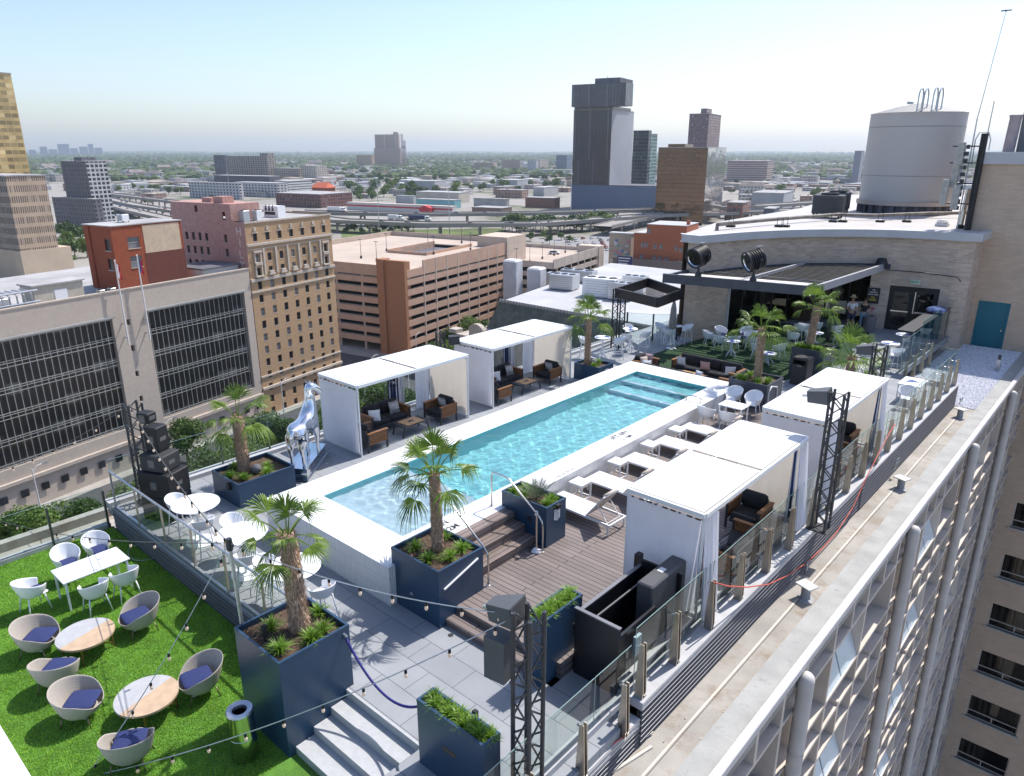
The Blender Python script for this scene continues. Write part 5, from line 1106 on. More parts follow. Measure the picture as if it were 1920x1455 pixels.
# ---- pergola ----------------------------------------------------------------
pz = 2.4; FL, FR = Vector((-17.14, 30.5, pz)), Vector((-11.05, 31.7, pz)); BR = Vector((-10.6, 41.6, pz))
pgm = M('pergola_grey', (.075, .08, .10), .45, var=.12); pgl = M('pergola_light', (.34, .34, .36), .5, var=.08)
pg = thing('pergola', 'dark steel slatted pergola roofing the bar front', 'pergola')
m = MB(); m.obox(FL+Vector((-.3, -.05, 0)), FR+Vector((.3, .05, 0)), .14, .42); m.build('front_beam', pgm, pg)
m = MB(); m.obox(FR+Vector((.1, 0, 0)), BR, .14, .34); m.build('side_beam', pgl, pg); m = MB(); m.obox(FL+Vector((-.2, 0, 0)), Vector((-17.3, 33, pz)), .14, .3); m.build('left_beam', pgm, pg)
mid0 = FL.lerp(FR, .52); m = MB(); m.obox(mid0+Vector((0, 0, .12)), Vector((-13.9, 39.0, pz+.12)), .12, .16); m.build('middle_beam', pgl, pg)
cvp = [Vector((x+.12, y-.15, pz)) for x, y in C_hi[2:iE+3]]
m = MB()
for i in range(len(cvp)-1): m.obox(cvp[i], cvp[i+1], .14, .26)
m.build('wall_beam', M('navy_beam', (.03, .035, .07), .5), pg)
sl_ = MB(); ns_ = 24
for k in range(ns_):
    t_ = (k+1)/(ns_+1); y_ = 31.9+t_*9.4; xr_ = FR.x+(BR.x-FR.x)*((y_-31.7)/(BR.y-31.7)); xl_ = min((C_hi[i][0]+(C_hi[i+1][0]-C_hi[i][0])*((y_-C_hi[i][1])/(C_hi[i+1][1]-C_hi[i][1]+1e-6)) for i in range(1, iE) if C_hi[i][1] <= y_ <= C_hi[i+1][1]), default=-17.2)
    if xr_-xl_ > .3: sl_.box(xl_, y_-.02, pz-.04, xr_, y_+.045, pz+.09)
so = sl_.build('slats', M('slat_dark', (.13, .115, .095), .5, var=.2, scale=3), pg)
m = MB(); m.obox(Vector((-16.4, 33.2, pz-.02)), Vector((-11.0, 33.9, pz-.02)), .1, .24); m.build('cross_beam', pgm, pg)
m = MB(); m.add([(FL.x+.2, FL.y+.25, pz+.17), (FR.x-.2, FR.y+.25, pz+.17), (FR.x-.15, FR.y+.95, pz+.17), (FL.x+.25, FL.y+.95, pz+.17)], [(0, 1, 2, 3)]); m.build('light_panel', M('pale_panel', (.6, .58, .56), .6), pg)
m = MB(); m.box(-11.62, 36.6, DK, -11.46, 36.78, pz); m.build('post', darkmetal, pg)
# big searchlights on the front beam
def searchlight(px, yaw, label):
    b_ = at(px, 516 if px < 1400 else 522, pz+.2); b_ = FL.lerp(FR, .22 if px < 1400 else .62)+Vector((0, 0, .2))
    t = thing('searchlight', label, 'spotlight', b_, yaw); m = MB(); m.lathe([(.16, 0), (.15, .1), (.05, .3), (.04, .5)], (0, 0, 0), 12); m.build('foot', darkmetal, t, smooth=30)
    m = MB(); zc = 1.05; rr_ = .56; m.tube([(rr_*math.cos(a_), 0, zc+rr_*math.sin(a_)) for a_ in np.linspace(math.pi*1.0, math.pi*2.0, 13)], .035, 6); m.build('yoke', darkmetal, t)
    tilt = R(-16); m = MB(); ax = Vector((0, -math.cos(tilt), math.sin(tilt))); c0 = Vector((0, .32, zc)); 
    for k in range(6): p_ = c0+ax*(.06+k*.11); m.cyl(p_, p_+ax*.05, .48-.012*(5-k)*.5, n=28)
    m.cyl(c0, c0+ax*.66, .40, n=24); o = m.build('drum', blackm, t, smooth=35)
    m = MB(); m.tube([c0+ax*.72+Vector((.44*math.cos(a_), .44*math.sin(a_)*math.sin(tilt), .44*math.sin(a_)*math.cos(tilt))) for a_ in np.linspace(0, 6.283, 25)[:-1]], .05, 6, closed=True); m.build('front_ring', darkmetal, t, smooth=True)
    m = MB(); rim = [c0+ax*.70+Vector((.4*math.cos(a_), .4*math.sin(a_)*math.sin(tilt), .4*math.sin(a_)*math.cos(tilt))) for a_ in np.linspace(0, 6.283, 25)[:-1]]; rim2 = [c0+ax*.5+(p_-(c0+ax*.70))*.55 for p_ in rim]
    m.add(rim+rim2, [(i, (i+1) % 24, 24+(i+1) % 24, 24+i) for i in range(24)]+[tuple(range(24, 48))]); m.build('reflector', M('lamp_chrome', (.75, .75, .76), .08, 1., var=.1), t, smooth=True)
    m = MB(); m.cyl(c0+ax*.62, c0+ax*.80, .07, .05, 10); m.build('lamp_core', darkmetal, t)
    m = MB(); m.box(-.05, .0, zc+.46, .05, .3, zc+.5); m.build('strap', pgl, t)
searchlight(1310, R(-12), 'left giant black searchlight on the pergola beam'); searchlight(1440, R(-38), 'right giant black searchlight on the pergola beam, drum facing the pool')
# truss canopy frame left of the pergola
cf = thing('square_canopy', 'empty black square frame carried by a truss column left of the pergola', 'canopy frame')
z_ = 1.95; Q = [at(1155, 541, z_), at(1233, 559, z_), at(1278, 543, z_), at(1215, 522, z_)]
m = MB()
for i in range(4): m.obox(Q[i]-Vector((0, 0, .2)), Q[(i+1) % 4]-Vector((0, 0, .2)), .1, .45)
m.build('frame', M('canopy_black', (.018, .016, .02), .5), cf)
m = MB(); b_ = at(1157, 652, DK); m.truss((b_.x, b_.y, DK), (b_.x, b_.y, 1.95), .42, .028, 9); m.build('truss_column', blackm, cf)
# closed parasol beyond
um = thing('closed_parasol', 'furled taupe parasol hanging beside the brick column', 'parasol', at(1258, 655, DK)); m = MB(); m.cyl((0, 0, 0), (0, 0, 2.4), .03, n=8); m.lathe([(.25, 0), (.25, .06), (.04, .1)], (0, 0, 0), 14); m.build('pole', galv, um)
m = MB(); m.lathe([(.05, 1.0), (.2, 1.05), (.17, 1.5), (.13, 2.0), (.03, 2.45)], (0, 0, 0), 10); m.build('furled_canopy', M('taupe_fabric', (.27, .25, .24), .9, var=.2, scale=5), um, smooth=True)
m = MB(); p_ = at(1268, 560, 0); m.tube([(-17.9, 33.8, 1.2), (-17.9, 33.8, 2.4), (-17.75, 33.4, 2.85), (-17.2, 33.0, 3.0)], .2, 12); tag(m.build('exhaust_duct', steel, smooth=True), 'shiny bent exhaust duct at the left end of the brick column', 'duct')
# ---- roof plant: tank, pipes, AC ---------------------------------------------
tc = at(1692, 402, 4.3); dirv = Vector((tc.x, tc.y, 0)).normalized(); tR = 2.78; tc = tc+dirv*tR; tk = thing('water_tank', 'large pale grey cylindrical water tank standing on the penthouse roof', 'water tank', (tc.x, tc.y, 4.25))
tkm = M('tank_paint', (.52, .49, .46), .55, var=.05, scale=.3, detail=6)
hT = 6.15; m = MB()
m.lathe([(tR, .75), (tR, hT-.02), (tR+.05, hT)], (0, 0, 0), 72); m.build('shell', tkm, tk, smooth=35); m = MB(); m.lathe([(tR+.04, hT+.004), (tR*.5, hT+.40), (.3, hT+.60), (.05, hT+.64)], (0, 0, 0), 72); m.build('cone_roof', M('tank_roof', (.27, .26, .25), .6, var=.08), tk, smooth=35)
m = MB()
for z_ in (2.35, 5.3): m.lathe([(tR+.004, z_), (tR+.02, z_+.02), (tR+.004, z_+.05)], (0, 0, 0), 72, cap=False)
m.build('weld_seams', M('tank_seam', (.33, .32, .32), .6), tk); m = MB(); m.lathe([(tR+.15, .55), (tR+.15, .8), (tR, .8)], (0, 0, 0), 60); m.build('base_ring', pale, tk)
m = MB()
for k in range(24): a_ = k/24*6.283; m.box(tR*.97*math.cos(a_)-.12, tR*.97*math.sin(a_)-.12, 0, tR*.97*math.cos(a_)+.12, tR*.97*math.sin(a_)+.12, .56)
m.lathe([(tR*.93, 0), (tR*.93, .56)], (0, 0, 0), 40); m.build('support_grillage', roofdark, tk)
m = MB()
for k, (a0, dx) in enumerate(((0, .55), (0, 1.35))):
    for s_ in (0, .35): m.tube([(dx+s_*.6+.02, -2.4+.5*math.cos(a_)*1.0+s_, hT-.1+(.9 if 0 < i < 14 else 0)+.55*math.sin(a_)) for i, a_ in enumerate(np.linspace(math.pi, 0, 15))], .045, 6)
m.build('ladder_hoops', galv, tk); m = MB(); m.lathe([(.2, 0), (.2, .15), (.05, .2)], (-.6, 0, hT+.6), 10); m.build('vent_cap', galv, tk)
def along(pts, z): return [at(x, y, z) for x, y in pts]
pp = M('roof_pipe', (.19, .17, .15), .6, var=.35, scale=2); z_ = 4.55
m = MB(); P = along([(1345, 421), (1440, 412), (1520, 406), (1572, 402), (1640, 404), (1740, 400), (1815, 399)], z_); m.tube([P[0]-Vector((0, 0, .3))]+P, .1, 10)
tag(m.build('roof_pipe', pp, smooth=True), 'long brown pipe on blocks running across the white roof in front of the tank', 'pipe')
m = MB()
for x in (1370, 1461, 1472, 1562, 1580, 1650, 1700):
    p_ = at(x, 425 if x < 1500 else 416, 4.27); m.box(p_.x-.22, p_.y-.12, 4.25, p_.x+.22, p_.y+.12, 4.36)
    m.tube([(p_.x-.12, p_.y, 4.3), (p_.x-.12, p_.y, 4.75), (p_.x+.12, p_.y, 4.75), (p_.x+.12, p_.y, 4.3)], .015, 5)
o = m.build('pipe_supports', rubber); o.parent = COL.objects['roof_pipe']
unit('cooling_unit', 'dark air conditioning unit left of the water tank, front one', at(1551, 408, 4.25), R(10), (1.7, 1.3, 1.35), M('ac_dark', (.05, .055, .06), .5), 1)
unit('cooling_unit', 'dark air conditioning unit behind the front one beside the tank', at(1566, 399, 4.25), R(10), (1.5, 1.3, 1.3), MATS['ac_dark'], 1)
unit('cooling_unit', 'grey condenser at the right foot of the water tank', at(1753, 399, 4.25), R(-20), (1.5, 1.0, .95), galv, 1)
m = MB(); m.box(-.3, -.25, 0, .3, .25, .14); m.lathe([(.26, .14), (.3, .22), (.2, .34), (.05, .36)], (0, 0, 0), 14); o = m.build('roof_exhaust', M('white_vent', (.62, .62, .62), .5), smooth=30); o.location = at(1766, 424, 4.26); tag(o, 'low white mushroom vent on the roof near the silver pipe', 'vent')
m = MB(); p_ = at(1800, 428, 4.26); q_ = p_+Vector((.05, .1, 2.0)); m.cyl(p_+Vector((0, 0, .1)), q_, .12, n=12); tag(m.build('silver_pipe', steel, smooth=30), 'upright silver pipe at the right end of the roof', 'pipe')
m = MB(); m.lathe([(.2, 0), (.2, .12), (.12, .2)], p_, 12); o = m.build('pipe_boot', rubber); o.parent = COL.objects['silver_pipe']
# antennas
an = thing('antenna_mast', 'black antenna column with grey panels and a tall thin mast at the wing corner', 'antenna', (-7.75, 44.1, 4.25)); m = MB(); m.cyl((0, 0, 0), (0, 0, 4.7), .16, n=10); m.build('column', blackm, an, smooth=30)
m = MB(); m.tube([(-.35, 0, 3.2), (-.38, 0, 4.4), (-.25, 0, 4.75), (.15, 0, 4.75), (.28, 0, 4.4), (.28, 0, 3.9)], .03, 6); m.cyl((.1, 0, 4.7), (.12, 0, 6.2), .03, n=6); m.build('conduit_loop', galv, an)
m = MB(); m.cyl((-.45, -.1, 0), (-.45, -.1, 5.4), .035, n=6); m.cyl((-.45, -.1, 5.4), (-.1, 0, 10.2), .028, .015, 6); m.build('mast', galv, an); m = MB(); m.lathe([(.02, -.05), (.14, 0), (.02, .05)], (-.1, 0, 10.2), 8); m.box(-.32, -.02, 10.17, .12, .02, 10.22); m.build('mast_tip', blackm, an)
m = MB()
for k, (x_, z0, z1) in enumerate(((-.95, 2.1, 3.4), (-.85, 3.2, 4.3), (-1.25, 1.2, 2.5), (-.7, 1.0, 2.2))): m.rbox(x_-.16, -.3-.1*k, z0, x_+.16, -.1-.1*k, z1, .03)
m.build('panel_antennas', M('antenna_grey', (.42, .41, .37), .6, var=.2, scale=5), an); m = MB()
for z_ in (1.3, 2.3, 3.3, 4.1): m.box(-1.3, -.15, z_-.03, 0, -.05, z_+.03)
for k in range(10): m.box(-.62-.04*(k % 3), -.42, 1.0+k*.33, -.5, -.22, 1.2+k*.33)
m.build('bracket', darkmetal, an)
# ---- tall wing ---------------------------------------------------------------
wg = thing('brick_wing', 'tall pale brick wing closing the right side, teal door at its foot', 'building')
wins = []
for k in range(14):
    zt_ = -9.8-3.15*k; wins.append((-3.1, zt_-1.5, -.55, zt_)); wins.append((1.2, zt_-1.5, 3.8, zt_))
for zt_ in (-6.65, -3.5): wins.append((1.2, zt_-1.5, 3.8, zt_)); wins.append((-1.6, zt_-1.5, -.2, zt_)) if zt_ < -5 and False else None
m = MB(); wallgrid(m, (0, 44.3, 0), XL, -YL, (-7.75, 9), (G, 7.55), wins+[(-6.62, -1.75, -5.2, .68)], .18); m.quad((-7.75, 44.3, 4.2), (-7.75, 60, 4.2), (-7.75, 60, 7.55), (-7.75, 44.3, 7.55)); m.quad((9, 44.3, G), (9, 60, G), (9, 60, 8), (9, 44.3, 8)); m.build('wall', wbrick, wg)
m = MB(); m.box(-7.9, 44.1, 7.5, 9.2, 60, 8.07); m.box(-7.78, 44.22, 6.9+.0, 9.05, 44.3, 7.5) if False else None; m.build('parapet_cap', fasc, wg)
dt = MB(); dt.box(-6.6, 44.38, -1.72, -5.22, 44.44, .66); do = dt.build('door', M('teal_paint', (.015, .16, .22), .45, var=.06), wg); m = MB(); m.box(-6.62, 44.28, -1.74, -6.54, 44.4, .7); m.box(-5.28, 44.28, -1.74, -5.2, 44.4, .7); m.box(-6.54, 44.28, .62, -5.28, 44.4, .7); m.build('door_frame', MATS['teal_paint'], wg); m = MB(); m.cyl((-5.4, 44.36, -.75), (-5.4, 44.3, -.75), .04, n=8); o = m.build('handle', steel); o.parent = do
fc = M('window_frame_pale', (.45, .42, .38), .5); cur_ = M('net_curtain', (.5, .48, .44), .9, var=.25, scale=6)
def wingwin(i):
    m = MB(); m.box(0, .1, 0, 2.55, .17, .06); m.box(0, .1, 1.44, 2.55, .17, 1.5); m.box(0, .1, .06, .06, .17, 1.44); m.box(2.49, .1, .06, 2.55, .17, 1.44); m.box(.06, .12, .38, 2.49, .17, .43); m.box(1.25, .12, .06, 1.3, .17, .38); m.box(-.12, -.12, -.1, 2.67, .12, 0)
    t = m.build('window', fc); g_ = MB(); g_.box(.05, .15, .05, 2.5, .175, 1.45); o = g_.build('pane', glassmat('wing_glass', (.3, .33, .33), 1.55), t)
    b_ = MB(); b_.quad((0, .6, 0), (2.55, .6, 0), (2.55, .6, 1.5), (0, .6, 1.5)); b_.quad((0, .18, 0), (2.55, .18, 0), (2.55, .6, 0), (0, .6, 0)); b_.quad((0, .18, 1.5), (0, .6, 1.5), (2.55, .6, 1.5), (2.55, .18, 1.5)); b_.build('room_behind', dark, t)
    if i:
        c_ = MB(); P = []
        for s_ in ((0, .95), (1.6, 2.55)) if i == 1 else ((0, 2.5),):
            c_.grid([[(s_[0]+(s_[1]-s_[0])*j/14, .3+.04*math.sin(j*2.2), z_) for z_ in (.05, 1.45)] for j in range(15)])
        c_.build('curtain', cur_, t)
    return t
wp = [wingwin(i) for i in range(3)]; ff = [True]*3
for k, w_ in enumerate(wins):
    i = (1, 0, 0, 2, 0, 1, 0, 2)[k % 8]
    src = wp[i]
    if ff[i]: src.parent = wg; src.location = (w_[0], 44.3, w_[1]); ff[i] = False
    else:
        c = src.copy(); COL.objects.link(c); c.parent = wg; c.location = (w_[0], 44.3, w_[1])
        for ch in [o for o in COL.objects if o.parent is src]: d = ch.copy(); COL.objects.link(d); d.parent = c
for k, q in enumerate(((-1.3, 47.5, 8.07, 2.5, 51, 10.6), (-2.0, 46.6, 8.07, -1.35, 47.4, 10.0))):
    pass
b0 = atd(1897, 277, 52); t = boxthing('rooftop_box', 'grey metal plant box with a fat pipe on top of the tall wing', 'rooftop unit', (b0.x, b0.y, 8.07), 0, [('casing', M('plant_grey', (.20, .20, .205), .6), [(.2, .2, 0, 5, 3, 3.0)]), ('lid', galv, [(.1, .1, 3.0, 5.1, 3.1, 3.1)])])
m = MB(); m.cyl((-.1, -.2, 0), (-.05, -.2, 1.9), .3, n=14); m.lathe([(.34, 1.85), (.34, 1.98)], (-.05, -.2, 0), 14); m.build('pipe', M('pipe_pink', (.36, .3, .3), .5), t, smooth=35)
# ---- right facade --------------------------------------------------------------
fa = thing('facade_screen', 'tall concrete screen facade with pipes, fins and pale blue panels dropping to the street', 'facade')
fcc = M('fin_concrete', (.64, .555, .475), .8, var=.12, scale=1.2, bmp=.15, bscale=30, detail=6)
XF = -3.72; YA, YB = -3.0, 44.3
m = MB(); m.quad((XF-.6, YA, G), (XF-.6, YB, G), (XF-.6, YB, -1.75), (XF-.6, YA, -1.75)); m.build('wall', facademat('window_back', (.10, .10, .105), (.055, .065, .075), 2.3, 3.15, .92, .6, .5, .3, .08), fa)
hs = MB(); nfl = 15
for k in range(nfl+1):
    for dz_, th_ in ((0, .1), (.88, .09), (2.33, .09)):
        z_ = -1.92-3.15*k-dz_
        if z_ > G: hs.box(XF-.6, YA, z_-th_/2, XF, YB, z_+th_/2)
hs.build('slabs', fcc, fa)
fins = [.55, 2.35, 3.55, 4.75, 6.1, 7.35]
fv = MB()
for b_ in range(-1, 6):
    Y0 = 4.9+8*(b_) if False else 12.9+8*(b_-1)-8*0
    for i, f in enumerate(fins):
        y_ = Y0+f
        if YA < y_ < YB-.2:
            if i in (0, 5): fv.box(XF-.58, y_-.06, G, XF+.002, y_+.06, -1.76)
            else:
                for k in range(nfl+1):
                    zt_ = -1.76-3.15*k
                    fv.box(XF-.58, y_-.055, zt_-1.04, XF+.002, y_+.055, zt_)
                    if i in (1, 3): fv.box(XF-.58, y_-.055, max(G, zt_-3.15), XF+.002, y_+.055, zt_-1.04)
fv.build('fins', fcc, fa)
pnl = M('pale_blue_panel', (.66, .74, .78), .18, var=.04, coat=.6)
pbp = MB()
cnt = 0
for b_ in range(-1, 6):
    Y0 = 12.9+8*(b_-1)
    for k in range(nfl):
        zt_ = -2.84-3.15*k
        for (f0, f1) in ((2.42, 3.5), (3.58, 4.68)):
            if YA < Y0+f0 and Y0+f1 < YB:
                m = MB(); m.add([(XF-.02, Y0+f0, zt_-1.40), (XF-.02, Y0+f1, zt_-1.40), (XF-.5, Y0+f1, zt_-.05), (XF-.5, Y0+f0, zt_-.05), (XF-.06, Y0+f0, zt_-1.42), (XF-.06, Y0+f1, zt_-1.42), (XF-.54, Y0+f1, zt_-.07), (XF-.54, Y0+f0, zt_-.07)], [(0, 1, 2, 3), (7, 6, 5, 4), (0, 3, 7, 4), (1, 5, 6, 2)])
                if cnt < 98: m.build('panel', pnl, fa); cnt += 1
                else: pbp.box(XF-.32, Y0+f0, zt_-1.40, XF-.28, Y0+f1, zt_-.06)
o = pbp.build('panel_rows', pnl, fa); o['kind'] = 'stuff'
for b_ in range(6):
    y_ = 4.9+8*b_
    if y_ < YB: m = MB(); m.cyl((XF+.16, y_, G), (XF+.16, y_, -1.95), .16, n=20); m.lathe([(.16, 0), (.15, .06), (.11, .12), (.05, .15), (.01, .16)], (XF+.16, y_, -1.95), 20); [m.lathe([(.17, 0), (.17, .05)], (XF+.16, y_, -3.8-3.15*k), 20, cap=False) for k in range(0, 14, 1)]; m.build('downpipe', M('pipe_white', (.55, .52, .49), .5, var=.08), fa, smooth=35)
ins = MB()
for k in range(20):
    y_ = 13.4+rng.uniform(0, 1.6); z_ = -4.9-.1*k*.5
mm = MB()
for k in range(26):
    p0 = (XF-.45, 13.5+rng.uniform(0, 1.6), -3.0-rng.uniform(0, 1.0)); mm.tube([p0, (XF-.4, p0[1]+.3, p0[2]-.25), (XF-.45, p0[1]+.55, p0[2]-.1)], .012, 4)
# body of the building under the terrace
bd = MB(); bd.box(-21.2, -3, G, -4.34, 44.2, -3.02); bo = bd.build('building_body', concrete); tag(bo, 'concrete body of the hotel carrying the pool terrace', 'building')
bd = MB(); bd.box(-19.6, -3, -3, -5.3, 44.2, -1.9); o = bd.build('roof_slab', concrete); struct(o)
# ---- street level to the right, other blocks that fill the far right -------------
sheet('side_street', [(-3, -40), (40, -40), (40, 44), (-3, 44)], G+.03, asph)
for k, (lab, x_, y_, a, b_, h, mt) in enumerate((('white roofed low block behind the orange brick block', -95, 250, 60, 40, 18, pale), ('long grey hall behind the roof tank', -40, 300, 60, 50, 14, roofgrey), ('flat beige block behind the tall wing', 40, 260, 50, 60, 22, M('beige_block', (.4, .35, .28), .9)))):
    boxthing('city_block_building', lab, 'building', (x_, y_, G), TH, [('wall', facademat('cb%d' % k, (.42-.05*k, .36, .3), (.1, .1, .12), 4, 3.6, .5, .45), [(0, 0, 0, a, b_, h)]), ('roof', [roofwhite, roofgrey, MATS['roof_tan']][k], [(-.2, -.2, h, a+.2, b_+.2, h+.4)])])
# ================================================================= planting
def palm(name, label, base, h, r0, seed, nf=15, size=.62, lean=(0, 0), droop=1., group=None):
    g = random.Random(seed); t = thing(name, label, 'palm tree', base, 0, group)
    m = MB(); n = 16; pts = []; rs = []
    for i in range(n): u = i/(n-1); pts.append((lean[0]*u*u, lean[1]*u*u, h*u)); rs.append(r0*(1.25 if i == 0 else 1-.12*u)*(1+.06*g.uniform(-1, 1)))
    rs[-1] = r0*.7; m.tube(pts, rs, 14); m.build('trunk', bark, t, smooth=True)
    V = []; F = []
    for k in range(2600):
        u = g.uniform(0, 1)**.9; a = g.uniform(0, 6.283); zc = h*u; cx, cy_ = lean[0]*u*u, lean[1]*u*u; r = r0*(1-.1*u)*1.0
        L_ = g.uniform(.05, .16)*(r0/.15); w_ = g.uniform(.004, .012); ca, sa = math.cos(a), math.sin(a); out = g.uniform(.25, .75); dz_ = g.choice((-1, 1, 1))*L_*g.uniform(.5, 1)
        p = (cx+ca*r*.96, cy_+sa*r*.96, zc); q = (cx+ca*(r+L_*out*.55), cy_+sa*(r+L_*out*.55), zc+dz_)
        o = len(V); V += [(p[0]-sa*w_, p[1]+ca*w_, p[2]), (p[0]+sa*w_, p[1]-ca*w_, p[2]), q]; F.append((o, o+1, o+2))
    fb = MB(); fb.add(V, F); fb.build('trunk_fibre', fibre, t, uv=False)
    top = Vector((lean[0], lean[1], h))
    for k in range(nf):
        a = k*2.399+g.uniform(-.3, .3); u = k/(nf-1); el = R(78-100*u*droop+g.uniform(-8, 8)); L_ = size*g.uniform(.75, 1.05)
        d = Vector((math.cos(a)*math.cos(el), math.sin(a)*math.cos(el), math.sin(el)))
        c1 = top+Vector((math.cos(a)*.04, math.sin(a)*.04, -.02)); c2 = c1+d*L_*.6; c3 = c1+d*L_*1.02+Vector((0, 0, -.10*L_))
        m = MB(); m.tube([c1, c2, c3], [.016, .011, .008], 5, cap=False)
        fd = (c3-c2).normalized(); side = fd.cross(Vector((0, 0, 1))); side = side.normalized() if side.length > .05 else Vector((1, 0, 0)); up = side.cross(fd)
        ns = 26; fl = L_*g.uniform(.9, 1.2); sp = g.uniform(1.7, 2.3); fd_ = g.uniform(.15, 1.)*droop*(.35+u)
        for j in range(ns):
            b = (j/(ns-1)-.5)*2*sp*.72; ll = fl*(1-.28*abs(b)/2)*g.uniform(.86, 1.05)
            dr = fd*math.cos(b)+side*math.sin(b); dr = (dr+up*(.10*math.cos(b*1.2)+(.05 if j % 2 else 0))).normalized(); pw = dr.cross(up).normalized()
            wq = .0155*(size/.6); fold = up*.010
            if g.random() < .07: continue
            p0 = c3; p1 = c3+dr*ll*.42; sw = side*g.uniform(-.05, .05)*ll; p2 = c3+dr*ll*.76+sw+Vector((0, 0, -(.05+.22*fd_)*ll)); p3 = c3+dr*ll*.93+sw*2+Vector((0, 0, -(g.uniform(.12, .4)+.5*fd_)*ll))
            o = [p0, p1-pw*wq+fold, p1, p1+pw*wq+fold, p2-pw*wq*.55, p2, p2+pw*wq*.55, p3]
            m.add(o, [(0, 1, 2), (0, 2, 3), (1, 4, 5, 2), (2, 5, 6, 3), (4, 7, 5), (5, 7, 6)])
        m.build('frond', palmleaf, t, uv=False)
    return t
def tuftmesh(seed, n=120, r=.16, h=.30):
    g = random.Random(seed); m = MB()
    for k in range(n):
        a = g.uniform(0, 6.283); el = g.uniform(.35, 1.45); L_ = h*g.uniform(.7, 1.2); d = Vector((math.cos(a)*math.cos(el), math.sin(a)*math.cos(el), math.sin(el)))
        p0 = Vector((g.uniform(-.03, .03), g.uniform(-.03, .03), 0)); p1 = p0+d*L_*.55; p2 = p0+d*L_*.95+Vector((math.cos(a)*.04, math.sin(a)*.04, -.10*L_/h*.5)); s = Vector((-math.sin(a), math.cos(a), 0))*g.uniform(.006, .010)
        m.add([p0-s, p0+s, p1+s, p1-s, p2], [(0, 1, 2, 3), (3, 2, 4)])
    return m
_tp = []
def tuft(loc, label, s=1., kind=0):
    while len(_tp) < 3:
        i = len(_tp); o = tuftmesh(50+i).build('grass_tuft', grassleaf, uv=False); tag(o, 'x', 'grass tuft'); o.hide_render = False; _tp.append([o, False])
    e = _tp[kind % 3]
    if not e[1]: e[1] = True; o = e[0]
    else: o = e[0].copy(); COL.objects.link(o)
    o.location = loc; o.rotation_euler = (0, 0, random.uniform(0, 6.28)); o.scale = (s, s, s); tag(o, label, 'grass tuft', 'grass tufts in the planters'); return o
def planter(label, x0, y0, x1, y1, z0, z1, mat=None, soild=.12, rim=.03, extra=None):
    mat = mat or planterblue; t = thing('planter_box', label, 'planter', ((x0+x1)/2, (y0+y1)/2, z0)); a, b_, h = (x1-x0)/2, (y1-y0)/2, z1-z0
    m = MB(); m.box(-a, -b_, 0, a, -b_+rim, h); m.box(-a, b_-rim, 0, a, b_, h); m.box(-a, -b_+rim, 0, -a+rim, b_-rim, h); m.box(a-rim, -b_+rim, 0, a, b_-rim, h)
    for q in ((-a-.004, -b_-.004, h-.045, a+.004, -b_+rim+.01, h+.004), (-a-.004, b_-rim-.01, h-.045, a+.004, b_+.004, h+.004), (-a-.004, -b_+rim+.01, h-.045, -a+rim+.01, b_-rim-.01, h+.004), (a-rim-.01, -b_+rim+.01, h-.045, a+.004, b_-rim-.01, h+.004)): m.box(*q)
    m.build('box', mat, t)
    k = 26; g = np.random.default_rng(int(abs(x0*100))); P = [[(-a+rim+(2*a-2*rim)*i/k, -b_+rim+(2*b_-2*rim)*j/k, h-soild+g.uniform(-.012, .018)) for j in range(k+1)] for i in range(k+1)]
    m = MB(); m.grid(P); m.build('soil', soil, t)
    return t
random.seed(44)
PB = (-10.58, 4.74, -9.18, 6.1); ZT = .33
# big planter at the stair head
pB = planter('biggest navy planter holding the nearest palm, at the corner of lawn and stone stair', PB[0], PB[1], PB[2], PB[3], TF, ZT)
palm('palm_tree', 'nearest palm with ragged drooping fronds rising from the biggest planter', (-9.85, 5.55, ZT-.1), 1.85, .165, 4, 13, .54, (-.02, -.05), 1.15)
for k, (x, y, s) in enumerate(((-10.2, 5.2, 1), (-9.55, 4.98, 1.05), (-9.45, 5.75, 1.05), (-9.42, 5.5, 1.), (-9.95, 6.0, .9))): tuft((x, y, ZT-.11), ['grass tuft beside the lamp spike in the biggest planter', 'grass tuft in the front corner of the biggest planter', 'rear of the two touching tufts right of the nearest palm trunk', 'front of the two touching tufts right of the nearest palm trunk', 'small tuft behind the nearest palm trunk'][k], s, k)
pA = planter('navy cube planter with white grab bar at the near corner of the pool', -10.6, 8.2, -9.18, 9.45, DK, .37)
palm('palm_tree', 'palm with spiky fan fronds in front of the pool water', (-9.95, 8.9, .27), 1.75, .12, 9, 16, .62, (.03, -.06), 1.0)
for k, (x, y) in enumerate(((-10.3, 8.6), (-9.75, 8.45), (-9.5, 8.8), (-9.55, 9.2), (-10.15, 9.25))): tuft((x, y, .26), ['left tuft in the cube planter at the pool corner', 'front tuft in the cube planter at the pool corner', 'right front tuft in the cube planter at the pool corner', 'rear right tuft in the cube planter at the pool corner', 'rear tuft behind the palm trunk at the pool corner'][k], .95, k)
m = MB(); m.cyl((.73, -.5, .85), (.73, .45, 1.12), .022, n=10); m.cyl((.71, -.4, .878), (.74, -.4, .878), .012, n=6); m.cyl((.71, .4, 1.1), (.74, .4, 1.1), .012, n=6); m.build('grab_bar', white, pA, smooth=30)
m = MB(); m.box(-.16, -.64, .42, -.08, -.626, .48); m.build('socket', galv, pA)
pC = planter('navy planter with a cycad beside the pool steps', -10.62, 11.6, -9.24, 12.32, WD, .40)
m = MB(); m.prism([(.1, -.13), (.1, .13), (.1, .13)], 0, .01) if False else None
crest = M('white_badge', (.7, .7, .72), .5)
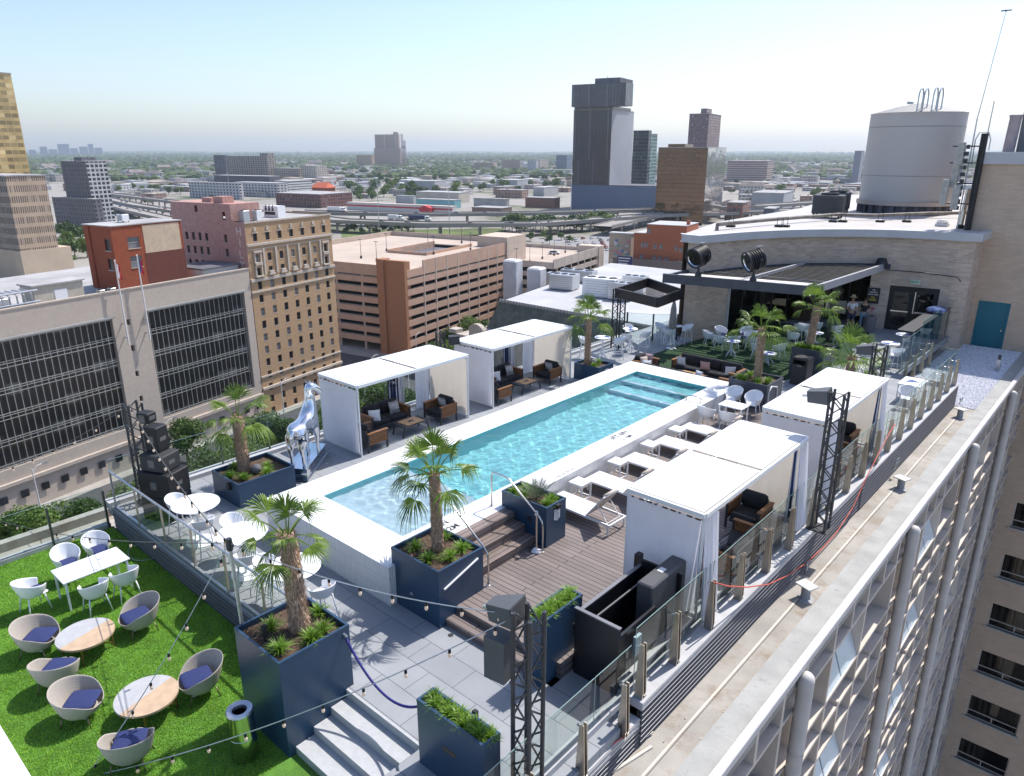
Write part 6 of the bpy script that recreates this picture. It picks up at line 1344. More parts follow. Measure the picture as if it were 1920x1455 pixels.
def badge(parent, x, y, z, rz, s=.3):
    m = MB(); m.add([(-.35*s, 0, .5*s), (.35*s, 0, .5*s), (.35*s, 0, -.35*s), (0, 0, -.5*s), (-.35*s, 0, -.35*s), (-.35*s, .01, .5*s), (.35*s, .01, .5*s), (.35*s, .01, -.35*s), (0, .01, -.5*s), (-.35*s, .01, -.35*s)], [(4, 3, 2, 1, 0), (0, 1, 6, 5), (1, 2, 7, 6), (2, 3, 8, 7), (3, 4, 9, 8), (4, 0, 5, 9)])
    for k in range(4): m.box(-.22*s, -.003, (.32-.2*k)*s-.02*s, .22*s, 0, (.32-.2*k)*s+.04*s, 1)
    o = m.build('badge', [crest, M('badge_print', (.1, .13, .2), .6)], parent); o.location = (x, y, z); o.rotation_euler = (0, 0, rz); return o
badge(pC, .70, .02, .72, R(90)); m = MB(); m.box(.69, -.06, .9, .78, .06, 1.0); m.build('planter_lamp', blackm, pC); m = MB(); m.rbox(.12, -.385, .52, .24, -.36, .66, .02); m.build('step_light', blackm, pC)
cyc = thing('cycad', 'grey green cycad with stiff feathery fronds in the planter by the pool steps', 'plant', (-9.85, 12.0, .30)); g = random.Random(6)
for k in range(13):
    a = k*2.4; el = R(g.uniform(28, 72)); L_ = g.uniform(.5, .68); d = Vector((math.cos(a)*math.cos(el), math.sin(a)*math.cos(el), math.sin(el))); pts = [d*L_*u+Vector((0, 0, -.16*u*u*L_)) for u in np.linspace(0, 1, 10)]; m = MB(); m.tube(pts, .007, 4, cap=False); s = Vector((-math.sin(a), math.cos(a), 0))
    for i in range(26):
        u = .12+.88*i/25; c = d*L_*u+Vector((0, 0, -.16*u*u*L_)); w_ = .13*math.sin(math.pi*min(.98, u*.9+.1))+.02
        for sg in (-1, 1): e = c+s*sg*w_+d*.06+Vector((0, 0, .03)); m.add([c-d*.006, c+d*.006, e], [(0, 1, 2)])
    m.build('frond', cycadleaf, cyc, uv=False)
for k, (x, y) in enumerate(((-10.4, 11.8), (-10.3, 12.1), (-9.42, 11.85), (-9.5, 12.1), (-10.1, 11.8))): tuft((x, y, .3), ['tuft at the pool end of the cycad planter', 'rear tuft at the pool end of the cycad planter', 'front tuft under the cycad', 'rear tuft under the cycad', 'middle tuft left of the cycad'][k], .9, k)
pE = planter('narrow dark planter with grass at the right of the stone stair', -6.99, 5.72, -5.60, 6.06, TF, .28, planterblue)
for k in range(9): tuft((-6.85+k*.145, 5.9+.04*(-1)**k, .2), 'overlapping grass tuft in the narrow planter by the stair' , .78, k)
m = MB(); m.box(-.14, -.175, 1.25, .12, -.168, 1.33); m.build('name_plate', M('brass_plate', (.2, .16, .1), .3, .8), pE); m = MB(); m.box(.0, -.175, .6, .08, -.168, .66); m.build('socket', galv, pE)
m = MB(); m.rbox(.1, .19, 1.72, .18, .27, 1.86, .01); m.build('spot_light', blackm, pE)
pF = planter('tall slim navy planter standing beside the black lift box', -7.02, 8.22, -6.62, 9.40, DK, .42)
for k in range(8): tuft((-6.82+.04*(-1)**k, 8.33+k*.14, .32), 'overlapping grass tuft in the slim planter beside the lift', .85, k)
p2 = planter('navy planter with a palm and round grey stone left of the pool', -17.15, 7.15, -15.55, 8.75, DK, -.28) if False else None
A1, A2, A3 = at(449, 913, -.25), at(392, 885, -.25), at(531, 882, -.25)
p2 = planter('navy planter with a palm and round grey stone left of the pool', A2.x, A1.y, A3.x, (A3.y+.35), DK, -.22)
cx2, cy2 = (A2.x+A3.x)/2, A1.y+.7
palm('palm_tree', 'palm with a bowed crown standing left of the pool near the black speakers', (cx2-.25, cy2+.0, -.32), 1.55, .165, 15, 13, .62, (-.12, .05), 1.2)
for k, (dx, dy) in enumerate(((-.55, -.1), (-.1, -.5), (.3, -.3), (.45, .3), (.1, .5))): tuft((cx2+dx, cy2+dy, -.33), ['left tuft in the planter by the speakers', 'front tuft in the planter by the speakers', 'tuft before the round grey stone', 'right tuft beside the round grey stone', 'tuft behind the round grey stone'][k], .95, k)
m = MB(); m.lathe([(.02, -.13), (.1, -.11), (.17, 0), (.1, .11), (.02, .13)], (0, 0, 0), 18); o = m.build('round_stone', M('grey_stone', (.14, .14, .15), .8, bmp=.2), smooth=True, sub=1); o.location = (cx2+.15, cy2+.15, -.20); tag(o, 'round dark grey stone ball in the planter by the speakers', 'stone')
m = MB(); m.box(.2, -(A3.y+.35-A1.y)/2-.08, .45, .34, -(A3.y+.35-A1.y)/2-.005, .62); m.build('planter_lamp', blackm, p2)
B1 = at(1043+10, 672, -.35)
p3 = planter('navy planter with a white crest and a palm beyond the second cabana', -17.35, 23.45, -16.1, 24.5, DK, -.25); badge(p3, .63, .05, .34, R(90), .34)
palm('palm_tree', 'upright bright green palm beyond the second cabana', (-17.0, 23.9, -.35), 2.0, .13, 22, 18, .62, (0, 0), 1.05)
tuft((-16.5, 23.7, -.35), 'front tuft in the crested planter', 1, 0); tuft((-16.7, 24.25, -.35), 'rear tuft in the crested planter', 1, 1)
m = MB(); m.lathe([(.02, -.13), (.1, -.11), (.17, 0), (.1, .11), (.02, .13)], (0, 0, 0), 18); o = m.build('round_stone', MATS['grey_stone'], smooth=True, sub=1); o.location = (-16.75, 24.0, -.23); tag(o, 'round dark stone ball in the crested planter', 'stone')
p4 = planter('grey planter with a palm and a white arched rail behind the poolside chairs', -10.78, 24.0, -9.35, 25.4, DK, .30, plantergrey)
palm('palm_tree', 'tall slim palm with pale spiky fronds behind the poolside chairs', (-10.05, 24.75, .2), 1.95, .135, 28, 15, .66, (.02, -.1), .95)
for k, (x, y) in enumerate(((-10.55, 24.4), (-10.35, 24.3), (-9.85, 24.3), (-9.6, 24.6), (-10.4, 24.9))): tuft((x, y, .2), ['left tuft in the grey planter behind the chairs', 'second tuft from the left in the grey planter behind the chairs', 'middle tuft in the grey planter behind the chairs', 'right tuft in the grey planter behind the chairs', 'rear tuft in the grey planter behind the chairs'][k], 1.1, k)
m = MB(); m.tube([(.73, -.55, .1), (.73, -.55, .95), (.73, -.35, 1.12), (.73, .15, .98), (.73, .22, .85), (.73, .22, .1)], .025, 8); m.build('arched_rail', white, p4, smooth=True)
p5 = planter('dark grey planter behind the black bin with a leaning palm', -10.75, 29.7, -9.4, 31.0, DK, .35, plantergrey)
palm('palm_tree', 'palm right of the pergola post with a thick crown over the dark planter', (-10.2, 30.3, .25), 1.75, .15, 35, 14, .7, (.05, .1), .95)
for k in range(7): tuft((-10.6+.17*k, 29.95+.12*(k % 2), .25), 'bushy tuft in the dark planter by the black bin', 1.15, k)
p6 = planter('grey planter half hidden behind the farthest cabana roof', -7.9, 26.2, -6.7, 27.3, DK, -.2, plantergrey)
palm('palm_tree', 'low wide palm behind the farthest cabana near the corner glass', (-7.55, 27.0, -.3), 1.35, .17, 41, 15, .85, (0, 0), 1.0)
tuft((-6.0, 24.6, -.6), 'grass tuft behind the glass by the far chairs', 1.2, 1); tuft((-5.85, 24.9, -.6), 'second grass tuft behind the glass by the far chairs', 1.2, 2)
# ================================================================= seats and tables
def shellmesh(rx, ry, seat, back, arm, open_=1.05, n=26, flare=1.12, arch=1., lip=None):
    """wrap-around bucket: P[i][j], i around the back, j upwards; open towards +Y"""
    P = []
    for i in range(n+1):
        t = -math.pi*(.5+.5*open_)+math.pi*2*0+math.pi*(1+open_)*i/n-math.pi*0; ang = -math.pi/2+(i/n-.5)*math.pi*(1+open_)*.98
        c = math.cos((i/n-.5)*math.pi); top = arm+(back-arm)*max(0, c)**arch; row = []
        if lip is not None:
            q = abs(i/n-.5)*2; top = back+(arm-back)*min(1, q/.6)**1.5 if q < .62 else arm+(lip-arm)*min(1, (q-.62)/.22)
        for j in range(7):
            u = j/6; r = .72+(flare-.72)*u**.55; z = seat-.03+(top-seat+.03)*u; row.append((rx*r*math.cos(ang), ry*r*math.sin(ang)-(.05*u*max(0, c)), z))
        P.append(row)
    return P
def shellchair(name, label, cat, mat, rx=.29, ry=.28, seat=.44, back=.82, arm=.64, cushion=None, legr=.016, splay=.06, legmat=None, tub=False, foot=0., open_=.75, low=None, arch=1.1, lip=None):
    t = thing(name, label, cat); m = MB(); P = shellmesh(rx, ry, low if low is not None else seat, back, arm, open_, arch=arch, lip=lip, n=44 if lip else 26); m.grid(P); m.build('shell', mat, t, smooth=True, solid=.02, sub=1)
    m = MB(); s0 = low if low is not None else seat; m.lathe([(.01, s0-.03), (rx*.74, s0-.03), (rx*.78, s0), (.01, s0+.005)], (0, 0, 0), 22, sx=1, sy=ry/rx); m.rbox(-rx*.72, 0, s0-.03, rx*.72, ry*(.95 if lip is None else .6), s0, .02); m.build('seat', mat, t, smooth=35)
    if cushion: m = MB(); m.rbox(-rx*.7, -ry*.62, seat+.0, rx*.7, ry*.92, seat+.085, .04); o = m.build('cushion', cushion, t, smooth=50, sub=1)
    for sx in (-1, 1):
        for sy in (-1, 1):
            m = MB(); m.tube([(sx*rx*.62, sy*ry*.6, s0-.02), (sx*(rx*.66+splay), sy*(ry*.66+splay), 0)], [legr*1.25, legr], 8); m.build('leg', legmat or mat, t, smooth=True)
    if foot:
        m = MB(); q = [(sx*(rx*.66+splay*.6), sy*(ry*.66+splay*.6), foot) for sx, sy in ((-1, -1), (1, -1), (1, 1), (-1, 1))]; m.tube(q, .011, 6, closed=True); m.build('foot_ring', legmat or mat, t)
    return t
wickm, n, l, b = newmat('wicker_weave'); b.inputs['Roughness'].default_value = .8
tc_ = n.new('ShaderNodeTexCoord'); sx_ = n.new('ShaderNodeTexChecker'); sx_.inputs['Scale'].default_value = 62; l.new(tc_.outputs['Object'], sx_.inputs[0]); sx_.inputs[1].default_value = (.50, .455, .40, 1); sx_.inputs[2].default_value = (.37, .335, .29, 1); l.new(sx_.outputs[0], b.inputs['Base Color']); bump(n, l, sx_.outputs['Fac'], b, .5, .01)
brassleg = M('bronze_leg', (.22, .17, .11), .4, .6)
wick = shellchair('wicker_chair', 'x', 'chair', wickm, .37, .35, .36, .72, .56, navyfab, .011, .03, brassleg, open_=1.02, low=.22, arch=1.0, lip=.37)
def face(o_from, to): return math.atan2(to[1]-o_from[1], to[0]-o_from[0])-math.pi/2
def place(proto, used_, loc, rz, label, group):
    if not used_[0]: used_[0] = True; freeze(proto); proto.location = loc; proto.rotation_euler = (0, 0, rz); tag(proto, label, proto['category'], group); return proto
    return dup(proto, loc, rz, label, group)
u_ = [False]
T1, T2 = (-14.65, 3.55), (-11.95, 3.62)
for (x, y), T_, lab in (((-15.35, 2.9), T1, 'beige wicker tub chair with navy cushion left of the left coffee table'), ((-13.95, 2.80), T1, 'wicker tub chair turning its back to the camera, below the left coffee table'), ((-14.55, 4.55), T1, 'wicker tub chair above the left coffee table, near the white dining chairs'),
    ((-12.75, 2.78), T2, 'beige wicker tub chair left of the right coffee table'), ((-11.05, 2.95), T2, 'wicker tub chair at the bottom of the lawn seen from behind'), ((-11.75, 4.5), T2, 'wicker tub chair nearest the biggest planter')):
    place(wick, u_, (x, y, TF), face((x, y), T_), lab, 'wicker tub chairs on the lawn')
# coffee tables, half stone half wood
stonetop = M('grey_stone_top', (.42, .42, .43), .45, var=.08, scale=8); woodtop = M('ash_wood_top', (.50, .36, .24), .5, var=.12, scale=5)
def coffee(label, loc, rz):
    t = thing('coffee_table', label, 'table', loc, rz, 'round coffee tables on the lawn'); r = .53
    for nm, mt, a0 in (('stone_half', stonetop, -math.pi/2), ('wood_half', woodtop, math.pi/2)):
        pts = [(r*math.cos(a), r*math.sin(a)) for a in np.linspace(a0, a0+math.pi, 26)]; m = MB(); m.prism(pts, .38, .42); m.build(nm, mt, t)
    m = MB()
    for k in range(4):
        a = math.pi/4+k*math.pi/2; m.obox((math.cos(a)*.46, math.sin(a)*.46, 0), (math.cos(a)*.46, math.sin(a)*.46, .38), .025, .025)
    m.obox((math.cos(.785)*.46, math.sin(.785)*.46, .12), (-math.cos(.785)*.46, -math.sin(.785)*.46, .12), .02, .02); m.obox((math.cos(.785)*.46, -math.sin(.785)*.46, .12), (-math.cos(.785)*.46, math.sin(.785)*.46, .12), .02, .02)
    m.tube([(.5*math.cos(a), .5*math.sin(a), .365) for a in np.linspace(0, 6.283, 25)[:-1]], .012, 6, closed=True); m.build('leg_frame', M('copper_frame', (.42, .25, .1), .35, .8), t)
coffee('left round coffee table on the lawn, pale stone and wood halves', (*T1, TF), R(195)); coffee('right round coffee table on the lawn, grey stone and wood halves', (*T2, TF), R(195))
# white dining chairs
wch = shellchair('dining_chair', 'x', 'chair', whiteplastic, .27, .27, .45, .84, .66, navyfab, .014, .05, open_=.62, arch=1.6)
wch2 = shellchair('dining_chair', 'x', 'chair', whiteplastic, .27, .27, .45, .84, .64, None, .014, .05, open_=.62, arch=1.6)
u1, u2 = [False], [False]; tcx, tcy = -16.75, 4.45
for (x, y), rz, lab in (((-17.75, 4.25), R(-90), 'white dining chair with navy cushion behind the white lawn table, left'), ((-17.85, 4.95), R(-90), 'white dining chair with navy cushion behind the white lawn table, right'), ((-15.95, 4.2), R(90), 'white dining chair with its back to the camera at the white lawn table, left'), ((-15.98, 4.85), R(90), 'white dining chair with its back to the camera at the white lawn table, right'), ((-17.0, 3.3), R(10), 'white dining chair at the left end of the white lawn table')):
    place(wch, u1, (x, y, TF), rz, lab, 'white dining chairs on the lawn')
def recttable(name, label, loc, rz, L_, W_, h, mat, group=None):
    t = thing(name, label, 'table', loc, rz, group); m = MB(); m.rbox(-W_/2, -L_/2, h-.04, W_/2, L_/2, h, .01); m.build('tabletop', mat, t)
    for sx in (-1, 1):
        for sy in (-1, 1): m = MB(); m.box(sx*(W_/2-.05)-.02, sy*(L_/2-.06)-.02, 0, sx*(W_/2-.05)+.02, sy*(L_/2-.06)+.02, h-.04); m.build('leg', mat, t)
    return t
recttable('dining_table', 'long white rectangular table on the lawn', (tcx, tcy, TF), R(0), 1.4, .78, .74, whiteplastic)
# bar tables + stools on the upper deck, left
def bartable(label, loc, r, h, top=whiteplastic, wedge=False, group=None):
    t = thing('bar_table', label, 'table', loc, random.uniform(0, 6), group); m = MB(); m.lathe([(r*.98, h-.025), (r, h-.012), (r*.985, h)], (0, 0, 0), 40); m.build('tabletop', top, t, smooth=30)
    m = MB(); m.cyl((0, 0, .03), (0, 0, h-.03), .035, n=12); m.build('column', whiteplastic, t, smooth=30)
    m = MB()
    if wedge:
        for k in range(4): a = k*1.571; m.tube([(0, 0, .35), (math.cos(a)*.32, math.sin(a)*.32, 0)], .018, 6)
    else: m.lathe([(r*.62, 0), (r*.62, .015), (.05, .035)], (0, 0, 0), 30)
    m.build('foot', whiteplastic, t)
    if wedge: m = MB(); m.prism([(0, 0)]+[(r*.9*math.cos(a), r*.9*math.sin(a)) for a in np.linspace(.3, 1.5, 8)], h+.001, h+.005); m.prism([(0, 0)]+[(r*.9*math.cos(a), r*.9*math.sin(a)) for a in np.linspace(3.4, 4.3, 8)], h+.001, h+.005); m.build('blue_inlay', M('table_blue', (.03, .07, .28), .5), t)
    return t
for k, (x, y) in enumerate(((-16.04, 6.68), (-13.9, 6.68), (-11.85, 6.68))):
    bartable(['round white bar table nearest the speakers', 'round white bar table half hidden behind the nearest palm crown', 'round white bar table right of the nearest palm trunk'][k], (x, y, DK), .55, 1.03, group='round white bar tables by the rail')
stl = shellchair('bar_stool', 'x', 'bar stool', whiteplastic, .23, .23, .74, 1.02, .88, None, .012, .07, foot=.28, open_=.62, arch=1.6); us = [False]
for (x, y), T_, lab in (((-16.75, 6.55), (-16.04, 6.68), 'white bar stool left of the bar table nearest the speakers'), ((-15.35, 6.5), (-16.04, 6.6), 'white bar stool between the first two bar tables, near side'), ((-14.75, 6.9), (-13.9, 6.7), 'white bar stool left of the middle bar table'), ((-13.2, 6.35), (-13.9, 6.7), 'white bar stool right of the middle bar table behind the rail'), ((-12.55, 6.5), (-11.85, 6.7), 'white bar stool left of the bar table by the palm trunk'), ((-11.0, 6.75), (-11.85, 6.7), 'white bar stool right of the nearest palm trunk')):
    place(stl, us, (x, y, DK), face((x, y), T_), lab, 'white bar stools behind the glass rail')
# far left high tables
ft = [at(1130, 632, .1), at(1182, 616, .1), at(1265, 610, .1)]
for k, p in enumerate(ft): bartable(['small white high table with blue inlay beside the crested planter', 'small white high table with blue inlay right of the black truss column', 'small white high table with blue inlay by the brick column'][k], (p.x, p.y, DK), .36, 1.02, wedge=True, group='small high tables with blue inlay, far left')
sl2 = [((-.7, -.4), 0), ((.55, .5), 0), ((-.5, .6), 1), ((.3, -.75), 1), ((.75, .1), 1), ((-.75, 0), 2), ((.1, -.7), 2), ((.35, .6), 2)]
for k, ((dx, dy), i) in enumerate(sl2):
    p = ft[i]; x, y = p.x+dx, p.y+dy; place(stl, us, (x, y, DK), face((x, y), (p.x, p.y)), ['white bar stool at the crested planter, near side', 'white bar stool beside the truss column, left of it', 'white bar stool right behind the truss column', 'white slatted bar stool before the table right of the truss', 'white bar stool between the truss table and the corner glass', 'white bar stool left of the high table by the brick column', 'white bar stool in front of the brick column table', 'tall white bar stool touching the brick column'][k], 'white bar stools far left')
# far right high tables by the door
fr_ = [at(1670, 643, .1), at(1697, 627, .1), at(1716, 613, .1)]
for k, p in enumerate(fr_): bartable(['nearest of the three white high tables before the double doors', 'middle one of the three white high tables before the double doors', 'farthest of the three white high tables before the double doors'][k], (p.x, p.y, DK), .38, 1.02, wedge=True, group='small high tables by the double doors')
for k, (x, y) in enumerate(((-8.4, 31.9), (-7.6, 33.4), (-7.9, 36.3), (-7.7, 38.6))): place(stl, us, (x, y, DK), [1.2, 2.2, 1.6, .5][k], ['white bar stool right of the nearest door table', 'white bar stool by the corner glass', 'white bar stool in front of the farthest door table', 'white bar stool close to the double doors'][k], 'white bar stools by the double doors')
# poolside table with four chairs
recttable('low_table', 'white square table among four white chairs beside the pool', (-9.6, 21.95, WD), 0, .62, .85, .72, whiteplastic)
for (x, y), rz, lab in (((-10.25, 23.3), R(178), 'white round backed chair facing the camera beside the pool, left'), ((-9.5, 23.25), R(184), 'white round backed chair facing the camera beside the pool, right'), ((-10.15, 21.1), R(-4), 'white chair with its back to the camera beside the pool, left'), ((-9.4, 21.15), R(6), 'white chair with its back to the camera beside the pool, right')):
    place(wch2, u2, (x, y, WD), rz, lab, 'white chairs beside the pool')
# chairs under the pergola
pc = [(1351, 640), (1330, 632), (1376, 640), (1352, 626), (1405, 633), (1398, 626), (1461, 655), (1420, 655), (1410, 640), (1487, 633), (1500, 618), (1520, 630), (1508, 616), (1530, 614), (1567, 620), (1575, 630)]
pcl = ['second chair from the brick column, facing the bar', 'chair nearest the brick column', 'chair with its back to the pool in the first pergola group', 'chair at the rear of the first pergola group', 'rear right chair of the first pergola group', 'chair behind the palm trunk in the first pergola group', 'lone white chair in front of the small low table, centre of the turf mat', 'chair hidden behind the slim palm trunk', 'chair right of the slim palm trunk with a navy cushion', 'chair with navy cushion left of the dark planter', 'rear chair of the second pergola group', 'chair before the small table of the second pergola group', 'second rear chair of the second pergola group', 'chair touching the pergola palm, left side', 'chair right of the pergola palm trunk', 'chair beside the pergola post']
pcd = [(math.atan2(0, 1), 0)]
for k, (x, y) in enumerate(pc):
    p = at(x, y, DK+.5); c_ = at(1368, 640, DK+.3) if k < 6 else (at(1440, 645, DK) if k < 9 else at(1525, 625, DK)); place(wch, u1, (p.x, p.y, DK+.02), face((p.x, p.y), (c_.x, c_.y)) if k != 6 else R(80), 'white '+pcl[k] if not pcl[k].startswith('lone') else pcl[k], 'white chairs under the pergola')
for k, (x, y) in enumerate(((1372, 652), (1440, 667), (1528, 636))):
    p = at(x, y, DK+.4); bartable(['low white table of the first pergola group', 'low white table beside the lone chair on the turf mat', 'low white table of the second pergola group'][k], (p.x, p.y, DK+.02), .36, .72 if k != 1 else .5, wedge=True, group='low tables under the pergola')
# table and round chair by the glass, far right
wp_ = at(1712, 715, DK+.75); recttable('dining_table', 'white table with blue inlay between the farthest cabana and the glass', (wp_.x, wp_.y, DK), 0, 1.2, .8, .74, whiteplastic); m = MB(); m.prism([(-.25, -.2), (.25, .0), (-.1, .25)], .742, .746); o = m.build('blue_inlay', MATS['table_blue']); o.parent = COL.objects['dining_table.001']
p = at(1700, 742, DK+.5); place(wch2, u2, (p.x, p.y, DK), R(185), 'white round backed chair behind the glass by the farthest cabana', 'white chairs beside the pool')
# ================================================================= loungers and side tables
sling = brickmat('white_sling', (.80, .78, .75), (.76, .745, .71), (.60, .58, .55), .02, .012, .002, .8, bmp=.2, big=.05); slingback = M('taupe_sling', (.48, .42, .37), .8, var=.1, scale=30)
def lounger(label):
    t = thing('sun_lounger', label, 'sun lounger', (0, 0, 0), 0, 'sun loungers beside the pool'); L_, W_, z_ = 2.0, .66, .30
    m = MB()
    for s in (-1, 1): m.box(0, s*W_/2-.02, z_-.05, L_, s*W_/2+.02, z_)
    m.box(0, -W_/2, z_-.05, .04, W_/2, z_); m.box(L_-.04, -W_/2, z_-.05, L_, W_/2, z_); m.build('frame', white, t)
    for x in (.12, L_-.06):
        for s in (-1, 1): m = MB(); m.box(x-.02, s*(W_/2)-.02, 0, x+.02, s*(W_/2)+.02, z_-.05); m.build('leg', white, t)
    m = MB(); m.box(.03, -W_/2+.03, z_-.008, 1.27, W_/2-.03, z_+.008); m.build('seat_sling', sling, t)
    a = R(52); c, s_ = math.cos(a), math.sin(a); m = MB(); bl_ = .80; x1, z1 = 1.27+bl_*c, z_+bl_*s_
    m.add([(1.27, -W_/2+.03, z_), (1.27, W_/2-.03, z_), (x1, W_/2-.03, z1), (x1, -W_/2+.03, z1)], [(0, 1, 2, 3)]); m.build('back_sling', slingback, t, solid=.014)
    m = MB()
    for s in (-1, 1): m.obox((1.27, s*(W_/2-.02), z_), (x1, s*(W_/2-.02), z1), .03, .03); m.obox((1.27+.45*c, s*(W_/2-.08), z_+.45*s_), (1.86, s*(W_/2-.08), z_-.03), .016, .016)
    m.obox((x1, -W_/2+.02, z1), (x1, W_/2-.02, z1), .03, .03); m.obox((1.27+.45*c, -W_/2+.08, z_+.45*s_), (1.27+.45*c, W_/2-.08, z_+.45*s_), .016, .016); m.obox((1.86, -W_/2+.04, z_-.03), (1.86, W_/2-.04, z_-.03), .016, .016); m.build('back_frame', white, t)
    m = MB(); m.cyl((x1-.05*c, -W_/2+.1, z1-.05*s_+.05), (x1-.05*c, W_/2-.1, z1-.05*s_+.05), .045, n=10); m.build('head_roll', slingback, t, smooth=True)
    return t
ly = [13.4, 15.05, 16.85, 18.6, 20.25]; ll = ['nearest white sun lounger with its raised back strut in full view', 'second white sun lounger from the cycad planter', 'third white sun lounger from the cycad planter', 'fourth white sun lounger from the cycad planter', 'farthest white sun lounger, next to the poolside chairs']
lg = lounger(ll[0]); freeze(lg)
for k, y in enumerate(ly):
    if k == 0: lg.location = (-10.42, y, WD); lg.rotation_euler = (0, 0, R(-2))
    else: dup(lg, (-10.42, y, WD), R((-1.5, -2.5, -1, -2)[k-1]), ll[k])
def sidetab(label, loc):
    t = thing('side_table', label, 'side table', loc, 0, 'white side tables between the loungers'); a, h = .22, .46; m = MB()
    for k in range(6): m.box(-a, -a+k*2*a/6+.004, h-.03, a, -a+(k+1)*2*a/6-.004, h)
    m.box(-a, -a, h-.05, a, a, h-.03); m.build('slat_top', white, t)
    for sx in (-1, 1):
        for sy in (-1, 1): m = MB(); m.box(sx*(a-.02)-.02, sy*(a-.02)-.02, 0, sx*(a-.02)+.02, sy*(a-.02)+.02, h-.05); m.build('leg', white, t)
    m = MB(); m.box(-a+.04, -a, .0, a-.04, -a+.03, .035); m.box(-a+.04, a-.03, 0, a-.04, a, .035); m.box(-a, -a+.04, 0, -a+.03, a-.04, .035); m.box(a-.03, -a+.04, 0, a, a-.04, .035); m.build('stretcher', white, t); return t
st0 = None
for k, y in enumerate((14.22, 16.0, 17.72, 19.35)):
    lab = ['white slatted side table nearest the cycad planter', 'second white slatted side table from the cycad planter', 'third white slatted side table from the cycad planter', 'white slatted side table nearest the poolside chairs'][k]
    if st0 is None: st0 = sidetab(lab, (-10.22, y, WD)); freeze(st0)
    else: dup(st0, (-10.22, y, WD), 0, lab)
# ================================================================= teak and charcoal lounge furniture
def sofa(name, label, cat, W_, loc, rz, group=None, ncush=2, dark_=False):
    """back along -Y side, opening to +Y; width along X"""
    t = thing(name, label, cat, loc, rz, group); D_ = .78; h = .62
    m = MB(); m.rbox(-W_/2+.08, -D_/2, .2, W_/2-.08, D_/2, .28, .01); m.rbox(-W_/2+.08, -D_/2, .28, W_/2-.08, -D_/2+.06, .7, .01); m.build('frame', darkmetal, t)
    for s in (-1, 1):
        m = MB(); x0, x1 = (s*W_/2-.03, s*W_/2+.03)
        for k in range(6): z_ = .26+k*.058; m.box(x0, -D_/2+.05, z_, x1, D_/2-.05, z_+.045)
        m.box(x0-.025, -D_/2, h, x1+.025, D_/2, h+.035); m.build('arm', teak, t)
        m = MB(); m.box(x0+.005, -D_/2-.0, 0, x1-.005, -D_/2+.05, h); m.build('arm_post', darkmetal, t); m = MB(); m.box(x0+.005, D_/2-.05, 0, x1-.005, D_/2, h); m.build('arm_post', darkmetal, t)
    cw = (W_-.16)/ncush
    for k in range(ncush):
        x0 = -W_/2+.08+k*cw; m = MB(); m.rbox(x0+.005, -D_/2+.1, .28, x0+cw-.005, D_/2-.02, .43, .035); m.build('seat_cushion', charfab, t, smooth=50)
        m = MB(); m.rbox(x0+.005, -D_/2+.03, .42, x0+cw-.005, -D_/2+.2, .84, .05); m.build('back_cushion', charfab, t, smooth=50)
    return t
strp = brickmat('striped_cushion', (.55, .53, .52), (.17, .16, .17), (.35, .34, .34), 9, .07, .006, .9, bmp=0, big=.1)
pinkc = M('dusty_pink_fabric', (.50, .33, .30), .9, var=.15, scale=12); whc = M('white_fabric', (.68, .68, .70), .9, var=.05); blushc = M('beige_fabric', (.50, .42, .36), .9)
def pillow(label, loc, rz, tilt, mat, s=.42, group=None):
    P = []; k = 8
    for sg in (1, -1):
        P.append([[((u/k-.5)*s*(1-.07*math.sin(math.pi*v/k)), sg*.075*(math.sin(math.pi*u/k)*math.sin(math.pi*v/k))**.5, (v/k-.5)*s*(1-.07*math.sin(math.pi*u/k))) for v in range(k+1)] for u in range(k+1)])
    m = MB(); m.grid(P[0]); m.grid([r_[::-1] for r_ in P[1]]); o = m.build('throw_pillow', mat, smooth=True); o.location = loc; o.rotation_euler = (tilt, 0, rz); return tag(o, label, 'cushion', group)
def ctable(label, loc, rz, L_=1.1, W_=.6):
    t = thing('coffee_table', label, 'table', loc, rz); h = .38; m = MB(); m.box(-L_/2, -W_/2, h-.04, L_/2, W_/2, h); m.build('dark_border', darkmetal, t)
    m = MB(); m.box(-L_*.33, -W_/2+.02, h+.001, L_*.33, W_/2-.02, h+.014); m.build('teak_top', M('teak_plank', (.52, .30, .14), .5, var=.12, scale=6), t); m = MB(); m.box(-.1, -.04, h+.015, .1, .04, h+.03); m.build('tray', darkmetal, t)
    for sx in (-1, 1):
        for sy in (-1, 1): m = MB(); m.obox((sx*(L_/2-.08), sy*(W_/2-.03), h-.04), (sx*(L_/2+.02), sy*(W_/2-.03), 0), .04, .04); m.build('leg', darkmetal, t)
    return t
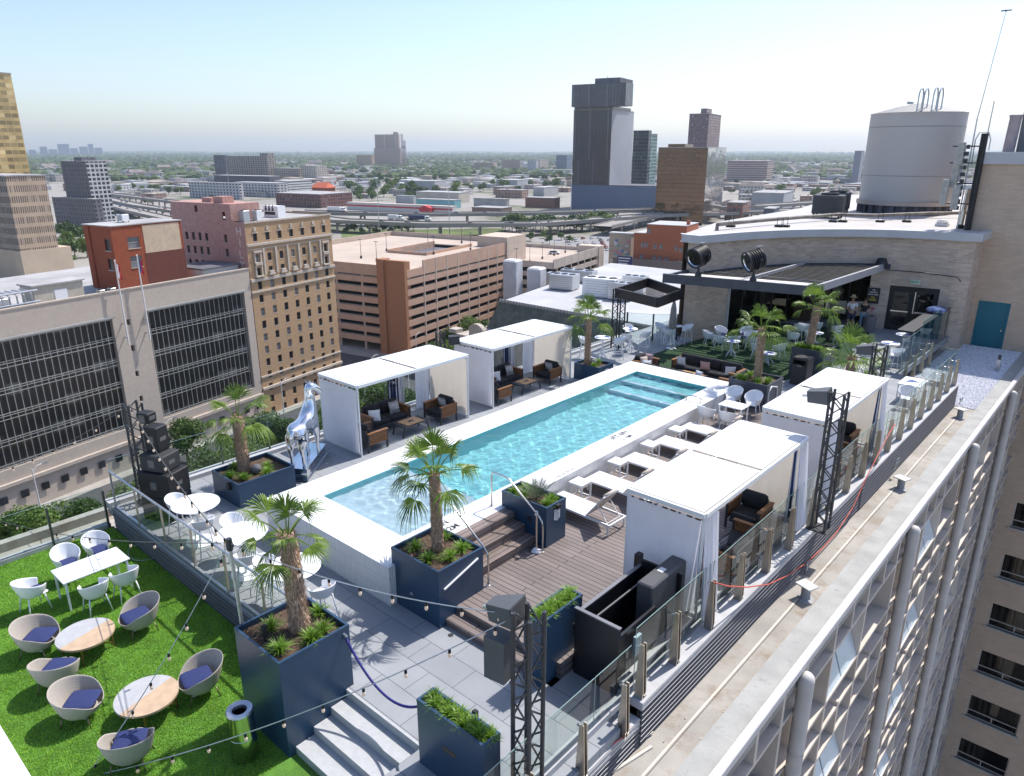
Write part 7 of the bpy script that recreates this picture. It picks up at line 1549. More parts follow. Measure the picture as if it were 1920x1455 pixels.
# ================================================================= cabanas
cabana_canvas = fabric  # plain white canvas
bstripe, n, l, b = newmat('blue_white_stripes'); b.inputs['Roughness'].default_value = .9
tc2 = n.new('ShaderNodeTexCoord'); sp = n.new('ShaderNodeSeparateXYZ'); l.new(tc2.outputs['UV'], sp.inputs[0]); a_ = n.new('ShaderNodeMath'); a_.operation = 'MULTIPLY'; a_.inputs[1].default_value = 5; l.new(sp.outputs[0], a_.inputs[0]); f_ = n.new('ShaderNodeMath'); f_.operation = 'FRACT'; l.new(a_.outputs[0], f_.inputs[0]); r_ = ramp(n, l, f_.outputs[0], [(.5, (.02, .035, .11)), (.52, (.72, .72, .75))]); r_.color_ramp.interpolation = 'CONSTANT'; l.new(r_.outputs[0], b.inputs['Base Color'])
def curtain(x0, y0, x1, y1, z0, z1, name, mat, parent, folds=3, amp=.03, n_=60, spread=0., tie=None, uvs=False):
    P = []; L_ = math.hypot(x1-x0, y1-y0); nx, ny = -(y1-y0)/L_, (x1-x0)/L_; g = random.Random(int(abs(x0*37+y0*91)))
    ph_ = g.uniform(0, 6)
    for i in range(n_+1):
        u = i/n_; row = []
        for j in range(11):
            v = j/10; w_ = amp*(math.sin(u*folds*6.283+ph_+.6*math.sin(v*2))+.35*math.sin(u*folds*15.1+2*ph_))*(1 if tie is None else 1)*(.35+.65*v) ; uu = u
            if tie is not None: k_ = 1-(1-tie)*math.exp(-((v-.55)/.25)**2); uu = .5+(u-.5)*k_
            row.append((x0+(x1-x0)*uu+nx*w_+spread*v*nx, y0+(y1-y0)*uu+ny*w_+spread*v*ny, z1+(z0-z1)*v))
        P.append(row)
    m = MB(); m.grid(P); o = m.build(name, mat, parent, smooth=True)
    if uvs:
        lay = o.data.uv_layers[0]; k = 0
        for i in range(n_):
            for j in range(10):
                for (a, b_) in ((i, j), (i, j+1), (i+1, j+1), (i+1, j)): lay.data[k].uv = (a/n_, b_/10); k += 1
    return o
def cabana(label, x0, y0, x1, y1, z0, h, side, group):
    """side=+1: open to +X (pool on the right), -1: open to -X"""
    t = thing('cabana', label, 'cabana', ((x0+x1)/2, (y0+y1)/2, z0), 0, group); a, b_ = (x1-x0)/2, (y1-y0)/2; p = .045
    for sx in (-1, 1):
        for sy in (-1, 1): m = MB(); m.box(sx*a-p*(sx > 0)*1.0-(0 if sx > 0 else 0), sy*b_-p*(sy > 0), 0, sx*a+p*(sx < 0), sy*b_+p*(sy < 0), h-.06); m.build('post', white, t)
    m = MB()
    for sy in (-1, 1): m.box(-a, sy*b_-.03, h-.06, a, sy*b_+.03, h+.03)
    for sx in (-1, 1): m.box(sx*a-.03, -b_+.03, h-.06, sx*a+.03, b_-.03, h+.03)
    m.box(-a+.03, -.05, h-.07, a-.03, -.015, h-.0); m.box(-a+.03, .015, h-.07, a-.03, .05, h-.0); m.build('top_frame', white, t)
    m = MB(); m.box(-a+.05, -b_-.0, .06, a-.05, -b_+.05, .11); m.build('bottom_rail', white, t); m = MB(); m.box(-a+.05, b_-.05, .06, a-.05, b_, .11); m.build('bottom_rail', white, t)
    for k in range(2):
        ya, yb = (-b_+.05, -.065) if k == 0 else (.065, b_-.05); P = [[(-a+.05+(2*a-.1)*i/12, ya+(yb-ya)*j/12, h+.035-.02*math.sin(math.pi*i/12)*math.sin(math.pi*j/12)+.002*math.sin(i*2.1)) for j in range(13)] for i in range(13)]
        m = MB(); m.grid(P); m.build('roof_canvas', fabric, t, smooth=True)
    m = MB()
    for k in range(9): x = -a+.12+(2*a-.3)*k/8*1.0; m.box(x, -b_-.036, h-.12, x+(.12 if k % 3 else .05), -b_-.031, h-.085)
    m.build('eyelets', darkmetal, t)
    curtain(-a+.05, -b_-.01, a-.05, -b_-.01, .12, h-.1, 'end_curtain', fabricv, t, 5, .008)
    curtain(-a+.05, b_-.03, a-.05, b_-.03, .12, h-.1, 'far_curtain', creamfab, t, 5, .012)
    bk = -side*a
    if side > 0:
        curtain(bk, .35, bk, 1.05, .05, h-.08, 'striped_curtain', bstripe, t, 4, .06, uvs=True)
        curtain(bk, b_-.7, bk, b_-.05, .05, h-.08, 'back_curtain', fabricv, t, 4, .05)
    else:
        curtain(bk, -b_+.0, bk+.02, -b_+.5, .05, h-.08, 'front_drape', fabricv, t, 3, .05, spread=-.12); curtain(bk, b_-.5, bk, b_-.02, .05, h-.08, 'rear_drape', fabricv, t, 3, .06, spread=-.15)
        curtain(bk-.03, b_-.75, bk-.03, b_-.5, .1, h-.08, 'striped_curtain', bstripe, t, 2, .05, uvs=True)
    return t
cabana('first white cabana left of the pool, beside the chrome horse', -19.25, 12.42, -17.25, 17.15, DK, 2.3, 1, 'white cabanas')
cabana('second white cabana left of the pool, beyond the first', -19.25, 18.4, -17.25, 23.12, DK, 2.25, 1, 'white cabanas')
cabana('nearest white cabana on the right, behind the lift box', -7.05, 11.45, -5.35, 16.6, WD, 2.27, -1, 'white cabanas')
cabana('farthest white cabana on the right, dappled by palm shadow', -7.05, 17.95, -5.3, 22.85, WD, 2.27, -1, 'white cabanas')
for k, y0 in enumerate((12.42, 18.4)):
    nm = ('first', 'second')[k]; yc = y0+2.1
    sofa('loveseat', 'charcoal two seat sofa with teak arms in the %s left cabana' % nm, 'sofa', 1.6, (-18.75, yc+.05, DK), R(-90), 'sofas in the left cabanas')
    sofa('armchair', 'charcoal armchair with teak slat arms facing the camera in the %s left cabana' % nm, 'armchair', .85, (-17.85, y0+3.9, DK), R(180), 'armchairs in the left cabanas', 1)
    sofa('armchair', 'charcoal armchair with teak slat side nearest the end curtain of the %s left cabana' % nm, 'armchair', .85, (-17.75, y0+.72, DK), R(0), 'armchairs in the left cabanas', 1)
    ctable('low teak topped coffee table in the %s left cabana' % nm, (-17.75, yc+.35, DK), R(90))
    pillow('striped grey cushion at the far end of the sofa in the %s left cabana' % nm, (-18.72, yc+.45, DK+.63), R(90), R(-15), strp, .44); pillow('pale cushion against the near arm of the sofa in the %s left cabana' % nm, (-18.6, yc-.5, DK+.6), R(60), R(-20), whc, .4)
    pillow('striped cushion on the far armchair in the %s left cabana' % nm, (-17.85, y0+4.0, DK+.63), R(0), R(14), strp, .4); pillow('dark cushion on the near armchair in the %s left cabana' % nm, (-17.75, y0+.55, DK+.62), R(0), R(-12), M('grey_fabric', (.12, .12, .13), .9), .4)
    recttable('side_table', 'small teak side table in the corner of the %s left cabana' % nm, (-18.75, y0+.75, DK), 0, .45, .45, .45, teak)
    fn = thing('wall_fan', 'round caged fan clipped to the back of the %s left cabana' % nm, 'fan', (-19.15, y0+1.2 if k else y0+2.9, DK+1.35)); m = MB(); m.tube([(0, .2*math.cos(a), .2*math.sin(a)) for a in np.linspace(0, 6.283, 19)[:-1]], .012, 6, closed=True); [m.tube([(0, 0, 0), (.04, .1*math.cos(a), .1*math.sin(a)), (0, .2*math.cos(a), .2*math.sin(a))], .004, 4) for a in np.linspace(0, 6.283, 17)[:-1]]; m.build('cage', blackm, fn); m = MB(); m.cyl((-.1, 0, 0), (.03, 0, 0), .05, n=12); m.build('motor', galv, fn)
for k, y0 in enumerate((11.45, 17.95)):
    nm = ('nearest', 'farthest')[k]
    sofa('loveseat', 'charcoal sofa with teak arms backing onto the glass in the %s right cabana' % nm, 'sofa', 1.6, (-5.75, y0+2.4, WD), R(90), 'sofas in the right cabanas')
    sofa('armchair', 'teak sided armchair at the near end of the %s right cabana' % nm, 'armchair', .8, (-6.2, y0+.7, WD), R(0), 'armchairs in the right cabanas', 1)
    sofa('armchair', 'teak sided armchair at the far end of the %s right cabana' % nm, 'armchair', .8, (-6.2, y0+4.2, WD), R(180), 'armchairs in the right cabanas', 1)
    ctable('low coffee table in the %s right cabana' % nm, (-6.6, y0+2.4, WD), R(90), .9, .5); pillow('striped cushion on the sofa of the %s right cabana' % nm, (-5.8, y0+1.9, WD+.63), R(90), R(15), strp)
# sunken lounge at the far end of the pool
sofa('sofa', 'long black sofa with teak ends at the far end of the pool', 'sofa', 2.9, (-13.1, 27.0, DK), R(180), None, 3)
for k, (px, py, mt, lab) in enumerate(((1304, 660, whc, 'white cushion at the left end of the long black sofa'), (1345, 672, pinkc, 'dusty pink cushion in the middle of the long black sofa'), (1388, 680, whc, 'white cushion on its corner at the right end of the long black sofa'))):
    pillow(lab, (-14.2+k*1.1, 26.75, DK+.62), R((0, 8, 35)[k]), R(14), mt, .42)
sofa('sofa', 'low sofa with its back to the pool edge, pillows showing', 'sofa', 2.4, (-13.7, 25.1, DK), R(0), None, 2); sofa('armchair', 'grey armchair at the left of the sunken lounge', 'armchair', .9, (-15.4, 25.9, DK), R(-90), None, 1)
for k, (x, y, mt, lab) in enumerate(((-15.3, 25.6, blushc, 'beige cushion on the grey armchair of the lounge'), (-14.9, 25.15, whc, 'white cushion at the pool edge corner of the lounge'), (-15.4, 26.1, pinkc, 'pink cushion on the grey armchair of the lounge'), (-12.6, 25.2, whc, 'pale grey cushion at the right end of the low sofa'))): pillow(lab, (x, y, DK+.66), R(70-k*30), R(-18), mt, .4)
ctable('pale teak coffee table in the middle of the lounge', (-13.4, 26.05, DK), 0, 1.3, .6); sofa('armchair', 'grey armchair at the right end of the lounge near the slim palm', 'armchair', .85, (-11.5, 26.0, DK), R(90), None, 1)
# ================================================================= glass railings
def blade(x, y, z, h, parent, depth=.15, th=.035):
    m = MB(); P = [(x-.07, z), (x+.07, z), (x+.09, z+.12), (x+.045, z+h), (x-.01, z+h)]
    for dy in (-.05, .03): m.add([(p[0], y+dy, p[1]) for p in P]+[(p[0], y+dy+.022, p[1]) for p in P], [(0, 1, 2, 3, 4), (9, 8, 7, 6, 5)]+[(i, (i+1) % 5+0 if False else (i+5), (i+1) % 5+5, (i+1) % 5) for i in range(5)])
    # broad face plate seen from the near side
    m.add([(x-.085, y-.055, z), (x+.085, y-.055, z), (x+.03, y-.055, z+h), (x-.03, y-.055, z+h), (x-.085, y-.035, z), (x+.085, y-.035, z), (x+.03, y-.035, z+h), (x-.03, y-.035, z+h)], [(0, 1, 2, 3), (7, 6, 5, 4), (0, 4, 5, 1), (1, 5, 6, 2), (2, 6, 7, 3), (3, 7, 4, 0)])
    o = m.build('post', champ, parent); m = MB()
    for zz in (z+h*.92, z+h*.32): m.cyl((x-.10, y, zz), (x-.02, y, zz), .022, n=8)
    m.box(x-.09, y-.08, z-.01, x+.09, y+.08, z+.012); m.build('bolts', steel, o); return o
rr_ = thing('glass_railing', 'long glass railing with tapered champagne posts along the right edge', 'railing')
ys = [9.1, 10.26, 11.61, 12.92, 14.29, 15.59, 16.97, 18.26, 19.59, 20.93, 22.15, 23.4, 24.7, 26.0, 27.3, 28.6, 29.9, 31.2, 32.4]
for y in ys: blade(-5.14, y, -.79, 1.07, rr_)
gedge = M('glass_edge', (.22, .33, .31), .2, var=.02)
def panel(parent, a, b_, z0, z1, name='glass_panel', mat=None):
    a, b_ = Vector((*a, 0)), Vector((*b_, 0)); m = MB(); m.quad((a.x, a.y, z0), (b_.x, b_.y, z0), (b_.x, b_.y, z1), (a.x, a.y, z1)); o = m.build(name, mat or glass, parent)
    m = MB(); m.obox((a.x, a.y, z1), (b_.x, b_.y, z1), .012, .009); m.obox((a.x, a.y, z0), (a.x, a.y, z1), .009, .009); m.build('glass_rim', gedge, o); return o
for k in range(len(ys)-1):
    ya = ys[k]-.02 if k == 0 else (ys[k]+ys[k-1])/2+.65; yb = (ys[k]+ys[k+1])/2+.63
    panel(rr_, (-5.27, ya), (-5.27, min(yb, 33.0)), -.73, .52)
r2 = thing('glass_railing', 'lower glass railing at the bottom right beside the front truss', 'railing')
for y in (4.8, 6.05, 7.3, 8.46): blade(-5.05, y, -1.1, 1.03, r2)
for a, b_ in ((3.9, 5.25), (5.27, 6.62), (6.64, 7.98), (8.0, 9.05)): panel(r2, (-5.33, a), (-5.33, b_), -1.0, .17)
r3 = thing('glass_railing', 'glass railing along the left edge behind the cabanas and the speakers', 'railing')
y = 6.1
while y < 29.6:
    yb = min(y+1.55, 29.9); panel(r3, (-19.72, y+.01), (-19.72, yb-.01), -.80, .34); m = MB(); m.box(-19.76, yb-.02, -.9, -19.70, yb+.02, -.1); m.build('clamp_post', M('post_olive', (.12, .13, .12), .4, .6), r3); y = yb
r4 = thing('glass_railing', 'glass railing of the lawn at the left frame edge', 'railing')
y = -1.0
while y < 5.8:
    yb = min(y+1.38, 5.85); panel(r4, (-19.72, y+.01), (-19.72, yb-.01), TF+.12, TF+1.22); m = MB(); m.box(-19.76, yb-.025, TF, -19.70, yb+.025, TF+1.1); m.build('clamp_post', MATS['post_olive'], r4); y = yb
r5 = thing('stair_railing', 'steel railing with thin posts on top of the skirt above the lawn', 'railing')
m = MB(); m.cyl((-19.5, 6.02, .13), (-10.35, 6.02, .13), .028, n=10); m.build('top_rail', galv, r5, smooth=30); m = MB(); m.box(-19.5, 5.99, DK+.02, -10.6, 6.05, DK+.06); m.build('bottom_rail', galv, r5)
for k in range(7): x = -19.45+k*1.5; m = MB(); m.box(x-.02, 6.0, DK, x+.02, 6.04, .12); m.build('post', champ if k else galv, r5)
clear = glassmat('clear_glass', (.94, .97, .965), 1.5)
for k in range(6): m = MB(); x = -19.4+k*1.5; m.quad((x, 6.02, DK+.1), (x+1.44, 6.02, DK+.1), (x+1.44, 6.02, .08), (x, 6.02, .08)); m.build('glass_panel', clear, r5)
r6 = thing('glass_railing', 'tall corner glass screen by the black truss column, far left', 'railing')
cp = [(-19.72, 29.95), (-19.4, 30.6), (-18.2, 31.1), (-17.3, 31.9)]
for a, b_ in zip(cp[:-1], cp[1:]): panel(r6, a, b_, DK+.05, .42); m = MB(); m.box(b_[0]-.03, b_[1]-.03, DK, b_[0]+.03, b_[1]+.03, .44); m.build('post', darkmetal, r6)
r7 = thing('glass_railing', 'corner glass screens between the door terrace and the white gravel', 'railing')
cp = [(-5.27, 33.05), (-6.4, 33.1), (-7.35, 33.2)]
for a, b_ in zip(cp[:-1], cp[1:]): panel(r7, a, b_, -.85, .52)
for k in range(6): a = (-7.35, 33.2+k*1.45); panel(r7, a, (-7.35, a[1]+1.43), -.85, .52+(.35 if k > 1 else 0)); blade(-7.25, a[1]+.7, DK-.75, 1.15, r7) if k < 4 else None
bw = boxthing('dark_screen', 'black slanted top screen behind the glass with a striped parasol resting on it', 'screen', (-7.45, 34.8, DK), 0, [('board', M('screen_black', (.02, .022, .028), .6), [(-.6, 0, 1.45, .05, 7.0, 1.52)]), ('screen_frame', darkmetal, [(-.02, 0, 0, .05, .05, 1.45), (-.02, 6.9, 0, .05, 6.95, 1.45)])])
m = MB(); P = []
for i in range(25): P.append([(.42*math.sin(j/8*math.pi/2*1.9)*math.cos(i/24*6.283)*(1+.05*math.sin(i*2.1)), .42*math.sin(j/8*math.pi/2*1.9)*math.sin(i/24*6.283)*(1+.05*math.cos(i*1.7)), .17*math.cos(j/8*math.pi)) for j in range(9)])
m.grid(P); o = m.build('folded_parasol', brickmat('blue_stripes', (.02, .06, .35), (.62, .66, .75), (.3, .35, .5), 5, .06, .002, .9, off=0, bmp=0, big=.05), smooth=True); o.location = (-7.65, 39.8, DK+1.68); tag(o, 'blue and white striped round bundle resting on the black screen', 'parasol')
# ================================================================= trusses, loudspeakers
def trusscol(label, x, y, z0, z1, w_=.32, n=10):
    t = thing('truss_column', label, 'truss', (x, y, z0)); m = MB(); m.truss((0, 0, 0), (0, 0, z1-z0), w_, .026, n); m.build('lattice', M('truss_grey', (.06, .062, .068), .45, .3, var=.15), t)
    m = MB(); m.box(-w_*.75, -w_*.75, 0, w_*.75, w_*.75, .03); m.build('base_plate', darkmetal, t); return t
def wedge(label, loc, rz, tilt=0, s=1., mat=None):
    t = thing('loudspeaker', label, 'speaker', loc, rz); t.rotation_euler = (tilt, 0, rz); a, d, h = .19*s, .20*s, .14*s; m = MB()
    m.add([(-a, -d, -h), (a, -d, -h), (a*.55, d, -h*.8), (-a*.55, d, -h*.8), (-a, -d, h), (a, -d, h), (a*.55, d, h*.8), (-a*.55, d, h*.8)], [(0, 3, 2, 1), (4, 5, 6, 7), (0, 1, 5, 4), (1, 2, 6, 5), (2, 3, 7, 6), (3, 0, 4, 7)]); m.build('cabinet', mat or M('speaker_grey', (.085, .09, .10), .55, var=.1), t)
    m = MB(); m.box(-a*.92, -d-.012, -h*.9, a*.92, -d, h*.9); m.build('grille', M('speaker_grille', (.04, .042, .045), .7, bmp=.4, bscale=150), t); m = MB(); m.obox((0, d, 0), (0, d+.14, 0), .05, .05); m.build('bracket', galv, t); return t
trusscol('tall dark truss column in the front right foreground', -5.36, 6.38, DK, 2.22, .30, 11)
trusscol('dark truss column rising between the two right cabanas', -4.93, 17.05, -.79, 2.78, .32, 12)
trusscol('short visible truss top behind the farthest right cabana', -6.1, 24.65, DK, 2.2, .34, 10)
trusscol('black truss column behind the speaker stack on the left', -19.15, 6.75, DK, 1.9, .34, 10)
trusscol('thin black truss between the two left cabanas', -19.4, 17.85, DK, 1.75, .22, 10)
wedge('grey wedge speaker leaning off the front truss, seen from above', (-5.82, 6.42, 2.02), R(100), R(-12), 1.15); 
t = boxthing('column_speaker', 'grey box speaker hanging below the wedge on the front truss', 'speaker', (-5.82, 6.3, 1.0), R(8), [('cabinet', MATS['speaker_grey'], [(-.17, -.15, 0, .17, .15, .68)]), ('grille', MATS['speaker_grille'], [(-.18, -.13, .03, -.17, .13, .65)])])
wedge('grey wedge speaker on the truss between the right cabanas', (-5.35, 16.95, 2.62), R(95), R(-10), 1.2); wedge('grey wedge speaker on the truss behind the farthest cabana', (-6.55, 24.6, 2.0), R(100), R(-10), 1.15)
wedge('small black speaker on the thin truss between the left cabanas', (-19.15, 18.25, 1.42), R(60), 0, 1.1, blackm)
sb = M('speaker_black', (.010, .010, .013), .65, var=.15, bmp=.15, bscale=120); sb2 = M('speaker_charcoal', (.03, .031, .034), .7, var=.12, bmp=.15, bscale=120)
def pabox(name, label, loc, rz, a, b_, h, mat, tilt=0):
    t = thing(name, label, 'speaker', loc, rz); t.rotation_euler = (tilt, 0, rz); m = MB(); m.rbox(-a/2, -b_/2, 0, a/2, b_/2, h, .025); m.build('cabinet', mat, t); m = MB(); m.rbox(-a/2+.03, b_/2-.001, .04, a/2-.03, b_/2+.02, h-.04, .01); m.build('grille', MATS['speaker_grille'], t)
    m = MB(); m.box(-.09, -b_/2-.006, h*.5-.1, .09, -b_/2, h*.5+.1); m.box(a/2, -.1, h*.5-.05, a/2+.006, .1, h*.5+.05); m.build('connector_plate', M('speaker_plate', (.12, .12, .12), .4), t); return t
sx, sy, sr = -17.95, 6.78, R(24)
pabox('subwoofer', 'bottom black subwoofer of the speaker stack', (sx, sy, DK), sr, .95, .75, .66, sb); pabox('subwoofer', 'second black subwoofer stacked on the bottom one', (sx, sy, DK+.665), sr, .95, .75, .66, sb)
pabox('subwoofer', 'charcoal box speaker on top of the two black subwoofers', (sx-.05, sy, DK+1.335), sr, .72, .62, .44, sb2); pabox('loudspeaker', 'upright black loudspeaker above the charcoal box', (sx-.2, sy+.05, DK+1.78), sr, .42, .40, .66, sb); pabox('loudspeaker', 'small black loudspeaker at the very top of the stack, clamped to the truss', (sx-.62, sy+.05, DK+2.42), sr, .36, .32, .28, sb)
# ================================================================= string lights
pole = thing('light_pole', 'slanted galvanised pole carrying the string lights at the biggest planter', 'pole', (-10.52, 4.88, .15)); m = MB(); m.cyl((0, 0, -1.0), (-.16, .02, 1.72), .032, n=10); m.build('pole', galv, pole, smooth=30); m = MB(); m.lathe([(.05, 1.58), (.06, 1.66), (.05, 1.8)], (-.16, .02, 0), 10); m.tube([(-.16, .02, 1.7), (-.05, .02, 1.78), (0, .02, 1.7)], .008, 5); m.build('clamp', darkmetal, pole)
bulbg = M('bulb_glass', (.66, .56, .46), .08, var=.05); bulbg.node_tree.nodes['Principled BSDF'].inputs['Emission Color'].default_value = (1, .62, .32, 1); bulbg.node_tree.nodes['Principled BSDF'].inputs['Emission Strength'].default_value = .12; cable = M('light_cable', (.10, .10, .10), .6)
def strand(label, a, b_, sag, nb, col=None, start=.5):
    a, b_ = Vector(a), Vector(b_); t = thing('string_lights', label, 'string lights', (0, 0, 0), 0, 'strings of bulbs over the terrace'); P = []
    f = lambda u: a.lerp(b_, u)-Vector((0, 0, sag*4*u*(1-u)))
    m = MB(); m.tube([f(i/24) for i in range(25)], .009, 5, cap=False); m.build('cable', col or cable, t, smooth=True, uv=False)
    for k in range(nb):
        p = f((k+start)/nb); m = MB(); m.lathe([(.012, 0), (.022, -.015), (.022, -.06), (.012, -.065)], p, 8); o = m.build('socket', rubber, t, uv=False); m = MB(); m.lathe([(.012, -.06), (.023, -.08), (.028, -.105), (.022, -.13), (.005, -.145)], p, 10); m.build('bulb', bulbg, o, smooth=True, uv=False)
def pt(x, y, Y): d = ray(x, y); return Vector((0, 0, HC))+d*(Y/d.y)
PT = (-10.68, 4.9, 1.87); FT = (-5.52, 6.36, 2.12); LTp = (-19.2, 6.7, 1.86); Qp = pt(160, 1458, 2.35)
strand('string of bulbs from the speaker truss to the slanted pole', LTp, PT, .35, 15)
strand('string of bulbs from the slanted pole across to the front truss', PT, FT, .22, 9, galv)
strand('string of bulbs from the front truss down over the stone stair to the bottom left', FT, Qp, .3, 11, galv)
strand('string of bulbs from the slanted pole down across the wicker chairs', PT, Qp, .18, 8, galv)
strand('string of bulbs at the bottom left corner of the picture', pt(-30, 1180, 3.4), Qp, .12, 8, galv)
strand('string of bulbs hanging low over the white lawn table', PT, pt(-20, 970, 4.6), .28, 13)
strand('string of bulbs from the speaker truss leaving at the left edge', LTp, pt(-30, 892, 4.4), .22, 7)
m = MB(); z_ = TF+.045; m.tube([at(293, 1040, z_), at(284, 1048, z_), at(268, 1051, z_), at(252, 1050, z_), at(241, 1043, z_), at(240, 1034, z_), at(247, 1025, z_), at(262, 1020, z_), at(280, 1018, TF+.3)], .009, 6); tag(m.build('power_cable', galv, smooth=True), 'pale cable looping on the lawn below the skirt', 'cable')
# ================================================================= handrails, stanchions, rope, bins
def handrail(label, x0, y, z0, xe):
    t = thing('handrail', label, 'handrail'); m = MB(); m.tube([(x0, y, 0), (x0, y, .82), (x0+.03, y, .90), (x0+.12, y, .92), (x0+.5, y, .90), (x0+.58, y, .87), (xe-.12, y, .24), (xe-.03, y, .14), (xe, y, .02), (xe, y, WD)], .021, 10); m.build('rail', steel, t, smooth=True); m = MB(); m.lathe([(.05, 0), (.05, .012), (.022, .02)], (x0, y, 0), 14); m.lathe([(.05, 0), (.05, .012), (.022, .02)], (xe, y, WD), 14); m.build('flange', steel, t); return t
handrail('steel handrail at the far side of the wooden pool steps', -10.78, 11.42, 0, -9.2); handrail('steel handrail by the cube planter at the near side of the pool steps', -10.78, 9.62, 0, -9.2)
def stanchion(label, x, y, z, h=.98):
    t = thing('stanchion', label, 'stanchion', (x, y, z)); m = MB(); m.lathe([(.17, 0), (.17, .015), (.12, .05), (.03, .09), (.025, .12)], (0, 0, 0), 26); m.build('base', steel, t, smooth=40); m = MB(); m.cyl((0, 0, .1), (0, 0, h), .024, n=14); m.lathe([(.024, h-.1), (.045, h-.09), (.045, h-.05), (.028, h-.03), (.034, h), (.01, h+.03)], (0, 0, 0), 16); m.build('pole', steel, t, smooth=40); return t
stanchion('steel stanchion at the foot of the cycad planter', -9.35, 11.38, WD); stanchion('steel stanchion behind the glass beside the nearest right cabana', -5.75, 11.15 if False else 10.9, WD)
m = MB(); m.tube([(xe_, .15*0+y_, z_) for xe_, y_, z_ in ((-11.9, 22.3, 0), (-11.95, 22.3, .14), (-11.6, 22.3, .2), (-11.35, 22.3, .14), (-11.4, 22.3, 0))], .022, 8); tag(m.build('grab_loop', steel, smooth=True), 'short steel grab loop on the far coping of the pool', 'handrail'); COL.objects['grab_loop'].location = (.75, -.7, 0)
a, b_ = Vector((-9.15, 6.0, .12)), Vector((-7.05, 5.98, .0)); m = MB(); P = [a.lerp(b_, u)-Vector((0, 0, .55*4*u*(1-u))) for u in np.linspace(0, 1, 26)]; rp = thing('rope_barrier', 'dark blue rope hanging across the top of the stone stair', 'rope'); m.tube(P, .022, 10); m.build('rope', M('blue_rope', (.015, .015, .16), .7), rp, smooth=True); m = MB(); m.tube([a, a+Vector((.03, 0, .05)), a+Vector((-.05, -.02, .1))], .02, 8); m.build('snap_hook', steel, rp)
tc3 = thing('trash_can', 'polished steel drum bin with open round top beside the biggest planter', 'bin', (-9.78, 4.28, TF)); m = MB(); m.lathe([(.205, 0), (.215, .03), (.215, .46), (.212, .465), (.215, .47), (.215, .9), (.22, .93)], (0, 0, 0), 44, cap=False); m.build('drum', M('polished_steel', (.66, .66, .66), .16, 1., var=.05), tc3, smooth=30); m = MB(); m.lathe([(.22, .93), (.205, .965), (.12, .95), (.105, .90)], (0, 0, 0), 44, cap=False); m.build('lid_ring', M('lid_steel', (.5, .53, .6), .3, .9), tc3, smooth=40); m = MB(); m.lathe([(.12, .2), (.11, .93)], (0, 0, 0), 30, cap=False); m.lathe([(.0, .2), (.12, .2)], (0, 0, 0), 30, cap=False); m.build('liner', blackm, tc3)
bb = thing('trash_bin', 'tall black rectangular bin in front of the dark planter', 'bin', (-9.95, 28.95, DK), R(-4)); m = MB(); m.rbox(-.33, -.3, 0, .33, .3, .86, .02); m.rbox(-.33, -.3, 1.04, .33, .3, 1.14, .02); m.box(-.33, -.3, .86, -.26, .3, 1.04); m.box(.26, -.3, .86, .33, .3, 1.04); m.box(-.26, .2, .86, .26, .3, 1.04); m.build('body', M('bin_black', (.035, .033, .036), .5), bb); m = MB(); m.box(-.1, -.31, .8, .1, -.3, .82); m.build('handle', steel, bb)
bx_ = boxthing('lamp_stand', 'dark tray with a lantern on the deck by the biggest planter', 'lamp', (-10.0, 4.98, .22), 0, [('spike', rubber, [(-.02, -.02, 0, .02, .02, .22)]), ('lamp_head', rubber, [(-.04, -.04, .2, .04, .04, .3)])]); bx_['label'] = 'black garden spike lamp in the soil of the biggest planter'
# floor drains and bolts on the paving
for k, (x, y, z) in enumerate(((845, 1191, DK), (960, 1280, DK), (612, 870, DK), (524, 873, DK), (650, 893, DK))):
    p = at(x, y, z); m = MB(); m.lathe([(.055, 0), (.055, .006), (.02, .008)], (0, 0, 0), 16); o = m.build('floor_light', darkmetal if k < 2 else steel); o.location = p; tag(o, ['round black floor cap at the foot of the cube planter', 'small floor cap beside the narrow planter', 'round floor light between the horse and the first cabana', 'round floor light left of the chrome plinth', 'round floor light at the pool edge by the plinth'][k], 'floor light')
# ================================================================= wheelchair lift
lf = thing('platform_lift', 'open topped black steel lift enclosure with a grey motor column', 'lift', (0, 0, 0)); lx0, lx1, ly0, ly1 = -6.45, -5.52, 8.95, 11.1; zt = .43
m = MB(); m.box(lx0, ly0, DK, lx1, ly0+.05, zt); m.build('front_panel', M('lift_black', (.012, .012, .016), .35), lf); m = MB(); m.box(lx0, ly0+.05, DK, lx0+.05, ly1, zt-.1); m.build('left_panel', MATS['lift_black'], lf); m = MB(); m.box(lx0+.05, ly1-.05, DK, lx1, ly1, zt+.05); m.build('rear_panel', MATS['lift_black'], lf)
m = MB(); m.box(lx1-.05, ly0+.05, DK, lx1, 10.15, zt-.15); m.build('right_panel', MATS['lift_black'], lf); m = MB(); m.box(lx0-.01, ly0-.012, zt, lx1+.01, ly0+.06, zt+.025); m.box(lx0-.012, ly0+.06, zt-.1, lx0+.06, ly1, zt-.075); m.obox((lx0+.2, ly0+.06, zt-.28), (lx0+.2, ly1-.06, zt-.28), .03, .03); m.build('edge_trim', M('lift_trim', (.22, .22, .23), .4, .5), lf)
m = MB(); m.box(lx0+.05, ly0+.05, DK, lx1-.05, ly1-.05, DK+.03); m.build('platform', rubber, lf); m = MB(); m.rbox(-5.95, 10.15, DK, -5.62, 11.42, .62, .03); col_ = m.build('motor_column', M('lift_column', (.075, .075, .08), .45), lf); m = MB(); m.box(-5.86, 10.7, .622, -5.74, 10.86, .628); m.build('white_label', wht_, col_); m = MB()
for q in ((-5.91, .5), (-5.91, .4), (-5.66, .5), (-5.66, .4)): m.cyl((q[0], 10.14, q[1]), (q[0], 10.16, q[1]), .012, n=6)
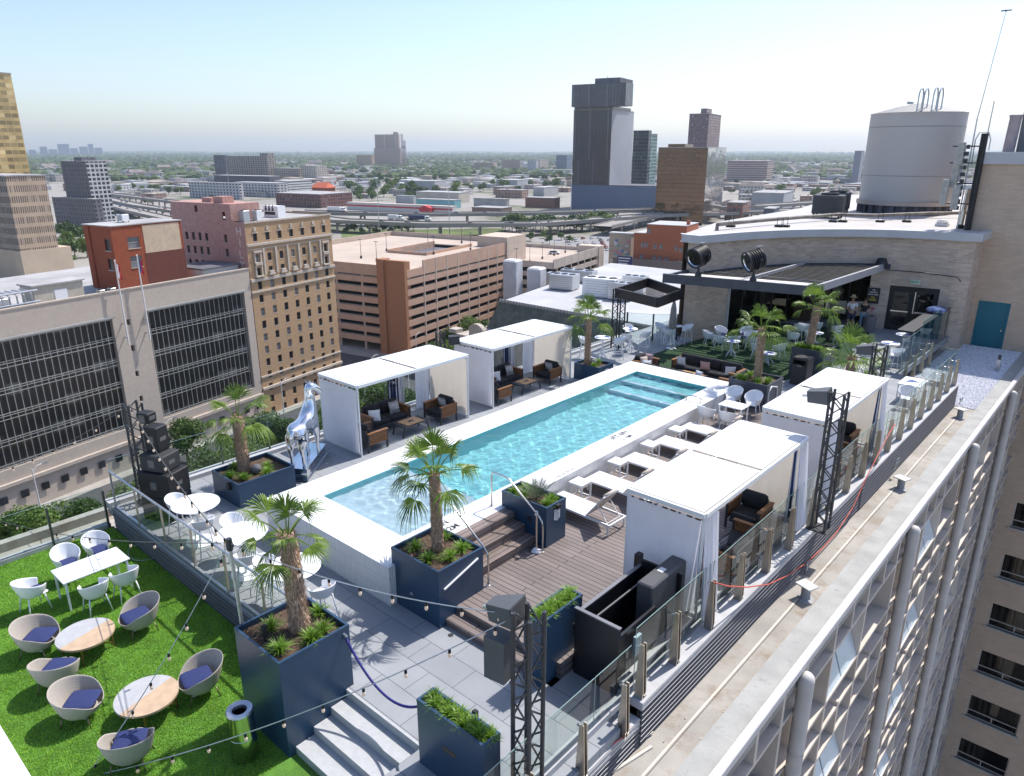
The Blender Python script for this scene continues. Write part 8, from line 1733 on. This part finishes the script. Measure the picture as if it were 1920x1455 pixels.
m.build('bolts', steel, col_); m = MB(); m.box(-6.60, 11.1, WD, -6.48, 11.25, .5); m.build('gate_post', MATS['lift_black'], lf); m = MB(); m.box(-6.49, ly0-.02, -.1, -6.455, ly0+.07, .1); m.build('latch', blackm, lf)
m = MB(); m.box(-5.46, 9.32, -.25, -5.4, 9.5, .12); o = m.build('notice_plate', M('pale_blue_plate', (.35, .45, .5), .5)); tag(o, 'pale blue plate taped behind the glass next to the lift', 'notice')
# ================================================================= things on the right ledge
def vent(label, x, y, s=1.):
    t = thing('roof_vent', label, 'vent', (x, y, -1.72), R(-20)); m = MB(); m.lathe([(.2, 0), (.12, .02), (.105, .06), (.105, .3), (.11, .305), (.105, .31), (.1, .34)], (0, 0, 0), 20); m.build('pipe', M('vent_paint', (.30, .31, .32), .6, var=.2), t, smooth=30); m = MB(); m.box(-.2, -.16, .34, .2, .16, .37); m.build('cap', M('vent_cap', (.5, .5, .47), .6, var=.15), t)
vent('square capped vent pipe on the ledge nearest the camera', -4.52, 15.3); vent('square capped vent pipe on the ledge, middle one', -4.5, 23.0); vent('square capped vent pipe at the edge of the white gravel', -4.55, 31.3)
t = boxthing('roof_vent', 'grey vent standing in the white gravel below the tall wing', 'vent', (-4.65, 39.6, -1.7), 0, [('pipe', galv, [(-.09, -.09, 0, .09, .09, .55)]), ('cap', darkmetal, [(-.06, -.06, .55, .06, .06, .75)])])
def onx(x, y, X): d = ray(x, y); return Vector((0, 0, HC))+d*(X/d.x)
hp = [onx(1338, 1092, -5.05), onx(1365, 1099, -5.0), onx(1400, 1101, -4.96), onx(1440, 1096, -4.96), onx(1475, 1080, -4.96), onx(1510, 1057, -4.96), onx(1545, 1025, -4.96), onx(1570, 996, -4.96), onx(1600, 950, -4.96), onx(1622, 900, -4.96), onx(1640, 865, -4.97), onx(1655, 835, -4.99), onx(1668, 812, -5.04), onx(1678, 795, -5.1)]
m = MB(); m.tube(hp, .014, 6); tag(m.build('red_hose', M('hose_red', (.55, .10, .07), .5), smooth=True), 'thin red hose draped over the curb and the charcoal skirt', 'hose')
m = MB(); m.tube([at(1180, 1362, -1.09), at(1165, 1385, -1.09), at(1120, 1412, -1.09), at(1075, 1455, -1.09), at(1040, 1490, -1.09)], .012, 6); tag(m.build('red_cable', MATS['hose_red'], smooth=True), 'red cable running along the lower curb at the bottom', 'cable')
m = MB(); p0, p1 = at(1125, 1462, -1.70), at(1222, 1400, -1.70); m.obox(p0, p1, .05, .04); m.obox(p0+Vector((-.1, .05, .02)), at(1212, 1375, -1.66), .025, .025); m.obox(p0+Vector((-.16, .05, .02)), at(1225, 1372, -1.66), .02, .02); tag(m.build('rail_offcuts', M('offcut', (.55, .52, .48), .4, .4)), 'loose metal rails lying on the ledge at the bottom', 'rails')
for k, (x, y, z) in enumerate(((1508, 1062, -1.2), (1676, 868, -1.2), (1797, 752, -1.2))):
    d = ray(x, y); tt = (-4.95)/d.x; p = Vector((0, 0, HC))+d*tt; m = MB(); m.tube([(0, 0, -.25), (.05, 0, -.15), (.07, 0, 0), (.05, 0, .12), (.12, .05, .18), (.1, .12, .05), (.06, .06, -.02)], .022, 8); o = m.build('hose_hook', galv, smooth=True); o.location = p; tag(o, ['grey hook with a short pipe on the skirt beside the red hose', 'grey hook on the skirt below the farthest cabana', 'grey hook at the far end of the skirt'][k], 'hook')
m = MB()
for k in range(60): x, y = rng.uniform(-4.9, -4.3), rng.uniform(9, 30); s = rng.uniform(.01, .03); m.box(x, y, -1.72, x+s, y+s*1.4, -1.71)
o = m.build('debris', M('debris', (.45, .4, .33), .9, var=.5)); o['kind'] = 'stuff'
m = MB(); m.box(-19.6, -2.5, TF+.002, -10.5, 1.72, TF+.12); tag(m.build('white_kerb', whiteplastic), 'white slab corner at the bottom left of the lawn', 'kerb')
# ================================================================= pool depth marks
mk = M('depth_mark', (.05, .05, .055), .6)
def marks(lines, x, y, s, label):
    t = thing('depth_marking', label, 'marking', (x, y, .002), R(90)); 
    for k, ln in enumerate(lines): text(ln, s, (0, -k*s*1.15, 0), (0, 0, 0), mk, t, .0005)
marks(['3FT 6IN', '1.1M'], -11.06, 17.3, .25, 'depth marking 3FT 6IN and 1.1M on the pool coping'); marks(['8IN', '0.2M'], -11.02, 10.0, .25, 'depth marking 8IN and 0.2M on the coping by the wooden steps')
tmk = M('faint_mark', (.4, .4, .41), .6); t = thing('depth_marking', 'faint grey tile marking on the coping near the cycad planter', 'marking', (-10.62, 14.1, .003), R(90))
for k in range(4): m = MB(); m.box(-.36+k*.2, -.05, 0, -.2+k*.2, .06, .001); m.build('tile_print', tmk, t)
# ================================================================= chrome horse
def skinned(name, verts, edges, mat, parent=None, sub=2, loc=None, smooth=True):
    me = bpy.data.meshes.new(name); me.from_pydata([v[:3] for v in verts], edges, []); me.materials.append(mat); o = bpy.data.objects.new(name, me); COL.objects.link(o)
    if parent: o.parent = parent
    sk = o.modifiers.new('skin', 'SKIN'); sk.use_smooth_shade = smooth; sk.branch_smoothing = .6
    d = me.skin_vertices[0].data
    for i, v in enumerate(verts): r = v[3]; d[i].radius = (r, v[4] if len(v) > 4 else r); d[i].use_root = (i == 0)
    if sub: s = o.modifiers.new('sub', 'SUBSURF'); s.levels = s.render_levels = sub
    bpy.context.view_layer.update(); dg = bpy.context.evaluated_depsgraph_get(); m2 = bpy.data.meshes.new_from_object(o.evaluated_get(dg)); o.modifiers.clear(); o.data = m2
    if smooth: m2.polygons.foreach_set('use_smooth', [True]*len(m2.polygons))
    return o
chrome = M('chrome', (.80, .81, .84), .05, 1., var=.03, bmp=.12, bscale=3.)
hang = math.atan2(.83, -.55); hs_ = thing('horse_statue', 'mirror chrome horse standing with raised head on a chrome plinth', 'statue', (-17.36, 10.3, -.53), hang)
V = [(.0, 0, 1.14, .31), (.30, 0, 1.08, .29), (.62, 0, 1.07, .30), (.90, 0, 1.12, .32), (1.05, 0, 1.38, .25), (1.10, 0, 1.62, .19), (1.09, 0, 1.84, .155), (1.06, -.01, 2.02, .15), (1.12, -.06, 2.08, .155), (1.22, -.15, 1.98, .13), (1.31, -.23, 1.85, .10), (1.35, -.26, 1.78, .095),
     (-.04, .14, .98, .24), (.05, .17, .74, .175), (-.12, .17, .54, .085), (-.04, .17, .30, .056), (-.04, .17, .12, .052), (0, .17, .03, .075), (.02, .17, .0, .08),
     (-.04, -.14, .98, .24), (.05, -.17, .74, .175), (-.10, -.17, .54, .085), (-.02, -.17, .30, .056), (-.02, -.17, .12, .052), (.02, -.17, .03, .075), (.04, -.17, .0, .08),
     (.93, .14, .90, .18), (.95, .15, .70, .12), (.97, .15, .48, .08), (.97, .15, .28, .054), (.97, .15, .12, .05), (1.01, .15, .03, .07), (1.03, .15, 0, .076),
     (.96, -.14, .90, .18), (1.04, -.15, .70, .12), (1.10, -.15, .48, .08), (1.06, -.15, .28, .054), (1.06, -.15, .12, .05), (1.10, -.15, .03, .07), (1.12, -.15, 0, .076),
     (-.24, 0, 1.18, .11), (-.32, 0, 1.0, .075), (-.32, 0, .78, .08), (-.30, 0, .60, .03)]
E_ = [(i, i+1) for i in range(11)]+[(0, 12)]+[(i, i+1) for i in range(12, 18)]+[(0, 19)]+[(i, i+1) for i in range(19, 25)]+[(3, 26)]+[(i, i+1) for i in range(26, 32)]+[(3, 33)]+[(i, i+1) for i in range(33, 39)]+[(0, 40), (40, 41), (41, 42), (42, 43)]
skinned('body', V, E_, chrome, hs_); m = MB()
for s in (-1, 1): m.add([(1.08, s*.05, 2.17), (1.13, s*.07, 2.17), (1.10, s*.03, 2.19), (1.10, s*.08, 2.26)], [(0, 1, 3), (1, 2, 3), (2, 0, 3)])
m.build('ears', chrome, hs_, solid=.01); m = MB()
P = [[(1.13-.02*i+(.06 if i > 3 else .02*i)-.16*(1 if i < 6 else .9)+.02*j, .0+.012*(j-1), 1.28+.11*i+.02*math.sin(i*2.1)) for j in range(3)] for i in range(9)]
P = [[(x0-.11-.06*j, .006*math.sin(i*3+j), z0-.035*j) for j in range(3)] for i, (x0, z0) in enumerate(((1.02, 1.55), (1.04, 1.66), (1.05, 1.78), (1.06, 1.9), (1.06, 2.02), (1.06, 2.12), (1.1, 2.2)))]; m.grid(P); m.build('mane', chrome, hs_, solid=.03, sub=1, smooth=True)
for s in (-1, 1): m = MB(); m.lathe([(.002, -.014), (.014, 0), (.002, .014)], (1.215, -.10+s*.085, 2.14), 8); m.build('eye', chrome, hs_, smooth=True)
poly = lambda z, k=0: [(at(*p, z).x, at(*p, z).y) for p in ((534, 877), (575, 880), (611, 833), (578, 832))]
bs = poly(-.55); cx, cy_ = sum(p[0] for p in bs)/4, sum(p[1] for p in bs)/4; sc_ = lambda P, s: [(cx+(x-cx)*s, cy_+(y-cy_)*s) for x, y in P]
pl_ = thing('statue_plinth', 'mirror chrome stepped plinth under the horse', 'plinth'); m = MB(); pr = [(1.08, DK), (1.12, DK+.05), (1.0, DK+.10), (.94, DK+.16), (.94, DK+.28), (1.0, DK+.33), (1.04, DK+.36), (1.04, DK+.39)]
rings = [[(*p, z) for p in sc_(bs, s)] for s, z in pr]; v = [p for r_ in rings for p in r_]; f = [(k*4+i, k*4+(i+1) % 4, (k+1)*4+(i+1) % 4, (k+1)*4+i) for k in range(len(pr)-1) for i in range(4)]+[tuple(range(len(v)-4, len(v)))]; m.add(v, f); m.build('moulding', M('plinth_chrome', (.72, .74, .78), .12, 1., var=.05), pl_)
hs_.location = Vector((-17.36, 10.3, DK+.39))
# ================================================================= people by the bar
skin_ = M('skin', (.45, .27, .19), .6, var=.05); denim = M('denim', (.20, .30, .42), .85, var=.12); shirtw = M('white_shirt', (.66, .66, .68), .85, var=.04); navys = M('navy_shorts', (.04, .05, .1), .9); blk = M('black_top', (.02, .02, .025), .9); hairb = M('brown_hair', (.05, .028, .018), .8); straw = M('straw_hat', (.45, .36, .22), .8); khaki = M('khaki', (.30, .27, .2), .9)
def person(label, loc, rz, h, top, bottom, hair, hat=False, longh=False, shorts=False, fem=False, arms='fold'):
    t = thing('person', label, 'person', loc, rz); s = h/1.75; W_ = .17 if fem else .20; hw = .10
    def q(x, y, z, r): return (x*s, y*s, z*s, r*s)
    if arms == 'fold': el, wr = (.24, .04, 1.10), (.06, .24, 1.16)
    else: el, wr = (.26, -.02, 1.12), (.26, .10, .88)
    V = [q(0, 0, .98, .13), q(0, 0, 1.12, .115), q(0, 0, 1.30, .135), q(0, 0, 1.44, .10), q(0, 0, 1.51, .052), q(0, .01, 1.58, .068), q(0, .012, 1.66, .088), q(0, .005, 1.72, .06)]; E2 = [(i, i+1) for i in range(7)]
    for sd in (-1, 1):
        b0 = len(V); V += [q(sd*W_*.9, 0, 1.41, .058), q(sd*el[0], el[1], el[2], .042), q(sd*wr[0], wr[1], wr[2], .028), q(sd*(wr[0]-.02), wr[1]+.05, wr[2]-.02, .034)]; E2 += [(3, b0), (b0, b0+1), (b0+1, b0+2), (b0+2, b0+3)]
        for f in range(5):
            b1 = len(V); dx = sd*(f-2)*.014; L_ = (.045, .06, .065, .06, .05)[f]; V += [q(sd*(wr[0]-.02)+dx, wr[1]+.05+L_*.6, wr[2]-.03, .009), q(sd*(wr[0]-.02)+dx*1.1, wr[1]+.05+L_, wr[2]-.06, .008)]; E2 += [(b0+3, b1), (b1, b1+1)]
        b0 = len(V); V += [q(sd*hw, 0, .90, .10), q(sd*hw*1.05, .02, .50, .062), q(sd*hw*1.05, -.01, .10, .042), q(sd*hw*1.1, .05, .045, .042), q(sd*hw*1.15, .15, .03, .034)]; E2 += [(0, b0), (b0, b0+1), (b0+1, b0+2), (b0+2, b0+3), (b0+3, b0+4)]
    skinned('body', V, E2, skin_, t)
    V = [q(0, 0, 1.02, .152), q(0, 0, 1.14, .135), q(0, 0, 1.30, .155), q(0, 0, 1.43, .115)]; E3 = [(0, 1), (1, 2), (2, 3)]
    for sd in (-1, 1): b0 = len(V); V += [q(sd*W_*.9, 0, 1.41, .075), q(sd*(W_*.9*.4+el[0]*.6), el[1]*.6, 1.41*.4+el[2]*.6, .062)]; E3 += [(3, b0), (b0, b0+1)]
    skinned('shirt', V, E3, top, t)
    V = [q(0, 0, 1.0, .145)]; E3 = []
    for sd in (-1, 1):
        b0 = len(V); V += [q(sd*hw, 0, .90, .115), q(sd*hw*1.05, .02, .56 if shorts else .50, .085)]; E3 += [(0, b0), (b0, b0+1)]
        if not shorts: V.append(q(sd*hw*1.05, -.01, .12, .062)); E3.append((b0+1, b0+2))
    skinned('trousers', V, E3, bottom, t)
    m = MB(); m.lathe([(.02, .0), (.08, .01), (.098, .05), (.092, .11), (.05, .155), (.01, .16)], (0, -.012*s, 1.63*s), 14, sx=s, sy=s*1.1)
    if longh: m.tube([(0, -.07*s, 1.70*s), (0, -.1*s, 1.6*s), (0, -.1*s, 1.42*s)], [.07*s, .085*s, .04*s], 10)
    m.build('hair', hair, t, smooth=True); m = MB()
    m.lathe([(.004, -.02), (.012, -.012), (.014, 0), (.004, .012)], (0, .1*s, 1.645*s), 6); m.box(-.022*s, .082*s, 1.600*s, .022*s, .09*s, 1.606*s)
    for sd in (-1, 1): m.lathe([(.003, -.008), (.009, 0), (.003, .008)], (sd*.033*s, .078*s, 1.665*s), 6); m.lathe([(.004, -.025), (.012, 0), (.004, .025)], (sd*.088*s, 0, 1.65*s), 6)
    m.build('face_details', M('face_tone', (.33, .17, .12), .6), t)
    if hat: m = MB(); m.lathe([(.19, 0), (.19, .01), (.1, .015), (.095, .11), (.07, .13), (.01, .13)], (0, 0, 1.72*s), 20, cap=True); m.build('hat', straw, t, smooth=40)
    m = MB()
    for sd in (-1, 1): m.rbox((sd*hw*1.12-.045)*s, -.06*s, 0, (sd*hw*1.12+.045)*s, .2*s, .07*s, .02)
    m.build('shoes', wht_ if not shorts else rubber, t)
    return t
pm = at(1588, 640, DK); pw2 = at(1612, 636, DK); pk = at(1527, 607, DK)
person('person in white shirt and straw hat with folded arms at the bar front', (-11.55, 39.9, DK), R(205), 1.82, shirtw, navys, hairb, hat=True, shorts=True); person('person with long brown hair, black top and pale jeans beside the white shirt', (-11.05, 40.35, DK), R(190), 1.70, blk, denim, hairb, longh=True, fem=True, arms='down'); person('person in khaki shorts half hidden behind the pergola palm', (-12.9, 38.8, DK), R(170), 1.75, M('grey_tee', (.15, .14, .14), .9), khaki, hairb, shorts=True, arms='down')
bpy.data.lights['sun'].cycles.is_caustics_light = True
for o in COL.objects:
    if o.name in ('pool_basin',): o.cycles.is_caustics_receiver = True
    if o.name == 'water': o.cycles.is_caustics_caster = True
cy.caustics_refractive=True
